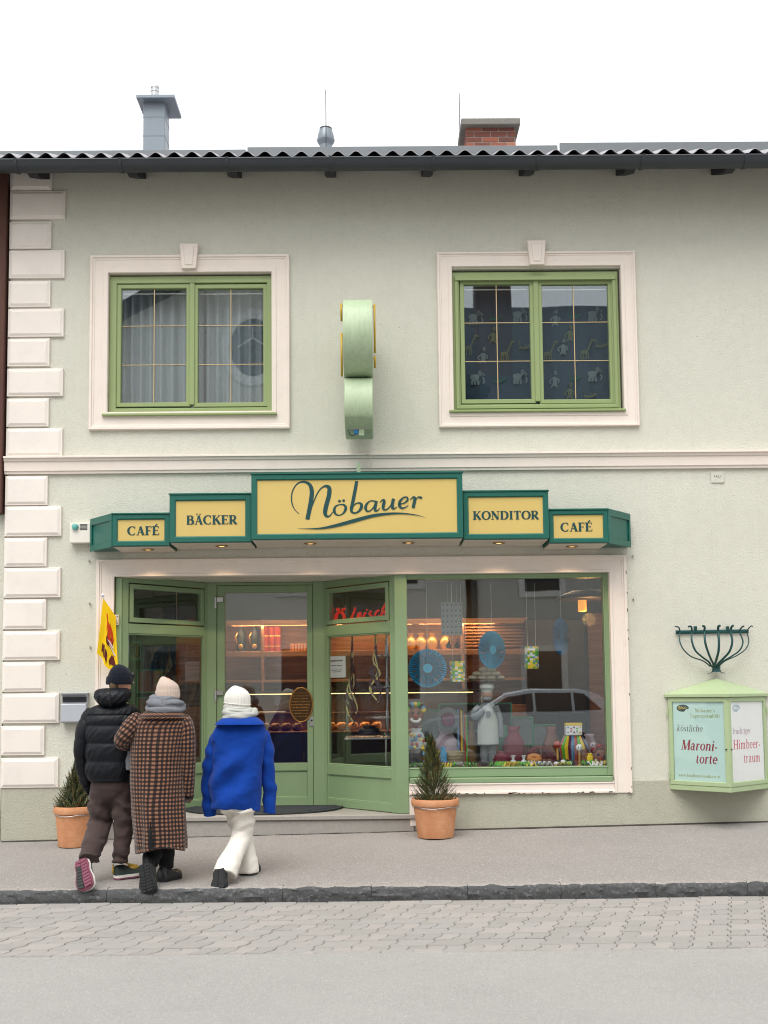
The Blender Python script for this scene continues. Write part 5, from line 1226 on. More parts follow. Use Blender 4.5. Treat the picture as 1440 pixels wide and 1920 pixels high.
def tube_gift(t):
    MB().lathe([(.045, 0), (.047, .01), (.047, .30), (.05, .305), (.05, .335), (.02, .34)], (0, 0, 0), 18).build('tube', 'gift_red', t, smooth=40)
    for z in (.06, .2): MB().lathe([(.0475, z), (.049, z+.01), (.0475, z+.02)], (0, 0, 0), 18, cap=False).build('band', 'gold_foil', t)
zs1 = zs_[1]+.013
for k, px in enumerate((497, 508.5, 520)): shelf_thing('gift_tube', ('left', 'middle', 'right')[k]+' one of three red gift tubes on the lit shelf behind the door', 'gift tube', px, zs1, tube_gift, 'gift tubes on the shelf')
def bottle(t):
    MB().lathe([(.055, 0), (.06, .02), (.06, .22), (.05, .28), (.022, .33), (.02, .40), (.024, .405), (.024, .42)], (0, 0, 0), 18).build('bottle', 'gift_dark', t, smooth=40)
    b = MB(); b.ball((0, -.065, .07), .035, .012, .035); b.build('rosette', 'gold_foil', t, smooth=True)
    MB().tube([(-.05, -.05, .1), (-.07, -.06, .2), (-.04, -.05, .26)], .012, 6).build('ribbon', 'gold_foil', t, smooth=True)
for k, px in enumerate((452, 478)): shelf_thing('gift_bottle', ('left', 'right')[k]+' dark gift bottle with gold rosette on shelf behind the door', 'bottle', px, zs1, bottle, 'gift bottles on the shelf')
def striped_box(t):
    MB().box(-.12, .12, -.06, .06, 0, .10).build('box', 'gold_foil', t, bev=.006)
    for k in range(6): MB().box(-.11+.04*k, -.095+.04*k, -.064, -.059, .005, .095).build('stripe', 'gift_red', t, bev=0)
shelf_thing('gift_box', 'flat striped gold gift box on the shelf behind the door', 'gift box', 561, zs1, striped_box)
for k, px in enumerate((770, 789, 810, 835)):
    def loafpack(t, k=k):
        b = MB(); b.ball((0, 0, .09), .08, .06, .10, 14, 8); o = b.build('bag', 'gold_foil', t, smooth=True); MB().lathe([(.015, .17), (.05, .23)], (0, 0, 0), 10, cap=False).build('bag_top', 'gold_foil', t)
    shelf_thing('sweet_bag', ['leftmost', 'second', 'third', 'rightmost'][k]+' golden sweet bag on the shelf above the blue paper fan', 'bag', px, zs1, loafpack, 'sweet bags on the shelf')
# --- sales counter with lit pastry case
ct = empty('sales_counter', (-.4, 2.3, FLZ)); tag(ct, 'dark sales counter with lit glass pastry case inside the shop', 'counter')
C0 = Vector(ct.location); CYf = 2.2
def cx_(name, x0, x1, y0, y1, z0, z1, m, bev=.004): return MB().box(x0-C0.x, x1-C0.x, y0-C0.y, y1-C0.y, z0-C0.z, z1-C0.z).build(name, m, ct, bev=bev)
cxa, cxb = ax(395, 1350, CYf), ax(905, 1350, CYf); zc1, zc2, zc3 = az(560, 1372, CYf), az(560, 1338, CYf), az(560, 1302, CYf)
cx_('base', cxa, cxb, CYf, CYf+.7, FLZ+.004, zc1-.02, 'dark_counter'); cx_('pastry_shelf', cxa, cxb, CYf-.02, CYf+.7, zc1-.018, zc1, 'brown_wood')
cx_('middle_shelf', cxa, cxb, CYf+.15, CYf+.7, zc2-.01, zc2+.01, 'brown_wood'); cx_('top', cxa, cxb, CYf+.1, CYf+.75, zc3+.012, zc3+.04, 'dark_counter')
cx_('light_strip', cxa+.1, cxb-.1, CYf+.09, CYf+.115, zc3+.001, zc3+.010, 'strip_lit')
cx_('case_glass', cxa, cxb, CYf-.01, CYf-.004, zc1, zc3+.01, 'case_glass', 0)
for x in (cxa, (cxa+cxb)/2, cxb): cx_('case_post', x-.012, x+.012, CYf+.02, CYf+.05, zc1, zc3+.01, 'silver')
cx_('case_back', cxa, cxb, CYf+.66, CYf+.69, zc1, zc3+.01, 'brown_wood')
k = 0
for px in (478, 497, 517, 537, 558, 620, 640, 662, 684, 706, 800, 822, 846):
    x = ax(px, 1360, CYf+.3); p = MB(); rr = .06
    p.ball((0, 0, .05), rr*1.1, rr, .055, 14, 8); p.ball((.03, -.02, .075), .03, .03, .03, 8, 6)
    o = p.build('pastry', 'dark_bread' if px < 600 else 'bread', None, smooth=True); o.location = (x, CYf+.22, zc1)
    tag(o, ('dark glazed pastry' if px < 600 else 'golden pastry')+' on the lit counter shelf, number %s from the left' % ('one two three four five six seven eight nine ten eleven twelve thirteen'.split()[k]), 'pastry', 'pastries in the counter case'); k += 1
tr = MB().box(-.16, .16, -.1, .1, 0, .012).build('paper_tray', 'paper_white', None, bev=.004); tr.location = (ax(510, 1324, CYf+.3), CYf+.35, zc2+.012); tag(tr, 'white paper tray on the middle shelf of the pastry case', 'tray')
# added strip lamps on the ceiling, put in as warm fill light
for k, (x, y, e_) in enumerate(((-1.2, 3.0, 8), (.9, 3.0, 8), (2.4, 2.4, 3))):
    cl = empty('fill_lamp', (x, y, ICZ)); tag(cl, ('left', 'middle', 'right')[k]+' added warm fill lamp on the shop ceiling', 'lamp', 'added fill lamps in the shop')
    MB().box(-.5, .5, -.05, .05, -.06, -.004).build('housing', 'silver', cl, bev=.004); MB().box(-.48, .48, -.035, .035, -.066, -.061).build('tube', 'strip_soft', cl, bev=0)
    area('lamp_light', 0, 0, -.08, .9, .08, e_, (1, .70, .44), cl)
for k, x in enumerate((-1.4, .0, 1.1)): area('shelf_light', x-B0.x, -.02, zs_[0]-.06-B0.z, 1.0, .05, 3.4, (1, .62, .34), bs_, R(25)); 
for x in (-1.2, -.2, .7): area('case_light', x-C0.x, .05, zc3-.01-C0.z, .9, .03, 1.0, (1, .66, .36), ct); area('case_light', x-C0.x, .12, zc2-.02-C0.z, .9, .03, 1.6, (1, .62, .30), ct)
# --- round pendant lamp at the right
pd = empty('pendant_lamp', (ax(1104, 1122, 1.7), 1.7, az(1104, 1122, 1.7))); tag(pd, 'large dark disc pendant lamp glowing warm below inside the window', 'lamp')
MB().lathe([(.02, .10), (.2, .09), (.36, .03), (.38, -.01), (.37, -.015), (.30, .0)], (0, 0, 0), 40).build('shade', 'dark_counter', pd, smooth=40)
emission('amber_glow', (1, .40, .06), .5)
MB().lathe([(.05, -.02), (.05, -.15), (.03, -.155)], (-.08, 0, 0), 20).build('lamp_glass', 'amber_glow', pd, smooth=40)
MB().tube([(0, 0, .09), (0, 0, ICZ-pd.location.z)], .008, 6).build('cord', 'black_rubber', pd)
l = bpy.data.lights.new('pendant_light', 'POINT'); l.energy = 8; l.color = (1, .5, .15); l.shadow_soft_size = .08; lo = bpy.data.objects.new('pendant_light', l); col.objects.link(lo); lo.parent = pd; lo.location = (0, 0, -.25)
wc = empty('wardrobe', (ax(1040, 1300, 3.3), 3.4, FLZ)); tag(wc, 'tall dark cupboard behind the blue paper fan at the back', 'cupboard')
x0, x1 = ax(990, 1300, 3.3)-wc.location.x, ax(1100, 1300, 3.3)-wc.location.x; zt_ = az(1040, 1160, 3.3)-FLZ
MB().box(x0, x1, -.1, .5, .004, zt_).build('carcass', 'dark_counter', wc, bev=.02); MB().box((x0+x1)/2-.006, (x0+x1)/2+.006, -.104, -.09, .1, zt_-.05).build('door_gap', 'black_item', wc)
bp = MB().box(ax(1105, 1300, 3.6), IX1-.01, 3.6, 3.66, FLZ+.004, az(1110, 1150, 3.6)).build('wood_partition', 'warm_wood'); tag(bp, 'warm wood partition at the right back of the shop', 'partition')
# --- display platform and low green edged screens in the window
PLZ = gz0-.012
dp = empty('display_platform', ((gx0+gx1)/2, .6, PLZ)); tag(dp, 'low wooden display platform filling the shop window', 'platform')
hw = (gx1-gx0)/2+.05; MB().box(-hw, hw, -.44, .42, -.04, 0).build('board', 'brown_wood', dp); MB().box(-hw, hw, .36, .42, -.46, -.042).build('back_board', 'dark_counter', dp)
for k, (pa, pb2, pt_) in enumerate(((790, 824, 1330), (822, 960, 1318), (955, 1000, 1344), (998, 1042, 1358))):
    Y = .98+.02*k; xa, xb = ax(pa, pt_, Y), ax(pb2, pt_, Y); zt_ = az((pa+pb2)/2, pt_, Y); e = empty('green_screen', ((xa+xb)/2, Y, zt_-.32)); hw = (xb-xa)/2
    tag(e, ['leftmost', 'widest', 'second from the right', 'rightmost'][k]+' green edged low screen behind the window display', 'screen', 'green edged screens in the window')
    b = MB(); ring(b, -hw, hw, 0, .32, .02, 0, .02); recalc(b.build('edge', 'green_edge', e)); MB().box(-hw+.018, hw-.018, .006, .014, .018, .302).build('panel', 'dark_counter' if k == 1 else 'grey_cloth', e)
    MB().box(-.02, .02, .0, .02, -.9+.32+(0 if zt_ > 1 else 0), 0).build('foot', 'dark_counter', e)
# --- hanging paper fans: pleated discs
mat('fan_blue', srgb(44, 152, 190), .8, var=.08, vs=12); mat('fan_blue_shaded', srgb(0, 104, 160), .8, var=.08, vs=12); mat('string', srgb(210, 210, 200), .7)  # the darker blue has the weaker light further in painted into it
def fan(px, py, rpx, squeeze, Y, m, label):
    p = a3(px, py, Y); r = rpx*(CAM_D+Y)/FPX; e = empty('paper_fan', p, math.acos(max(-1, min(1, squeeze)))); tag(e, label, 'paper fan', 'blue paper fans hanging in the window')
    n = 96; b = MB(); vs = []
    for k in range(n):
        a = 2*math.pi*k/n; o = .018 if k % 2 else -.018; R_ = r*(1 if k % 2 else .965)
        for (rr_, f_) in ((.22, .4), (.34, .8), (.62, 1), (.80, 1), (1.0, .5)): vs.append((rr_*R_*math.cos(a), o*f_, rr_*R_*math.sin(a)))
    m_ = 5; fs = []
    for k in range(n):
        for j in range(4):
            if j == 2 and k % 2 == 0 : pass
            if j == 0 and k % 4 == 1: continue         # cut slits near the hub
            if j == 2 and k % 6 == 3: continue         # cut slits near the rim
            fs.append((k*m_+j, k*m_+j+1, ((k+1) % n)*m_+j+1, ((k+1) % n)*m_+j))
    b.add(vs, fs); b.build('pleats', m, e)
    MB().lathe([(r*.23, -.006), (r*.23, .006)], (0, 0, 0), 24); hub = MB(); oval(hub, 0, 0, r*.24, r*.24, -.014, .006, 24); hub.build('hub', m, e)
    MB().tube([(0, 0, r*.95), (0, 0, gz1-p.z-.01)], .002, 4).build('string', 'string', e)
fan(801.7, 1253, 36.5, 1, .30, 'fan_blue', 'round blue paper fan facing the street at the left of the window')
fan(922.5, 1218.5, 36, .78, .42, 'fan_blue', 'blue paper fan turned sideways above the stack of doughnuts'); fan(1052, 1193, 35, .56, .55, 'fan_blue_shaded', 'narrow blue paper fan, colour darkened as shade, hanging at the right of the window')
# --- patterned lanterns
for k, (px, py, w, h) in enumerate(((857.5, 1259, 28, 38), (997, 1233, 26, 41))):
    Y = .42; p = a3(px, py, Y); u = (CAM_D+Y)/FPX; e = empty('lantern', p); tag(e, ('left', 'right')[k]+' cylindrical lantern of yellow green patterned paper hanging in the window', 'lantern', 'patterned lanterns in the window')
    nr, nc = 11, 16; b = MB(); rr = random.Random(k)
    for i in range(nr):
        for j in range(nc):
            a0, a1 = 2*math.pi*j/nc, 2*math.pi*(j+1)/nc; z0, z1 = (-.5+i/nr)*h*u, (-.5+(i+1)/nr)*h*u; r_ = w*u/2*(1+.03*(i % 2))
            b.add([(r_*math.cos(a0), r_*math.sin(a0), z0), (r_*math.cos(a1), r_*math.sin(a1), z0), (r_*math.cos(a1), r_*math.sin(a1), z1), (r_*math.cos(a0), r_*math.sin(a0), z1)], [(0, 1, 2, 3)], mi=rr.choice((0, 0, 1, 1, 2, 3)))
    b.build('shade', ['paper_yellow', 'leaf_green', 'paper_white', 'paper_blue'], e)
    for s in (-1, 1): MB().tube([(s*w*u*.3, 0, h*u/2), (s*w*u*.3, 0, gz1-p.z-.01)], .0015, 4).build('string', 'string', e)
# --- punched card and two ornaments
p = a3(847, 1160, .3); u = (CAM_D+.3)/FPX; e = empty('punched_card', p); tag(e, 'grey punched paper card hanging high in the window', 'card')
MB().box(-20*u, 20*u, 0, .004, -31*u, 31*u).build('card', 'grey_cloth', e)
b = MB()
for i in range(5):
    for j in range(6): oval(b, (-16+8*i)*u, (-26+10.4*j)*u, .009, .009, -.002, -.0005, 8)
b.build('hole_print', 'dark_counter', e)['kind'] = 'stuff'
MB().tube([(0, 0, 31*u), (0, 0, gz1-p.z-.01)], .0015, 4).build('string', 'string', e)
for k, px in enumerate((841, 857)):
    p = a3(px, 1211, .5); e = empty('hanging_ornament', p); tag(e, ('left', 'right')[k]+' small dark ornament hanging under the punched card', 'ornament', 'dark hanging ornaments')
    MB().ball((0, 0, 0), .03, .03, .026).build('ball', 'black_item', e, smooth=True); MB().tube([(0, 0, .02), (.012, 0, .05), (0, 0, .08)], [.016, .010, .004], 8).build('stem', 'black_item', e, smooth=True); MB().tube([(0, 0, .07), (0, 0, gz1-p.z-.01)], .001, 4).build('string', 'string', e)
# --- stack of doughnuts on a stand
p = a3(912, 1276, .62); e = empty('doughnut_stand', (p.x, .62, PLZ)); H = p.z-PLZ; tag(e, 'tall cake stand carrying a plate before the lit shelves', 'cake stand')
MB().lathe([(.09, 0), (.09, .01), (.012, .03), (.012, H-.03), (.05, H-.012), (.215, H-.006), (.22, H), (.2, H)], (0, 0, 0), 28).build('stand', 'silver', e, smooth=35)
k = 0
for i, (dx, dz) in enumerate(((-.15, 0), (-.05, 0), (.05, 0), (.15, 0), (-.10, .045), (.0, .047), (.10, .045), (-.03, .09), (.05, .088))):
    b = MB(); b.ball((0, 0, .027), .056, .056, .027, 16, 8); o = b.build('doughnut', 'pale_dough', None, smooth=True); o.location = (p.x+dx, .62+rnd.uniform(-.03, .03), p.z+.002+dz)
    tag(o, ('leftmost', 'second', 'third', 'rightmost', 'left', 'middle', 'right', 'left', 'right')[i]+' pale doughnut in the '+('bottom' if i < 4 else 'middle' if i < 7 else 'top')+' layer on the tall cake stand', 'doughnut', 'doughnuts stacked on the stand')
# --- baker figure
Yb = .50; u = (CAM_D+Yb)/FPX; fx0 = ax(914, 1360, Yb); bk = empty('baker_figure', (fx0, Yb, PLZ)); tag(bk, 'knee high baker figure in white apron standing in the window', 'figure')
Zp = lambda py: az(914, py, Yb)-PLZ
b = MB(); b.tube([(-.035, 0, 0), (-.038, 0, Zp(1395))], [(.042, .045), (.05, .05)], 12); b.tube([(.045, 0, 0), (.042, 0, Zp(1395))], [(.042, .045), (.05, .05)], 12)
b.tube([(0, 0, Zp(1398)), (0, 0, Zp(1370)), (0, 0, Zp(1345)), (0, 0, Zp(1325)), (0, 0, Zp(1317))], [(.10, .08), (.105, .085), (.10, .08), (.095, .065), (.05, .045)], 18); b.build('body', 'grey_cloth', bk, smooth=50)
b = MB(); b.tube(cat([(-.09, 0, Zp(1324)), (-.15, -.02, Zp(1338)), (-.13, -.08, Zp(1345)), (-.06, -.11, Zp(1330))], 4), .032, 10); b.build('arm', 'grey_cloth', bk, smooth=True)
b = MB(); b.tube(cat([(.09, 0, Zp(1324)), (.13, .0, Zp(1345)), (.14, -.02, Zp(1370)), (.14, -.02, Zp(1382))], 4), .032, 10); b.build('arm', 'grey_cloth', bk, smooth=True)
b = MB(); vs = []
for j, (py, hwp) in enumerate(((1395, .115), (1370, .115), (1348, .105), (1335, .07), (1323, .055))):
    for i in range(9):
        a = R(-90+(-70+140*i/8)); vs.append((hwp*1.02*math.cos(a)*1.02, .102*math.sin(a)-.008, Zp(py)))
b.add(vs, [(j*9+i, j*9+i+1, (j+1)*9+i+1, (j+1)*9+i) for j in range(4) for i in range(8)]); b.build('apron', 'apron', bk, smooth=True)
b = MB(); oval(b, 0, Zp(1339), .028, .036, -.118, -.112, 20); b.build('badge', 'grey_cloth', bk)
b = MB(); b.ball((0, -.005, Zp(1304)), .06, .062, .072, 16, 10); b.ball((0, -.068, Zp(1304)), .014, .014, .014, 8, 6); b.build('head', 'skin_doll', bk, smooth=True)
b = MB(); b.ball((0, -.045, Zp(1310)), .05, .03, .028, 12, 8); b.build('beard', 'grey_cloth', bk, smooth=True)
MB().lathe([(.058, Zp(1298)), (.06, Zp(1293)), (.078, Zp(1290)), (.075, Zp(1284)), (.03, Zp(1281))], (0, 0, 0), 18).build('hat', 'apron', bk, smooth=50)
for s in (-1, 1): MB().ball((s*.045, -.03, .022), .04, .07, .022).build('shoe', 'black_item', bk, smooth=True)
# --- clown heads
def clown(px, py, Y, s, label, skin, hair, tilt=0):
    p = a3(px, py, Y); e = empty('clown_head', (p.x, Y, p.z)); e.rotation_euler.y = tilt; tag(e, label, 'clown head')
    MB().ball((0, 0, 0), .085*s, .07*s, .10*s, 16, 10).build('head', skin, e, smooth=True)
    b = MB(); b.tube(cat([(-.05*s, -.056*s, -.03*s), (-.03*s, -.066*s, -.055*s), (0, -.07*s, -.06*s), (.03*s, -.066*s, -.055*s), (.05*s, -.056*s, -.03*s)], 4), .016*s, 8); b.build('grin', 'paper_white', e, smooth=True)
    MB().ball((0, -.078*s, -.005), .022*s).build('nose', 'paper_red', e, smooth=True)
    for q in (-1, 1): MB().ball((q*.032*s, -.062*s, .03*s), .014*s, .01, .016*s).build('eye', 'black_item', e, smooth=True)
    rr = random.Random(int(px)); 
    for k in range(9):
        a = math.pi*(k/8); MB().ball((.085*s*math.cos(a), -.02, .06*s+.06*s*math.sin(a)), .03*s).build('curl', hair[k % len(hair)], e, smooth=True)
    return e
mat('clown_brown', srgb(120, 76, 56), .6, var=.1)
clown(779, 1342, .45, 1.0, 'brown clown head with colourful curls at the left of the window', 'clown_brown', ['paper_yellow', 'paper_blue', 'black_item', 'leaf_green'])
clown(1124, 1421, .35, 1.0, 'clown head with white grin lying at the window corner', 'clown_brown', ['maroon_cloth', 'paper_red'], .25)
st_ = MB().tube([(0, 0, 0), (0, 0, az(779, 1352, .45)-PLZ)], [.05, .04], 12).build('head_stand', 'maroon_cloth'); st_.location = (ax(779, 1342, .45), .47, PLZ); tag(st_, 'maroon cloth covered stand under the left clown head', 'stand')
def on_floor(px, Y): return (ax(px, 1415, Y), Y, PLZ)
# cloth doll, basket, pillows, bags
def lump(name, label, catg, px, pytop, wpx, Y, m, extra=None, pybot=1432, sy=.8):
    u = (CAM_D+Y)/FPX; zt_ = az(px, pytop, Y); zb_ = max(PLZ, az(px, pybot, Y)); e = empty(name, (ax(px, 1415, Y), Y, zb_)); tag(e, label, catg); h = zt_-zb_; w = wpx*u/2
    b = MB(); vs = []; n, k = 18, 9
    for j in range(k+1):
        t = j/k; rr_ = w*(.92-.10*t if t < .62 else .86-1.9*(t-.62) if t < .86 else .40+1.6*(t-.86))
        for i in range(n):
            a = 2*math.pi*i/n; f_ = 1+.20*fbm((math.cos(a)*2+px, math.sin(a)*2, t*3), 1.6)+.07*math.sin(a*7+px+3*t); vs.append((rr_*f_*math.cos(a), rr_*sy*f_*math.sin(a), h*t))
    b.add(vs, [(j*n+i, j*n+(i+1) % n, (j+1)*n+(i+1) % n, (j+1)*n+i) for j in range(k) for i in range(n)]+[tuple(range(n))[::-1], tuple(k*n+i for i in range(n))]); b.build('body', m, e, smooth=True)
    if extra: extra(e, h, w)
    return e
def flower(e, h, w):
    rr = random.Random(3)
    for k in range(16): a = rr.uniform(-2.6, -.5); MB().ball((w*.92*math.cos(a), w*.76*math.sin(a), h*rr.uniform(.1, .75)), .018, .01, .016, 8, 6).build('flower', rr.choice(('paper_yellow', 'paper_blue', 'gift_red')), e, smooth=True)
lump('cloth_doll', 'cream flowered cloth doll at the left edge of the window', 'doll', 781, 1366, 36, .35, 'apron', flower, 1405)
lump('dark_basket', 'dark round basket under the cream cloth doll', 'basket', 784, 1398, 40, .33, 'black_item')
lump('lavender_cushion', 'lavender cushion leaning behind the straw basket', 'cushion', 838, 1366, 52, .75, 'lavender', None, 1432, .5)
def rim(e, h, w):
    for z in (.2, .4, .6, .8): MB().lathe([(w*(.9+.12*z), h*z), (w*(.93+.12*z), h*z+.012), (w*(.9+.12*z), h*z+.024)], (0, 0, 0), 20, sy=.8, cap=False).build('weave', 'straw', e)
bk2 = MB().lathe([(.10, 0), (.12, .10), (.135, .16), (.125, .16), (.10, .10)], (0, 0, 0), 24, sy=.8, cap=False)
e = empty('straw_basket', on_floor(848, .4)); tag(e, 'round straw basket beside the baker figure', 'basket'); bk2.build('basket', 'straw', e, smooth=True)
for k in range(5): MB().lathe([(.105+.006*k, .02+.03*k), (.112+.006*k, .03+.03*k), (.105+.006*k, .04+.03*k)], (0, 0, 0), 24, sy=.8, cap=False).build('weave', 'straw', e, smooth=True)
e = empty('plum_drum', a3(840, 1349, .62)); tag(e, 'plum coloured round hat leaning in the window', 'hat'); b = MB(); oval(b, 0, 0, .075, .078, -.03, .03, 28); b.build('crown', 'plum', e, bev=.006); b = MB(); oval(b, 0, 0, .125, .13, .03, .04, 28); b.build('brim', 'grey_cloth', e, bev=.003)
e = empty('striped_scarf', on_floor(868, .7)); tag(e, 'striped cloth hanging upright behind the straw basket', 'cloth')
for k in range(6):
    x = -.055+.018*k; MB().box(x, x+.0175, -.004*(k % 2), .012, 0, az(868, 1330, .7)-PLZ-.006*k*k*.4).build('stripe', ['paper_blue', 'maroon_cloth', 'paper_yellow', 'grey_cloth', 'gift_red', 'leaf_green'][k], e, bev=0)
lump('brown_sack', 'tall brown sack beside the baker figure', 'sack', 885, 1353, 20, .72, 'sack')
lump('maroon_bag', 'maroon gift bag right of the baker figure', 'bag', 964, 1362, 42, .55, 'maroon_cloth', None, 1432, .5)
e = empty('maroon_parasol', on_floor(1012, .6)); tag(e, 'maroon paper parasol lying open among the sweets', 'parasol')
b = MB(); vs = [(0, -.05, .19)]+[(.19*math.cos(a_), .0+.02*(k % 2), .19*abs(math.sin(a_))*1.05) for k, a_ in enumerate([math.pi*i/16 for i in range(17)])]; b.add(vs, [(0, i, i+1) for i in range(1, 17)]+[tuple(range(17, 0, -1))]); b.build('canopy', 'maroon_cloth', e)
MB().tube([(0, -.05, .19), (0, -.12, .1)], .006, 6).build('stick', 'brown_wood', e)
# tray with ring loaf and twisted bags
e = empty('wooden_tray', on_floor(1000, .32)); tag(e, 'shallow wooden tray on the window floor', 'tray'); MB().lathe([(.16, 0), (.2, .012), (.21, .022), (.2, .022), (.16, .012)], (0, 0, 0), 28, sy=.55).build('tray', 'straw', e, smooth=40)
b = MB(); pts = [(.05*math.cos(2*math.pi*k/20), .038*math.sin(2*math.pi*k/20), .05) for k in range(21)]; b.tube(pts, .032, 10, cap=False); o = b.build('ring_loaf', 'bread', None, smooth=True); o.location = (ax(1001, 1415, .3), .31, PLZ+.02); o.rotation_euler.x = R(35); o.location.z += .02; tag(o, 'ring shaped loaf lying on the wooden tray', 'loaf')
for k, px in enumerate((1020, 1030)):
    b = MB(); b.ball((0, 0, .03), .035, .03, .028, 12, 8); o = b.build('bread_roll', 'dark_bread', None, smooth=True); o.location = (ax(px, 1415, .32), .32, PLZ+.02); tag(o, ('left', 'right')[k]+' dark bread roll beside the ring loaf', 'bread roll', 'rolls on the tray')
mat('cellophane', srgb(200, 204, 206), .15, var=.1)
for k, px in enumerate((962, 982)):
    e = empty('sweet_sachet', on_floor(px, .3)); tag(e, ('left', 'right')[k]+' clear tied sachet of sweets before the maroon bag', 'sachet', 'tied sachets'); b = MB(); b.lathe([(.03, 0), (.042, .02), (.034, .055), (.010, .075), (.03, .115)], (0, 0, 0), 14, cap=False); b.build('bag', 'cellophane', e, smooth=True); MB().ball((0, 0, .03), .03, .03, .024, 10, 6).build('sweets', 'black_item' if k else 'grey_cloth', e, smooth=True)
# gift boxes on the right
e = empty('polka_box', (ax(1075, 1377, .5), .5, az(1075, 1378, .5))); tag(e, 'small white box with coloured dots at the right of the window', 'gift box')
MB().box(-.085, .085, -.06, .06, 0, .125).build('box', 'paper_white', e, bev=.004); MB().box(-.088, .088, -.063, .063, .1, .128).build('lid', 'paper_yellow', e, bev=.003)
for k in range(10): b = MB(); oval(b, -.065+.032*(k % 5), .03+.04*(k//5)+.012*(k % 2), .010, .010, -.063, -.0605, 10); b.build('dot', ['paper_blue', 'gift_red', 'plum', 'leaf_green', 'paper_yellow'][k % 5], e)
e2 = empty('pleated_base', (ax(1075, 1400, .5), .5, PLZ)); tag(e2, 'colourful pleated paper tub under the dotted box', 'tub'); hh = e.location.z-PLZ-.004
for k in range(20):
    a0, a1 = 2*math.pi*k/20, 2*math.pi*(k+1)/20; am = (a0+a1)/2
    b = MB(); P = lambda a, r, z: (r*math.cos(a), .75*r*math.sin(a), z)
    b.add([P(a0, .10, 0), P(am, .125, 0), P(a1, .10, 0), P(a0, .12, hh*.6), P(am, .155, hh*.6), P(a1, .12, hh*.6), P(a0, .085, hh), P(am, .10, hh), P(a1, .085, hh)], [(0, 1, 4, 3), (1, 2, 5, 4), (3, 4, 7, 6), (4, 5, 8, 7)]); b.build('pleat', ['gift_red', 'leaf_green', 'paper_yellow', 'plum', 'paper_blue'][k % 5], e2)
MB().lathe([(.001, hh-.001), (.1, hh-.001)], (0, 0, 0), 16, sy=.75, cap=False).build('top', 'paper_white', e2)
for k, (px, py) in enumerate(((1045, 1396), (1086, 1402), (1112, 1398))):
    p = a3(px, py, .34); e = empty('bauble', (p.x, .34, PLZ)); tag(e, ['red bauble left of the dotted box', 'pale face bauble before the dotted box', 'pale bauble near the window corner'][k], 'bauble'); r = .038
    hz = max(r, p.z-PLZ); MB().ball((0, 0, hz), r).build('ball', ('gift_red', 'paper_white', 'lavender')[k], e, smooth=True); MB().lathe([(.03, 0), (.012, .015), (.012, hz-r*.8)], (0, 0, 0), 12).build('stand', 'gold_foil', e)
    for s in (-1, 1): MB().ball((s*.013, -.034, hz+.008), .006).build('eye', 'black_item', e)
lump('brown_box', 'brown wrapped parcel by the window corner', 'parcel', 1095, 1405, 30, .4, 'clown_brown')
for k in range(9):
    b = MB(); b.ball((0, 0, .022), .028, .024, .022, 10, 7); o = b.build('pebble_sweet', 'black_item' if k % 3 else 'paper_white', None, smooth=True); o.location = (ax(1042+4.2*k, 1424, .27+.02*(k % 2)), .25+.03*(k % 3), PLZ+.004+.02*(k % 2)); tag(o, ('black' if k % 3 else 'white')+' pebble sweet beside the wooden tray, '+'first second third fourth fifth sixth seventh eighth ninth'.split()[k]+' of nine from the left', 'sweet', 'pebble sweets in the window')
for k, (nm, lb, ct_, px, top, w, Y, m, bot) in enumerate((('cloth_heap', 'grey cloth heap behind the plum hat', 'cloth', 822, 1352, 34, .85, 'grey_cloth', 1432), ('flowered_bundle', 'yellow bundle beside the straw basket', 'bundle', 820, 1408, 22, .3, 'paper_yellow', 1432), ('blue_plate', 'round blue plate beside the straw basket', 'plate', 831, 1400, 16, .28, 'paper_blue', 1432),
    ('green_bag', 'green gift bag behind the maroon bag', 'bag', 945, 1360, 26, .82, 'green_edge', 1432), ('maroon_heap', 'maroon cloth heap beside the baker figure', 'cloth', 940, 1408, 30, .35, 'maroon_cloth', 1432), ('dark_parcel', 'dark parcel behind the maroon parasol', 'parcel', 1035, 1362, 34, .85, 'clown_brown', 1432), ('pink_cushion', 'pinkish cushion behind the dotted box', 'cushion', 1106, 1376, 32, .7, 'lavender', 1432), ('white_bundle', 'white flowered bundle in front of the clown stand', 'bundle', 800, 1392, 26, .3, 'apron', 1432), ('yellow_wig', 'yellow wig beside the right clown head', 'wig', 1106, 1412, 14, .28, 'paper_yellow', 1432))):
    lump(nm, lb, ct_, px, top, w, Y, m, flower if 'flowered' in lb else None, bot, .6)
# paper streamers on the window floor
rr = random.Random(11)
ORD = 'first second third fourth fifth sixth seventh eighth ninth tenth eleventh twelfth thirteenth'.split()
for k, px in enumerate(sorted(rr.uniform(772, 1130) for _ in range(26))):
    m = rr.choice(('leaf_green', 'leaf_green', 'paper_blue', 'paper_yellow', 'paper_red', 'paper_white', 'leaf_green')); Y = rr.uniform(.14, .26); x = ax(px, 1430, Y); b = MB(); L = rr.uniform(.10, .22)
    pts = [(-L/2+L*i/24, .022*math.sin(i*.9), .026+.022*math.cos(i*.9+k)) for i in range(25)]; b.tube(pts, [(.013, .003)]*25, 6)
    o = b.build('paper_streamer', m, None, smooth=True); o.location = (x, Y, PLZ+.001+.003*(k % 3)); o.rotation_euler.z = rr.uniform(-.5, .5)
    tag(o, {'leaf_green': 'green', 'paper_blue': 'blue', 'paper_yellow': 'yellow', 'paper_red': 'red', 'paper_white': 'white'}[m]+' curled paper streamer on the shop window floor, '+(ORD[k]+' from the left' if k < 13 else ORD[25-k]+' from the right'), 'streamer', 'paper streamers in the window')
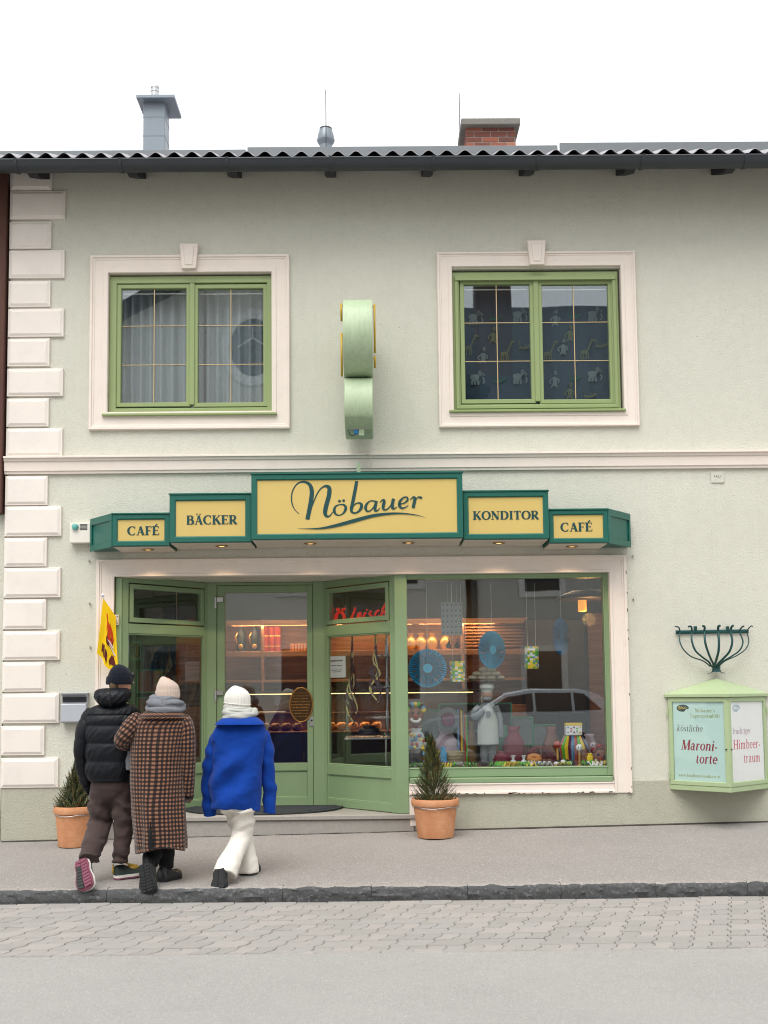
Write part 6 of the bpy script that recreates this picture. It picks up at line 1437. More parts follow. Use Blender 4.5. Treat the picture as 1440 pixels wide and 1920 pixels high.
# --- right splayed panel: notice, neon script, ribbons, etagere
e = empty('notice_sheet', (0, 0, 0)); e.parent = None
pRm = Matrix.Translation(pR.location) @ Matrix.Rotation(pR.rotation_euler.z, 4, 'Z')
v = Vector((math.cos(pR.rotation_euler.z), math.sin(pR.rotation_euler.z), 0)); nrm = Vector((-v.y, v.x, 0))
def onR(px, py, off=.05): p = on_plane(px, py, Vector(pR.location)+nrm*off, nrm); return (p-Vector(pR.location)).dot(v), p.z
e.location = pR.location; e.rotation_euler.z = pR.rotation_euler.z; tag(e, 'white opening hours notice taped inside the glass beside the door', 'notice')
(u0, z1), (u1, z0) = onR(614.5, 1231), onR(648, 1270); MB().box(u0, u1, .050, .053, z0, z1).build('sheet', 'paper_white', e, bev=0)
b = MB(); w = u1-u0; text(b, 'ÖFFNUNGSZEITEN' if False else 'OFFNUNGSZEITEN'.replace('O', 'Ö', 1).replace('U', 'N').replace('G', 'C').replace('S', 'E').replace('Z', 'T') if False else 'ÖFFN', u0+.05*w, z1-.05, .02, lambda u_, v_, y: (u_, y, v_), y=.0495) if False else None
for (zz_, a_, c_) in ((z1-.045, .16, .84), (z1-.052, .16, .84), (z1-.10, .18, .5), (z1-.10, .54, .82), (z1-.15, .18, .8), (z1-.17, .28, .72)):
    x = u0+a_*w
    while x < u0+c_*w: q = rnd.uniform(.008, .02); b.box(x, min(x+q, u0+c_*w), .0485, .0495, zz_-.006, zz_); x += q+.004
b.build('print', 'ink_dark', e)['kind'] = 'stuff'
ns = empty('neon_script', pR.location, pR.rotation_euler.z); tag(ns, 'red glowing script letters behind the small pane over the right splayed panel', 'neon sign')
def NS(L, w):
    P = [onR(600+x/10.286, 1090+y/10.286, .08) for x, y in L]; P3 = [(u_, .08, z_) for u_, z_ in P]; Q = cat(P3, 5) if len(P3) > 2 else P3
    MB().tube(Q, w, 8).build('letter_stroke', 'neon_red', ns, smooth=True); MB().tube([(x, y-.012, z+.008) for x, y, z in Q], w*.3, 6).build('letter_rim', 'neon_rim', ns, smooth=True)
NS([(205, 475), (222, 520), (220, 640), (222, 790)], .020)
NS([(310, 790), (310, 680), (340, 610), (388, 590), (440, 620), (465, 690), (460, 790)], .018)
for x in (345, 458): NS([(x-22, 545), (x+20, 528)], .016)
for L in ([(680, 510), (655, 600), (610, 690), (590, 740), (640, 760), (650, 735), (610, 690)], [(740, 610), (725, 690), (690, 745)], [(735, 640), (785, 605), (780, 660), (760, 715), (810, 700)], [(880, 600), (845, 670), (850, 735), (900, 705)], [(900, 545), (905, 555)], [(985, 570), (955, 640), (1000, 670), (980, 735), (930, 725)], [(1140, 555), (1085, 600), (1060, 670), (1100, 705), (1150, 660)], [(1280, 415), (1215, 530), (1180, 660)], [(1195, 610), (1240, 570), (1245, 640)]): NS(L, .011)
rr = random.Random(5)
for k, (px, ya, yb2) in enumerate(((660, 1192, 1370), (704, 1190, 1322))):
    e = empty('curled_ribbons', (0, 0, 0)); e.location = pR.location; e.rotation_euler.z = pR.rotation_euler.z; tag(e, ('longer', 'shorter')[k]+' bunch of curled dark and cream ribbons hanging in the narrow window', 'ribbons', 'ribbon bunches')
    for j in range(9):
        L = []; amp = rr.uniform(.01, .035); ph = rr.uniform(0, 6); yl = yb2-rr.uniform(0, 60)
        for i in range(30):
            t = i/29; uu, zz_ = onR(px+rr.uniform(-.6, .6)+math.sin(t*9+ph)*9*t, ya+(yl-ya)*t, .16); L.append((uu, .16+amp*math.cos(t*14+ph)*t, zz_))
        MB().tube(L, [(.009, .0012)]*30, 6).build('ribbon', 'ribbon_dark' if j % 3 else 'ribbon_cream', e)
et = empty('cake_etagere', (ax(727, 1380, .75), .75, 0)); zf = az(727, 1380, .75); et.location.z = zf; tag(et, 'tall silver tiered cake stand behind the right splayed glass', 'cake stand')
zt_ = az(727, 1130, .75)-zf; prf = [(.05, 0), (.055, .02)]
for i in range(16): prf.append((.012+.014*(i % 4 == 1)+.008*(i % 4 == 2), .05+(zt_-.06)*i/15))
MB().lathe(prf, (0, 0, 0), 16).build('column', 'silver', et, smooth=50)
for py, r_ in ((1231, .16), (1289, .2), (1346, .24)): z = az(727, py, .75)-zf; MB().lathe([(.02, z-.012), (r_, z), (r_, z+.012), (.02, z+.004)], (0, 0, 0), 28).build('plate', 'silver', et, smooth=40)
gs = empty('glass_shelf', (ax(698, 1382, .72), .80, az(698, 1382, .72)-.012)); tag(gs, 'pale shelf board behind the narrow splayed window', 'shelf'); MB().box(-.30, .26, -.12, .5, -.012, .008).build('board', 'silver', gs, bev=.003); MB().tube([(.15, .2, -.012), (.15, .2, FLZ-gs.location.z)], .012, 8).build('leg', 'silver', gs)
lump('dark_cake', 'dark chocolate cake on the pale shelf behind the glass', 'cake', 693, 1360, 46, .8, 'black_item', None, 1378)
# --- left splayed panel: number plate and green framed pictures
for k, (px0, px1, py0, py1) in enumerate(((241, 264, 1202, 1238), (256, 305, 1255, 1300), (256, 305, 1307, 1352))):
    Y = 1.15+.02*k; xa, xb, za, zb2 = ax(px0, py0, Y), ax(px1, py0, Y), az(px0, py1, Y), az(px0, py0, Y); e = empty('picture_frame', ((xa+xb)/2, Y, za)); tag(e, ['small brown plate with a dark numeral ten behind the left glass', 'upper green framed picture behind the left glass', 'lower green framed picture behind the left glass'][k], 'picture'); hw = (xb-xa)/2; H = zb2-za
    b = MB(); ring(b, -hw, hw, 0, H, .016, 0, .02); recalc(b.build('frame', 'green_edge', e)); MB().box(-hw+.012, hw-.012, .008, .016, .012, H-.012).build('picture', 'sack' if k == 0 else 'brown_wood', e)
    if k == 0:
        b = MB(); pen(b, arc(hw*.35, H*.5, .035, .07, 0, 360, .024, .014), None, .006, lambda u_, v_, y: (u_, y, v_)); pen(b, [(-hw*.4, H*.25, .02), (-hw*.4, H*.75, .02)], None, .006, lambda u_, v_, y: (u_, y, v_)); b.build('numeral', 'black_item', e)
pw = MB().box(ax(232, 1300, 1.3), ax(330, 1300, 1.3), 1.28, 1.34, FLZ+.002, 2.6).build('room_divider', 'dark_counter'); tag(pw, 'dark divider carrying green framed pictures behind the left glass', 'divider')
# dotted safety stickers on the glass
for nm, x0, x1, y0, y1, Y, par, off in (('dot_sticker', 540, 575, 1113, 1148, RY+.028, door, d0), ('dot_sticker', 764, 790, 1087, 1130, .083, sf, 0)):
    b = MB(); i = 0
    for yy in range(int(y0), int(y1), 4):
        for xx in range(int(x0), int(x1), 4):
            x_, z_ = at(xx+(2 if i % 2 else 0), yy, Y); b.add([(x_-off-.004, Y-(RY if off else 0), z_), (x_-off, Y-(RY if off else 0), z_-.004), (x_-off+.004, Y-(RY if off else 0), z_), (x_-off, Y-(RY if off else 0), z_+.004)], [(0, 1, 2, 3)])
        i += 1
    b.build(nm, 'grey_cloth', par)['kind'] = 'stuff'
# ================================================================== PEOPLE
def remesh(b, voxel, name='m', smooth_it=2):
    me = bpy.data.meshes.new(name); me.from_pydata(b.v, [], b.f)
    bm = bmesh.new(); bm.from_mesh(me); bmesh.ops.recalc_face_normals(bm, faces=bm.faces); bm.to_mesh(me); bm.free()
    o = bpy.data.objects.new('tmp', me); col.objects.link(o); md = o.modifiers.new('r', 'REMESH'); md.mode = 'VOXEL'; md.voxel_size = voxel
    if smooth_it: ms = o.modifiers.new('s', 'SMOOTH'); ms.iterations = smooth_it; ms.factor = .5
    dg = bpy.context.evaluated_depsgraph_get(); out = bpy.data.meshes.new_from_object(o.evaluated_get(dg)); out.name = name
    bpy.data.objects.remove(o); bpy.data.meshes.remove(me); return out
def displace(me, f):
    n = [v.normal.copy() for v in me.vertices]
    for v, nn in zip(me.vertices, n): v.co = v.co+nn*f(v.co, nn)
    me.update(); return me
def finish(me, m, parent, name, loc):
    me.materials.clear(); me.materials.append(MATS[m]); me.polygons.foreach_set('use_smooth', [True]*len(me.polygons))
    for v in me.vertices: v.co -= loc
    me.update(); return link(name, me, parent)
def shift(b, loc): b.v = [tuple(Vector(p)-loc) for p in b.v]; return b
class Fig:
    """a figure whose outlines are given in photograph pixels at its own depth"""
    def __init__(s, name, label, footpx, Y):
        s.Y = Y; s.u = (CAM_D+Y)/FPX; x = ax(footpx, 1640, Y); s.loc = Vector((x, Y, pave_z(x, Y)+.004)); s.e = empty('person', s.loc); tag(s.e, label, 'person')
    def P(s, px, py, dy=0.0): return a3(px, py, s.Y+dy)
    def rows(s, b, R_, k=6, n=40, ex=2.3, mod=None, uv=False, mi=0, cap=True):
        """R_: (y, xleft, xright, depth centre, half depth) outlines -> closed loft"""
        Q = cat(R_, k); vs = []; uvs = []; vlen = 0; prev = None
        for t, (py, xl, xr, dc, hd) in enumerate(Q):
            c = s.P((xl+xr)/2, py, dc); hw = (xr-xl)/2*(CAM_D+s.Y+dc)/FPX
            if prev is not None: vlen += (c-prev).length
            prev = c
            per = 2*math.pi*math.sqrt((hw*hw+hd*hd)/2)
            for i in range(n+1 if uv else n):
                a = 2*math.pi*i/n+math.pi/2; ca, sa = math.cos(a), math.sin(a)
                f = mod(py, a, c) if mod else 1.0
                x_ = math.copysign(abs(ca)**(2/ex), ca)*hw*f; y_ = math.copysign(abs(sa)**(2/ex), sa)*hd*f
                vs.append(c+Vector((x_, y_, 0))); uvs.append((i/n*per, vlen))
        m = n+1 if uv else n; rws = len(Q); fs = []
        for j in range(rws-1):
            for i in range(n):
                i2 = i+1 if uv else (i+1) % n; fs.append((j*m+i, j*m+i2, (j+1)*m+i2, (j+1)*m+i))
        if cap: fs += [tuple(range(n)), tuple((rws-1)*m+i for i in range(n))[::-1]]
        b.add(vs, fs, uvs=uvs if uv else None, mi=mi)
        return b
    def limb(s, b, pts, k=6, n=20, mod=None, uv=False, cap=True, sq=1.0):
        """pts: (px, py, dy, radius px[, ratio])"""
        Q = cat([(*s.P(p[0], p[1], p[2]), p[3]*s.u, p[4] if len(p) > 4 else 1.0) for p in pts], k); m = len(Q); vs = []; uvs = []; L = 0; up = Vector((0, 1, 0))
        for j, q in enumerate(Q):
            a_, c_ = Vector(Q[max(j-1, 0)][:3]), Vector(Q[min(j+1, m-1)][:3]); t = (c_-a_).normalized(); x = up.cross(t).normalized(); y = t.cross(x); p = Vector(q[:3])
            if j: L += (p-Vector(Q[j-1][:3])).length
            for i in range(n+1 if uv else n):
                a = 2*math.pi*i/n+math.pi/2; f = mod(j/(m-1), a, p) if mod else 1.0
                vs.append(p+x*(q[3]*math.cos(a)*f)+y*(q[3]*q[4]*math.sin(a)*f)); uvs.append((i/n*2*math.pi*q[3], L))
        w = n+1 if uv else n; fs = []
        for j in range(m-1):
            for i in range(n):
                i2 = i+1 if uv else (i+1) % n; fs.append((j*w+i, j*w+i2, (j+1)*w+i2, (j+1)*w+i))
        if cap: fs += [tuple(range(n))[::-1], tuple((m-1)*w+i for i in range(n))]
        b.add(vs, fs, uvs=uvs if uv else None); return b
    def body(s, head, hr, neck, chest, pelvis, arms, legs, skin):
        """one continuous body: head with face features, neck, trunk, arms with hands, legs"""
        b = MB(); H = s.P(*head); r = hr*s.u; fdir = s.face
        rt_ = Vector((fdir.y, -fdir.x, 0))
        M = Matrix((rt_, fdir, Vector((0, 0, 1)))).transposed()
        b.ball(H, r*.86, r*1.0, r*1.18, 24, 16, M=M)
        b.ball(H+fdir*r*.35-Vector((0, 0, r*.55)), r*.6, r*.6, r*.62, 16, 10, M=M)       # jaw
        b.tube([H+fdir*r*.95+Vector((0, 0, r*.12)), H+fdir*r*1.18-Vector((0, 0, r*.18))], [r*.10, r*.19], 8)   # nose
        b.ball(H+fdir*r*.92-Vector((0, 0, r*.52)), r*.26, r*.10, r*.09, 10, 6, M=M)      # lips
        for q in (-1, 1):
            b.ball(H+rt_*q*r*.86-fdir*r*.02-Vector((0, 0, r*.08)), r*.09, r*.24, r*.30, 10, 8, M=M)   # ears
            b.ball(H+fdir*r*.80+rt_*q*r*.34+Vector((0, 0, r*.08)), r*.15, r*.12, r*.12, 10, 8, M=M)   # eyes
        s.limb(b, [(*neck[:3], neck[3]), ((neck[0]+head[0])/2, (neck[1]+head[1])/2, (neck[2]+head[2])/2, neck[3]), (*head[:3], neck[3])], n=14)
        s.limb(b, [(*neck[:3], neck[3]), (chest[0], chest[1]-12, chest[2], chest[3]*.8), (*chest[:3], chest[3]), ((chest[0]+pelvis[0])/2, (chest[1]+pelvis[1])/2, pelvis[2], chest[3]*.85), (*pelvis[:3], pelvis[3])], n=18)
        for A in arms:
            s.limb(b, A, n=12)
            e0, e1 = s.P(*A[-2][:3]), s.P(*A[-1][:3]); d = (e1-e0).normalized(); w = e1; pr_ = A[-1][3]*s.u
            sd = d.cross(fdir); sd = sd.normalized() if sd.length > .1 else rt_
            b.tube([w, w+d*pr_*1.2, w+d*pr_*2.4], [(pr_*.8, pr_*.5), (pr_*1.15, pr_*.55), (pr_*1.05, pr_*.5)], 10)     # palm
            for f_ in range(4):
                o = fdir*(f_-1.5)*pr_*.55; ln = (1.6, 1.9, 1.75, 1.35)[f_]*pr_
                b.tube([w+d*pr_*2.2+o, w+d*(pr_*2.2+ln*.5)+o+sd*pr_*.15, w+d*(pr_*2.2+ln)+o+sd*pr_*.5], [pr_*.3, pr_*.28, pr_*.22], 7)
            b.tube([w+d*pr_*.8+fdir*pr_*.8, w+d*pr_*1.6+fdir*pr_*1.4, w+d*pr_*2.3+fdir*pr_*1.45], [pr_*.36, pr_*.3, pr_*.24], 7)   # thumb
        for Lg in legs: s.limb(b, Lg, n=14)
        me = remesh(b, .0085, 'body', 3); finish(me, skin, s.e, 'body', s.loc)
    def beanie(s, rows_, m, rib, ex=2.0, tilt=0):
        b = MB(); s.rows(b, rows_, k=6, n=156, ex=ex, mod=lambda py, a, c: 1+rib*math.cos(a*26)); b = shift(b, s.loc); o = b.build('beanie', m, s.e, smooth=True); return o
# ---- cloths
def fabric(name, c, rough=.9, var=.12, vs=6, bump=.3, bs=300, sheen=.08, bd=.002):
    mat(name, c, rough, var=var, vs=vs, bump=bump, bs=bs, bd=bd, spec=.25); MATS[name].node_tree.nodes['Principled BSDF'].inputs['Sheen Weight'].default_value = sheen
fabric('navy_knit', srgb(8, 13, 28), bump=.5, bs=180); fabric('puffer_black', srgb(5, 9, 18), .5, var=.15, vs=8, bump=.12, bs=60, sheen=0)
MATS['puffer_black'].node_tree.nodes['Principled BSDF'].inputs['Specular IOR Level'].default_value = .28
fabric('brown_twill', srgb(66, 54, 52), var=.15); fabric('blush_knit', srgb(186, 168, 156), bump=.5, bs=180); fabric('grey_scarf', srgb(112, 115, 121), bump=.8, bs=140, var=.25, vs=40)
fabric('white_knit', srgb(214, 211, 205), bump=.5, bs=180); fabric('white_scarf', srgb(176, 177, 172), bump=.7, bs=140, var=.12, vs=30); fabric('blue_wool', srgb(0, 54, 140), bump=.6, bs=200, var=.14, vs=14, sheen=.05)
fabric('cream_denim', srgb(222, 217, 208), var=.06); fabric('black_cloth', srgb(20, 21, 24), var=.2); mat('black_leather', srgb(20, 21, 24), .38, var=.2, bump=.15, bs=80); mat('boot_sole', srgb(28, 29, 31), .8, var=.2, bump=.4, bs=60)
mat('skin', srgb(206, 154, 128), .55, var=.08, vs=20); mat('sole_pink', srgb(124, 66, 86), .7, var=.2, vs=30, bump=.5, bs=60); mat('shoe_white', srgb(220, 216, 208), .6); mat('shoe_yellow', srgb(196, 160, 70), .7, var=.15); mat('shoe_green', srgb(40, 52, 48), .7, var=.15); mat('lens_green', srgb(40, 120, 60), .1); mat('hair_brown', srgb(96, 76, 56), .8, var=.2, vs=60)
ck = NT('check_cloth'); sp_ = ck.n('ShaderNodeSeparateXYZ'); ck.l(ck.tc.outputs['UV'], sp_.inputs[0]); fz = ck.noise(60, 3); 
wob = ck.math('MULTIPLY', ck.math('SUBTRACT', ck.noise(7, 2), .5), .010)
def stripe(axis, per):
    v = ck.math('FRACT', ck.math('MULTIPLY', ck.math('ADD', sp_.outputs[axis], wob), 1/per)); v = ck.math('ABSOLUTE', ck.math('SUBTRACT', v, .5)); return ck.ramp(v, [(.20, (1, 1, 1)), (.30, (0, 0, 0))])
su, sv = stripe(0, .0335), stripe(1, .0335)
s_ = ck.math('MULTIPLY', ck.math('ADD', su, sv), .5)
cc_ = ck.ramp(s_, [(.0, srgb(146, 104, 80)), (.5, srgb(58, 42, 38)), (1.0, srgb(13, 12, 16))]); cc_ = ck.mix(ck.math('MULTIPLY', fz, .35), cc_, srgb(60, 44, 40)); ck.base(cc_); ck.rough(.95); ck.bump(ck.noise(220, 3), .5, .003); ck.b.inputs['Sheen Weight'].default_value = .2; ck.b.inputs['Specular IOR Level'].default_value = .2; MATS['check_cloth'] = ck.m

def shoe(fig, heel, toe, upn, length_w, m_up, m_mid, m_out, name='shoe', boot=0.0, shaft=None, tread=True, two=False):
    """shoe with sole plate: heel and toe are 3d points of the sole, upn the sole's upward normal"""
    ax_ = (toe-heel); L = ax_.length; d = ax_.normalized(); n = (upn-d*upn.dot(d)).normalized(); sd = d.cross(n)
    e = empty(name, heel-fig.loc, parent=fig.e)
    def W(t):     # half width along the sole
        return length_w*(.36+.10*math.sin(math.pi*min(1, t/.35)*.5)-.05*math.exp(-((t-.40)/.14)**2)+.09*math.exp(-((t-.72)/.22)**2))*(1 if t < .86 else math.sqrt(max(.02, 1-((t-.86)/.15)**2)))*(1 if t > .08 else math.sqrt(max(.05, 1-((.08-t)/.085)**2)))
    def slab(z0, z1, k, m, nm):
        b = MB(); N = 22; up_, lo_ = [], []
        for i in range(N+1):
            t = i/N; w = W(t)*k
            spring = .02*max(0, (t-.7)/.3)**2
            for q in (-1, 1): up_.append(d*(t*L)+sd*(q*w)+n*(z1+spring)); lo_.append(d*(t*L)+sd*(q*w)+n*(z0+spring))
        m_ = len(up_); fs = []
        for i in range(N): fs += [(2*i, 2*i+2, 2*i+3, 2*i+1), (m_+2*i, m_+2*i+1, m_+2*i+3, m_+2*i+2), (2*i, m_+2*i, m_+2*i+2, 2*i+2), (2*i+1, 2*i+3, m_+2*i+3, m_+2*i+1)]
        fs += [(0, 1, m_+1, m_), (2*N, m_+2*N, m_+2*N+1, 2*N+1)]
        o = recalc(b.add(up_+lo_, fs).build(nm, m, e, smooth=40)); return o
    slab(.0, .012, 1.02, m_out, 'outsole'); slab(.012, .034 if not boot else .03, 1.04, m_mid, 'midsole')
    if tread:
        for i in range(9):
            t = .08+.1*i; w = W(t)*.9; b = MB(); M = Matrix((sd, d, n)).transposed()
            for q in (-1, 1):
                b = MB(); vs = [M @ Vector(p) for p in ((q*w*.1, t*L-.010, -.006), (q*w*.95, t*L-.016, -.006), (q*w*.95, t*L+.004, -.006), (q*w*.1, t*L+.010, -.006), (q*w*.1, t*L-.010, .004), (q*w*.95, t*L-.016, .004), (q*w*.95, t*L+.004, .004), (q*w*.1, t*L+.010, .004))]
                b.add(vs, [(0, 3, 2, 1), (4, 5, 6, 7), (0, 1, 5, 4), (1, 2, 6, 5), (2, 3, 7, 6), (3, 0, 4, 7)])
                recalc(b.build('tread_lug', 'shoe_green' if two and (q < 0 and i > 1) else m_out, e))
    # upper: loft along the foot
    b = MB(); N, K = 16, 16; vs = []
    for i in range(N+1):
        t = .015+.97*i/N; w = W(t)*.96; h = (.075+boot)*(1-t)**.0 if t < .38 else None
        h = .085+boot*.2 if t < .36 else .085+boot*.2-(.045+boot*.2)*min(1, (t-.36)/.38)**.9
        if t > .86: h *= math.sqrt(max(.05, 1-((t-.86)/.15)**2))
        if t < .08: h *= .82+.18*t/.08
        spring = .02*max(0, (t-.7)/.3)**2
        for k in range(K+1):
            a = math.pi*k/K; vs.append(d*(t*L)+sd*(w*math.cos(a)*(1-.25*math.sin(a)*(t < .4)))+n*(.03+spring+h*abs(math.sin(a))**.8))
    fs = [(i*(K+1)+k, i*(K+1)+k+1, (i+1)*(K+1)+k+1, (i+1)*(K+1)+k) for i in range(N) for k in range(K)]
    fs += [tuple(range(K+1))[::-1], tuple(N*(K+1)+k for k in range(K+1))]
    recalc(b.add(vs, fs).build('upper', m_up, e, smooth=50))
    if shaft:
        p0 = d*(L*.22)+n*.05; p1 = shaft-heel; b = MB(); b.tube([p0, p0.lerp(p1, .5), p1], [(.046, .056), (.046, .05), (.052, .052)], 16); b.build('shaft', m_up, e, smooth=50)
    return e, d, n, sd, L
# ---------------------------------------------------------------- person one: black puffer jacket
f1 = Fig('person', 'person in black puffer jacket and navy beanie walking to the shop, head turned right', 225, -2.02); f1.face = Vector((.86, .5, 0)).normalized()
f1.body((226, 1278, 0), 20, (218, 1308, 0, 12), (207, 1350, 0, 30), (207, 1455, 0, 30),
        [[(178, 1340, 0, 10), (158, 1380, -.015, 8), (154, 1410, -.01, 7), (156, 1432, .0, 6)], [(244, 1338, 0, 13), (256, 1372, .10, 11), (262, 1400, .25, 9), (256, 1392, .36, 8)]],
        [[(190, 1455, 0, 17), (188, 1535, .07, 12), (168, 1602, -.16, 7)], [(226, 1455, 0, 17), (231, 1540, .03, 12), (226, 1612, 0, 7)]], 'skin')
# trousers
b = MB()
f1.rows(b, [(1435, 176, 240, 0, .13), (1452, 173, 243, 0, .14), (1466, 172, 245, 0, .135), (1480, 174, 243, 0, .125), (1494, 182, 236, 0, .09), (1502, 196, 222, 0, .05)], n=36, k=4)
f1.limb(b, [(191, 1446, 0, 17), (190, 1475, 0, 20), (189, 1510, .04, 22), (188, 1540, .08, 22), (181, 1568, -.02, 21), (172, 1592, -.13, 19.5), (166, 1612, -.20, 17.5)], n=28)
f1.limb(b, [(227, 1446, 0, 17), (228, 1475, 0, 20), (230, 1510, .02, 20.5), (232, 1545, .03, 18.5), (230, 1575, .02, 16.5), (227, 1600, .0, 15), (226, 1617, 0, 14.5)], n=28)
me = remesh(b, .009, 'trousers', 4)
def folds1(p, n):
    sm = max(0, min(1, (f1.P(207, 1478).z-p.z)/.18))

    py = p.z; k = math.exp(-((p.z-.55)/.16)**2)*.9+.25
    a = .015*k*sm*math.sin(54*(p.z+.35*(p.x-f1.loc.x))+5*fbm(p, 4)); return a+sm*.006*fbm((p.x, p.y, p.z*.6), 10)+.010*math.exp(-((p.z-.05)/.05)**2)*math.sin(70*p.z+6*fbm(p, 5))
displace(me, folds1); finish(me, 'brown_twill', f1.e, 'trousers', f1.loc)
# jacket torso with baffles
seams = [1340, 1359.5, 1392.5, 1425.5, 1458.5]
def baffle(py, a, c):
    k = 0; 
    for i in range(len(seams)-1):
        if seams[i] <= py < seams[i+1]: t = (py-seams[i])/(seams[i+1]-seams[i]); k = (math.sin(math.pi*t))**.55
    if py < seams[0]: k = .9
    if py > seams[-1]: k = .2
    wr = .034*fbm((a*3.2+py*.045, py*.02, c.x), 2.1, 3)*k+.013*math.sin(a*24+py*.40+4*fbm((a*2, py*.03, 1), 1.3))*k**2
    return .93+.085*k+wr
b = MB(); f1.rows(b, [(1318, 196, 232, 0, .07), (1322, 182, 250, 0, .11), (1330, 168, 258, 0, .145), (1345, 163, 259, 0, .165), (1375, 161, 256, 0, .178), (1405, 161, 253, 0, .18), (1440, 162, 250, 0, .175), (1458, 164, 249, 0, .17), (1463, 167, 248, 0, .165), (1465, 170, 246, 0, .15)], k=12, n=110, ex=2.5, mod=baffle)
jk = empty('jacket', (0, 0, 0), parent=f1.e)
shift(b, f1.loc).build('torso', 'puffer_black', jk, smooth=True)
def slb(t, a, p):
    k = abs(math.sin(math.pi*t*5.0))**.5; return .92+.10*k+.03*fbm((a*3, t*14, 2), 2)*k
b = MB(); f1.limb(b, [(178, 1334, 0, 15), (168, 1350, .0, 17.5), (158, 1375, -.02, 16.5), (153, 1405, -.02, 14.5), (154, 1432, .0, 13), (159, 1458, .02, 11.5), (162, 1470, .03, 10.5)], k=14, n=40, mod=slb); shift(b, f1.loc).build('sleeve', 'puffer_black', jk, smooth=True)
b = MB(); f1.limb(b, [(240, 1334, 0, 15), (250, 1345, .02, 17), (257, 1362, .08, 16), (262, 1385, .18, 14.5), (262, 1396, .30, 13), (255, 1392, .40, 12)], k=12, n=40, mod=slb); shift(b, f1.loc).build('sleeve', 'puffer_black', jk, smooth=True)
b = MB(); f1.limb(b, [(161, 1466, .03, 8), (163, 1474, .035, 9, .7), (165, 1482, .04, 7, .6), (166, 1487, .05, 4, .6)], k=4, n=12)
for q in range(4): f1.limb(b, [(162.5+q*2.0, 1478, .02+.012*q, 2.6), (164+q*2.0, 1486, .03+.012*q, 2.4), (166.5+q*1.8, 1491-abs(q-1.5), .05+.012*q, 1.9)], k=3, n=8)
f1.limb(b, [(167, 1470, .05, 2.8), (171, 1477, .06, 2.6), (171, 1483, .07, 2.0)], k=3, n=8)
o = shift(b, f1.loc).build('glove', 'black_cloth', f1.e, smooth=True)
# hood lying on the back
b = MB(); hm = lambda py, a, c: 1+.045*fbm((a*2.4, py*.08, 4), 1.8)+.02*math.sin(a*14+py*.3)
f1.rows(b, [(1290, 198, 236, -.04, .05), (1292, 185, 241, -.05, .10), (1298, 179, 245.5, -.055, .14), (1306, 178, 245, -.06, .155), (1316, 183, 238, -.07, .14), (1323, 190, 229, -.07, .10), (1326, 198, 220, -.06, .05)], k=8, n=72, ex=2.2, mod=hm)
shift(b, f1.loc).build('hood', 'puffer_black', jk, smooth=True)
b = MB(); b.tube([f1.P(*q) for q in cat([(203, 1292, -.15), (206, 1298, -.198), (207, 1307, -.222), (207, 1318, -.205), (207, 1324, -.16)], 5)], .006, 6); shift(b, f1.loc).build('hood_seam', 'black_cloth', jk, smooth=True)
b = MB(); f1.rows(b, [(1284, 205, 244, -.0, .085), (1291, 205, 243, -.0, .085), (1300, 206, 240, -.01, .08)], k=4, n=30, ex=2); 
# short hair under the beanie (back of the head)
hb = MB(); f1.rows(hb, [(1280, 205, 229, -.016, .092), (1287, 206, 226, -.018, .088), (1294, 207, 224, -.018, .08)], k=4, n=30); shift(hb, f1.loc).build('hair', 'hair_brown', f1.e, smooth=True)
f1.beanie([(1283.5, 201, 246.5, 0, .105), (1282, 199.5, 248, 0, .112), (1276, 199.5, 248, 0, .114), (1268.5, 201, 247.5, 0, .113), (1267.5, 203, 246.5, 0, .108), (1262, 205, 245.5, 0, .104), (1254, 209, 240, 0, .085), (1248, 215, 232, 0, .05), (1245.5, 221, 225, 0, .012)], 'navy_knit', .014)
# sunglasses pushed to the far temple
sg = empty('sunglasses', (0, 0, 0), parent=f1.e); c0 = f1.P(246.5, 1282, .06)
b = MB(); b.ball(c0, .012, .03, .02, 12, 8); shift(b, f1.loc).build('lens', 'lens_green', sg, smooth=True)
b = MB(); b.tube([f1.P(236, 1281, -.01), f1.P(242, 1280.5, .03), f1.P(247, 1280, .06)], .004, 6); shift(b, f1.loc).build('temple', 'black_leather', sg)
b = MB(); b.ball(f1.P(249.5, 1266, .05), .018, .03, .028, 12, 8); shift(b, f1.loc).build('goggle_pad', 'black_leather', sg, smooth=True)
# shoes
heel = f1.P(157, 1612, -.30); toe = f1.P(157.5, 1668, -.40); sh, d, n, sd, L = shoe(f1, f1.P(151, 1611, -.36), f1.P(160, 1668, -.46), Vector((.25, 1, .1)), .145, 'shoe_green', 'shoe_white', 'sole_pink', two=True)
x_, z_ = at(213, 1646, f1.Y); hp = Vector((ax(214, 1640, f1.Y), f1.Y, pave_z(ax(214, 1640, f1.Y), f1.Y)+.006)); sh2, d, n, sd, L = shoe(f1, hp, hp+Vector((.205, .135, .012)), Vector((0, 0, 1)), .125, 'shoe_green', 'shoe_white', 'sole_pink', tread=False)
b = MB(); b.ball(d*L*.66+n*.075, .06, .04, .032, 12, 8, M=Matrix((d, sd, n)).transposed()); b.build('tongue', 'shoe_yellow', sh2, smooth=True)
for t in (.5, .58, .66, .74): MB().tube([d*L*t+n*(.112-.09*max(0, t-.45))+sd*.035, d*L*t+n*(.124-.09*max(0, t-.45)), d*L*t+n*(.112-.09*max(0, t-.45))-sd*.035], .006, 6).build('lace', 'shoe_yellow', sh2, smooth=True)
MB().tube([n*.05-d*.004, n*.09-d*.006, n*.125-d*.002], [.010, .008, .008], 8).build('pull_tab', 'shoe_yellow', sh2, smooth=True)

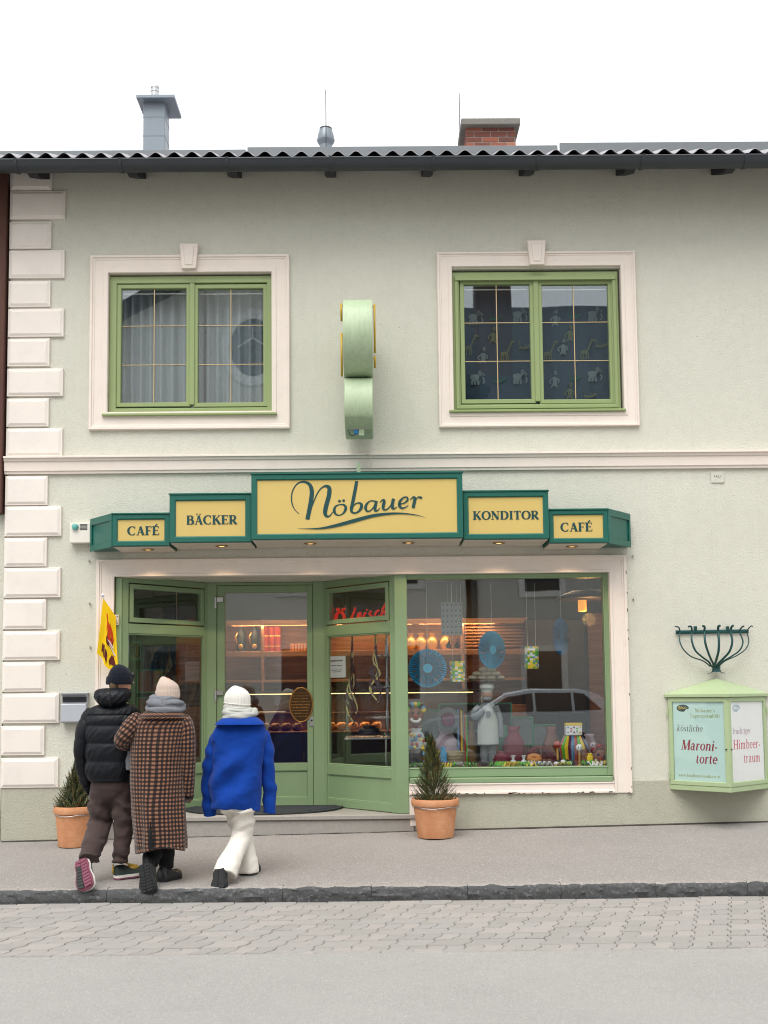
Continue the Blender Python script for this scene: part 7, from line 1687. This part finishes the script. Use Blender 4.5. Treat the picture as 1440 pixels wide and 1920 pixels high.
# ---------------------------------------------------------------- person two: checked long coat
f2 = Fig('person', 'person in long brown checked coat and beige beanie linking arms in the middle', 300, -2.14); f2.face = Vector((.35, .94, 0)).normalized()
f2.body((311, 1293, 0), 19, (308, 1322, 0, 11), (302, 1365, 0, 30), (300, 1470, 0, 32),
        [[(264, 1352, 0, 13), (238, 1384, .02, 10), (244, 1394, .14, 8), (250, 1392, .22, 6)], [(342, 1358, 0, 10), (351, 1400, -.02, 8), (352, 1435, -.01, 7), (351, 1450, .0, 6)]],
        [[(288, 1470, 0, 18), (292, 1560, .05, 12), (284, 1612, -.05, 6)], [(313, 1470, 0, 18), (313, 1560, .04, 12), (312, 1620, .06, 6)]], 'skin')
b = MB(); f2.limb(b, [(292, 1530, .05, 22), (291, 1570, .05, 20), (286, 1600, -.03, 17), (281, 1622, -.10, 14)], n=20); f2.limb(b, [(313, 1530, .03, 20), (313, 1575, .05, 17), (312, 1605, .06, 15), (311, 1628, .06, 13)], n=20)
me = remesh(b, .01, 'trousers', 3); displace(me, lambda p, n: .008*fbm((p.x, p.y, p.z*2), 9)); finish(me, 'black_cloth', f2.e, 'trousers', f2.loc)
coat = empty('coat', (0, 0, 0), parent=f2.e)
def drape(py, a, c):
    k = max(0, min(1, (py-1400)/150)); return 1+.055*k*math.sin(a*5+py*.010+1)+.030*k*math.sin(a*9+2+py*.01)+.03*fbm((a*1.2, py*.014, 6), 1.5)
b = MB(); f2.rows(b, [(1332, 284, 330, 0, .07), (1337, 268, 342, 0, .11), (1345, 254, 351, 0, .135), (1358, 248, 355, 0, .15), (1385, 247, 352, 0, .165), (1420, 246, 347, 0, .175), (1460, 247, 345, 0, .185), (1510, 250, 347, 0, .20), (1560, 255, 349, 0, .21), (1588, 258, 350, 0, .215), (1592, 260, 349, 0, .205)], k=10, n=90, ex=2.4, mod=drape, uv=True, cap=False)
# lift the hem into a walking swing
b.v = [(x, y, z+(.035*math.sin((x-f2.loc.x)*9+1.0)-.01 if z < f2.P(300, 1585).z else 0)) for x, y, z in b.v]
shift(b, f2.loc).build('coat_body', 'check_cloth', coat, smooth=True)
def slv(t, a, p): return 1+.05*fbm((a*1.6, t*9, 3), 1.6)+.02*math.sin(t*30+a*2)
b = MB(); f2.limb(b, [(262, 1347, 0, 15), (252, 1357, -.04, 17.5), (238, 1374, -.08, 16.5), (229, 1388, -.06, 15), (236, 1396, .06, 14.5), (248, 1394, .20, 13), (256, 1390, .30, 12)], k=10, n=44, mod=slv, uv=True); shift(b, f2.loc).build('sleeve', 'check_cloth', coat, smooth=True)
b = MB(); f2.limb(b, [(340, 1348, 0, 15), (346, 1362, -.02, 17), (351, 1392, -.03, 15.5), (352, 1430, -.02, 14.5), (351, 1465, .0, 13.8), (350.5, 1490, .02, 13.2), (350.5, 1493, .02, 12)], k=10, n=44, mod=slv, uv=True); shift(b, f2.loc).build('sleeve', 'check_cloth', coat, smooth=True)
b = MB()  # lapel collar and back seam details
f2.rows(b, [(1346, 262, 350, -.02, .155), (1342, 266, 347, -.02, .15), (1334, 272, 340, -.02, .125), (1329, 277, 336, -.01, .11)], k=5, n=60, ex=2.3, uv=True, cap=False); shift(b, f2.loc).build('collar', 'check_cloth', coat, smooth=True)
b = MB(); b.tube([f2.P(282, 1540, -.222), f2.P(282.5, 1565, -.232), f2.P(283, 1592, -.236)], [(.004, .003), (.012, .004), (.022, .004)], 6); shift(b, f2.loc).build('back_vent', 'black_cloth', coat)
def scarf(fig, loops, m, par, rad=1.0):
    e = empty('scarf', (0, 0, 0), parent=par)
    for (cx, cy, hw, hd, dz, r, ph) in loops:
        N = 60; pts = []; rs = []; c = fig.P(cx, cy, -.0)
        for i in range(N+1):
            a = 2*math.pi*i/N; pts.append(c+Vector((hw*fig.u*math.cos(a), hd*math.sin(a), dz*math.sin(a+ph)+.006*math.sin(a*3+ph)))); k = 1+.10*math.sin(a*3+ph)+.05*math.sin(a*5+2*ph); rs.append((r*k*rad, r*1.15*k*rad))
        b = MB(); b.tube(pts, rs, 14, cap=False)
        for j in range(len(b.v)): p = Vector(b.v[j]); q = .0045*math.sin(150*p.z+30*p.x*math.sin(ph)+4*fbm(p, 5))+.004*fbm(p, 18); b.v[j] = tuple(p+(p-c).normalized()*q)
        shift(b, fig.loc).build('wrap', m, e, smooth=True)
    return e
scarf(f2, [(310, 1328, 31, .125, .020, .030, 0), (309, 1320, 26, .11, -.020, .034, 2), (309, 1313, 22, .10, .014, .028, 4), (312, 1323, 29, .118, -.028, .022, 5.2)], 'grey_scarf', f2.e)
b = MB(); f2.limb(b, [(242, 1408, .0, 5.5, .35), (241, 1425, .0, 6, .35), (240.5, 1444, .0, 5.5, .35)], k=5, n=14); shift(b, f2.loc).build('scarf_end', 'grey_scarf', f2.e, smooth=True)
f2.beanie([(1309, 293, 336, 0, .10), (1306, 291.5, 337, 0, .108), (1296, 291.5, 336.5, 0, .108), (1295, 293, 336, 0, .103), (1286, 294.5, 334, 0, .097), (1278, 297.5, 326, 0, .075), (1271, 301, 313, 0, .035), (1268.5, 304, 309, 0, .010)], 'blush_knit', .018)
sh, d, n, sd, L = shoe(f2, f2.P(270, 1619, -.24), f2.P(277, 1677, -.31), Vector((.45, 1, .15)), .14, 'black_leather', 'boot_sole', 'boot_sole', boot=.05, shaft=f2.P(282, 1604, -.06), name='boot')
hp = Vector((ax(299, 1650, f2.Y), f2.Y, pave_z(ax(299, 1650, f2.Y), f2.Y)+.006)); shoe(f2, hp, hp+Vector((.12, .20, .005)), Vector((0, 0, 1)), .135, 'black_leather', 'boot_sole', 'boot_sole', boot=.05, shaft=f2.P(310, 1612, .06), name='boot', tread=False)

# ---------------------------------------------------------------- person three: blue wool jacket
f3 = Fig('person', 'person in bright blue wool jacket, white trousers and white beanie walking at the right', 450, -2.0); f3.face = Vector((.2, .98, 0)).normalized()
f3.body((446, 1312, 0), 19, (448, 1340, 0, 11), (448, 1385, 0, 30), (450, 1500, 0, 28),
        [[(416, 1378, .03, 9), (398, 1430, .04, 7.5), (392, 1470, .06, 6.5), (392, 1484, .065, 5)], [(480, 1374, .03, 9), (499, 1425, .04, 7.5), (504.5, 1465, .06, 6.5), (505, 1480, .065, 5)]],
        [[(455, 1500, 0, 16), (453, 1560, .05, 11), (426, 1628, -.20, 7)], [(440, 1500, .04, 16), (456, 1570, .14, 11), (465, 1626, .12, 7)]], 'skin')
b = MB()
f3.rows(b, [(1490, 410, 482, 0, .15), (1510, 411, 481, 0, .15), (1522, 416, 478, 0, .14)], n=30, k=4)
f3.limb(b, [(455, 1505, -.0, 22), (456, 1535, .02, 21), (454, 1560, .05, 19.5), (445, 1585, -.03, 18), (434, 1608, -.13, 19.5), (425, 1630, -.22, 21.5), (422, 1641, -.25, 21.5)], n=26)
f3.limb(b, [(434, 1505, .05, 19), (445, 1535, .12, 19), (455, 1565, .15, 18), (461, 1595, .13, 17), (465, 1618, .12, 19), (466, 1636, .12, 20)], n=26)
me = remesh(b, .009, 'trousers', 4)
def folds3(p, n):
    k = math.exp(-((p.z-.42)/.12)**2); return (.010*k+.0015)*math.sin(66*(p.z-.5*(p.x-f3.loc.x))+4*fbm(p, 4))+.005*fbm((p.x*1.6, p.y, p.z*.35), 7)
displace(me, folds3); finish(me, 'cream_denim', f3.e, 'trousers', f3.loc)
b = MB()
f3.rows(b, [(1350, 430, 470, 0, .07), (1354, 416, 484, 0, .10), (1362, 406, 493, 0, .13), (1378, 399, 497, 0, .15), (1410, 397, 495, 0, .165), (1450, 396, 491, 0, .17), (1490, 395, 488, 0, .172), (1513, 396, 487, 0, .17), (1519, 398, 485.5, 0, .165)], n=48, k=6, ex=2.4)
me = remesh(b, .0075, 'jacket', 3)
Lm = lambda p: (p.x-f3.loc.x)
def folds_b(p, n):
    x, z = Lm(p), p.z-f3.loc.z
    d = .034*math.sin(17*(z-.9-.8*x)+1.6*fbm(p, 2.0))*math.exp(-((x+.06)/.16)**2-((z-.82)/.26)**2)
    d += .007*math.sin(30*(z+.6*abs(x))+3*fbm(p, 3))*math.exp(-((abs(x)-.25)/.06)**2)
    d += .026*fbm((p.x, p.y, p.z*.6), 4.0, 2)+.005*fbm(p, 14, 2)
    return d
displace(me, folds_b); jo = None
hz_ = f3.P(440, 1500).z
for v in me.vertices:
    if v.co.z < hz_: v.co.z += (.020*math.sin(7.5*(v.co.x-f3.P(425, 1500).x)-1.2)*-1)*min(1, (hz_-v.co.z)/.05)
jo = finish(me, 'blue_wool', f3.e, 'jacket', f3.loc)
b = MB(); f3.limb(b, [(418, 1368, 0.050, 13), (410, 1382, 0.040, 15.5), (402, 1405, 0.030, 16), (395, 1440, 0.030, 14.5), (391.5, 1480, 0.050, 12.8), (391.5, 1512, 0.060, 12), (392.5, 1530, 0.070, 11.8)], n=30, k=8, mod=lambda t, a, p: 1+.05*fbm((a*1.3, t*5, 8), 1.5)+.03*math.sin(t*34+a*1.5)*math.exp(-((t-.35)/.2)**2)); mes = b.mesh('sleeve', 'blue_wool'); displace(mes, lambda p, n: .010*fbm(p, 7, 2)+.006*math.sin(40*(p.z+.5*p.x)+4*fbm(p, 3))); so = finish(mes, 'blue_wool', jo, 'sleeve', f3.loc)
b = MB(); f3.limb(b, [(480, 1364, 0.050, 13), (488, 1376, 0.040, 15.5), (496, 1402, 0.030, 16), (501, 1440, 0.040, 14), (505, 1480, 0.060, 12.6), (505.5, 1508, 0.070, 12), (505, 1524, 0.070, 11.8)], n=30, k=8, mod=lambda t, a, p: 1+.05*fbm((a*1.3, t*5, 8), 1.5)+.03*math.sin(t*34+a*1.5)*math.exp(-((t-.35)/.2)**2)); mes = b.mesh('sleeve', 'blue_wool'); displace(mes, lambda p, n: .010*fbm(p, 7, 2)+.006*math.sin(40*(p.z+.5*p.x)+4*fbm(p, 3))); so = finish(mes, 'blue_wool', jo, 'sleeve', f3.loc)
b = MB(); f3.rows(b, [(1358.5, 403.5, 497, -.03, .165), (1355, 406, 494, -.03, .16), (1349, 413, 487, -.025, .14), (1344.5, 421, 481, -.015, .11), (1346, 424, 478, -.01, .10)], k=6, n=60, ex=2.5, cap=False); shift(b, f3.loc).build('collar', 'blue_wool', f3.e, smooth=True)
for (px, dy) in ((392.5, 0), (505, 0)):
    pass
scarf(f3, [(450, 1341, 27, .12, .020, .030, 1.2), (448, 1335, 24, .11, -.016, .033, 3.0), (446, 1329, 20.5, .10, .012, .026, 5), (449, 1337, 25, .115, -.022, .02, .4)], 'white_scarf', f3.e)
f3.beanie([(1328, 425, 466, 0, .098), (1325, 422.5, 468.5, 0, .108), (1314, 421, 469, 0, .112), (1306, 421.5, 468.5, 0, .110), (1298, 425, 465, 0, .098), (1291, 431, 457, 0, .07), (1287, 436, 447, 0, .034), (1285.5, 439, 443, 0, .012)], 'white_knit', .026)
b = MB(); pts = [f3.P(445+25.2*math.cos(a), 1319-2.5*math.cos(a+2.4)+4.5*math.sin(a)*0, -.118*math.sin(a)) for a in [math.pi*k/16 for k in range(17)]]; b.tube(pts, .005, 6); shift(b, f3.loc).build('beanie_fold', 'white_knit', f3.e, smooth=True)
shoe(f3, f3.P(411, 1629, -.32), f3.P(409, 1669, -.40), Vector((.3, 1, .2)), .125, 'black_leather', 'boot_sole', 'boot_sole')
hp = Vector((ax(456, 1640, f3.Y+.1), f3.Y+.08, pave_z(ax(456, 1640, f3.Y), f3.Y+.08)+.006)); shoe(f3, hp, hp+Vector((.09, .21, .005)), Vector((0, 0, 1)), .12, 'black_leather', 'boot_sole', 'boot_sole', tread=False)
# ================================================================== ACROSS THE STREET (seen in the glass)
OY = -18.3
tag(MB().box(-30, 30, OY, -14.4, -.45, -.14).build('far_pavement', 'pavement_asphalt'), kind='structure')
stucco('far_cream', srgb(226, 222, 212)); stucco('far_grey', srgb(206, 203, 196)); mat('dark_tile', srgb(62, 64, 70), .7, var=.15, vs=10, bump=.4, bs=20, aniso=(1, 1, 4)); mat('far_white', srgb(226, 224, 218), .6); mat('far_pane', srgb(40, 48, 54), .12, var=.1, spec=.6); mat('brick_red', srgb(84, 64, 58), .9, var=.2)
ha = empty('gabled_house', (-3.6, OY, -.2)); tag(ha, 'tall cream gabled house with round attic window across the street, seen only reflected', 'house'); OA = Vector(ha.location)
def oa(b, name, m, e, O_, bev=0): b.v = [tuple(Vector(p)-O_) for p in b.v]; return b.build(name, m, e, bev=bev)
gx, gz_, ez, hwid = -3.6, 13.0, 9.7, 6.0
oa(MB().prism([(gx-hwid, -.2), (gx+hwid, -.2), (gx+hwid, ez), (gx, gz_), (gx-hwid, ez)], OY-6, OY), 'wall', 'far_cream', ha, OA)
for s in (-1, 1):
    b = MB(); P = [(gx, gz_+.02), (gx+s*(hwid+.7), ez-.40), (gx+s*(hwid+.7), ez-.15), (gx, gz_+.30)]; b.prism(P, OY-6.4, OY+.7); oa(b, 'roof_slope', 'dark_tile', ha, OA)
b = MB(); oval(b, gx+.45, 10.6, .86, 1.05, OY-.1, OY+.06, 36); oa(b, 'round_surround', 'far_white', ha, OA); b = MB(); oval(b, gx+.45, 10.6, .60, .78, OY-.1, OY+.075, 36); oa(b, 'round_pane', 'far_pane', ha, OA)
for (a_, c_) in (((-.40, .0), (.0, .25)), ((.0, .25), (.4, .0)), ((0, .25), (0, .55))): oa(MB().tube([(gx+.45+a_[0], OY+.085, 10.6+a_[1]), (gx+.45+c_[0], OY+.085, 10.6+c_[1])], .02, 6), 'glazing_bar', 'far_white', ha, OA)
for z in (1.2, 4.2, 7.0):
    for dx in (-4.2, -1.5, 1.5, 4.3):
        w = empty('window', (0, 0, 0), parent=ha); x = gx+dx
        b = MB(); b.box(x-.62, x+.62, OY-.05, OY+.05, z-.1, z+1.6); oa(b, 'surround', 'far_white', w, OA); b = MB(); b.box(x-.46, x+.46, OY-.05, OY+.06, z+.05, z+1.45); oa(b, 'pane', 'far_pane', w, OA)
hbx = empty('tiled_house', (8.0, OY, -.2)); tag(hbx, 'grey house with steep dark tiled roof across the street, seen only reflected', 'house'); OB = Vector(hbx.location)
oa(MB().box(2.7, 14, OY-8, OY, -.2, 6.6), 'wall', 'far_grey', hbx, OB)
b = MB(); b.add([(2.5, OY+.5, 6.4), (14.2, OY+.5, 6.4), (14.2, OY-4, 13), (2.5, OY-4, 13), (2.5, OY-8.5, 6.4), (14.2, OY-8.5, 6.4)], [(0, 1, 2, 3), (3, 2, 5, 4), (0, 3, 4), (1, 5, 2), (0, 4, 5, 1)]); oa(recalc(b.build('t', 'dark_tile')) and b, 'roof', 'dark_tile', hbx, OB); bpy.data.objects.remove(bpy.data.objects['t'])
oa(MB().box(3.0, 4.0, OY-3, OY-2.2, 9, 13.3), 'chimney', 'brick_red', hbx, OB)
oa(MB().tube([(2.62, OY+.08, -.2), (2.62, OY+.08, 6.4)], .09, 10), 'downpipe', 'gutter_metal', hbx, OB)
for z in (1.0, 4.0):
    for x in (4.4, 7.0, 9.6, 12.2):
        w = empty('window', (0, 0, 0), parent=hbx); b = MB(); b.box(x-.62, x+.62, OY-.05, OY+.05, z-.1, z+1.6); oa(b, 'surround', 'far_white', w, OB); b = MB(); b.box(x-.46, x+.46, OY-.05, OY+.06, z+.05, z+1.45); oa(b, 'pane', 'far_pane', w, OB)
# parked car
mat('car_silver', srgb(204, 208, 212), .25, metal=.2, var=.03); mat('car_glass', srgb(18, 22, 26), .06, var=.05); mat('tyre', srgb(24, 24, 25), .85); mat('lamp_clear', srgb(220, 222, 226), .1); mat('lamp_red', srgb(150, 20, 18), .2)
CX, CYc, CZc = 3.2, -15.3, -.14
car = empty('parked_car', (CX, CYc, CZc)); tag(car, 'silver estate car parked across the street, seen only as a reflection', 'car')
prof_low = [(-2.25, .35), (-2.3, .6), (-2.2, .82), (-1.9, .95), (-1.0, 1.04), (-.9, 1.06), (2.1, 1.08), (2.25, 1.0), (2.32, .6), (2.28, .35)]
b = MB(); n = len(prof_low); ring_ = []
for (yy, k) in ((-.90, .96), (-.86, 1.0), (0, 1.0), (.86, 1.0), (.90, .96)): ring_ += [(x*(.985 if k < 1 else 1), yy, .62+(z-.62)*k) for x, z in prof_low]
fs = [(j*n+i, j*n+(i+1) % n, (j+1)*n+(i+1) % n, (j+1)*n+i) for j in range(4) for i in range(n)]+[tuple(range(n))[::-1], tuple(4*n+i for i in range(n))]
recalc(b.add(ring_, fs).build('body', 'car_silver', car, smooth=35))
gh = [(-1.0, 1.04), (-.25, 1.52), (.3, 1.62), (1.4, 1.62), (1.9, 1.5), (2.2, 1.06)]
b = MB(); n = len(gh); vs = []
for (yy, k) in ((-1, 1), (1, 1)): vs += [(x, yy*(.84-.14*(z-1.04)/.58), z) for x, z in gh]
b.add(vs, [tuple(range(n)), tuple(range(2*n-1, n-1, -1))]+[(i, i+n, (i+1) % n+n, (i+1) % n) for i in range(n)]); recalc(b.build('cabin', 'car_silver', car, bev=.03, smooth=35))
def side(pts, m, nm, k):
    for s in (-1, 1):
        b = MB(); b.add([(x, s*(.852-.14*(z-1.04)/.58), z) for x, z in pts], [tuple(range(len(pts)))]); b.build(nm, m, car)
side([(-.72, 1.10), (-.2, 1.44), (.38, 1.52), (.40, 1.10)], 'car_glass', 'side_window', 0); side([(.46, 1.10), (.44, 1.525), (1.25, 1.53), (1.28, 1.10)], 'car_glass', 'side_window', 0); side([(1.34, 1.10), (1.31, 1.53), (1.55, 1.50), (1.95, 1.12)], 'car_glass', 'side_window', 0)
b = MB(); b.add([(-.96, -.72, 1.09), (-.96, .72, 1.09), (-.29, .66, 1.515), (-.29, -.66, 1.515)], [(0, 1, 2, 3)]); b.build('windscreen', 'car_glass', car)
for s in (-1, 1):
    for x in (-1.45, 1.4):
        w = empty('wheel', (x, s*.80, .33), parent=car); b = MB(); prf = [(.20, -.1), (.31, -.11), (.335, -.08), (.335, .08), (.31, .11), (.20, .1)]; m = 28
        b.add([(r*math.cos(2*math.pi*k/m), h, r*math.sin(2*math.pi*k/m)) for r, h in prf for k in range(m)], [(i*m+k, i*m+(k+1) % m, ((i+1) % 6)*m+(k+1) % m, ((i+1) % 6)*m+k) for i in range(6) for k in range(m)]); recalc(b.build('tyre', 'tyre', w, smooth=40))
        b = MB(); oval(b, 0, 0, .21, .21, s*.07-.01, s*.07+.01, 24); b.build('rim', 'silver', w)
    MB().ball((-.62, s*.98, 1.12), .09, .08, .07).build('mirror', 'car_silver', car, smooth=True)
    MB().ball((-2.12, s*.68, .78), .12, .16, .08).build('headlight', 'lamp_clear', car, smooth=True); MB().box(2.2, 2.33, s*.7-.14, s*.7+.14, .8, .95).build('tail_light', 'lamp_red', car, bev=.02)
    for x in (.15, 1.0): MB().box(x, x+.2, s*.905-.01, s*.905+.01, .96, .985).build('door_handle', 'car_silver', car, bev=.005)
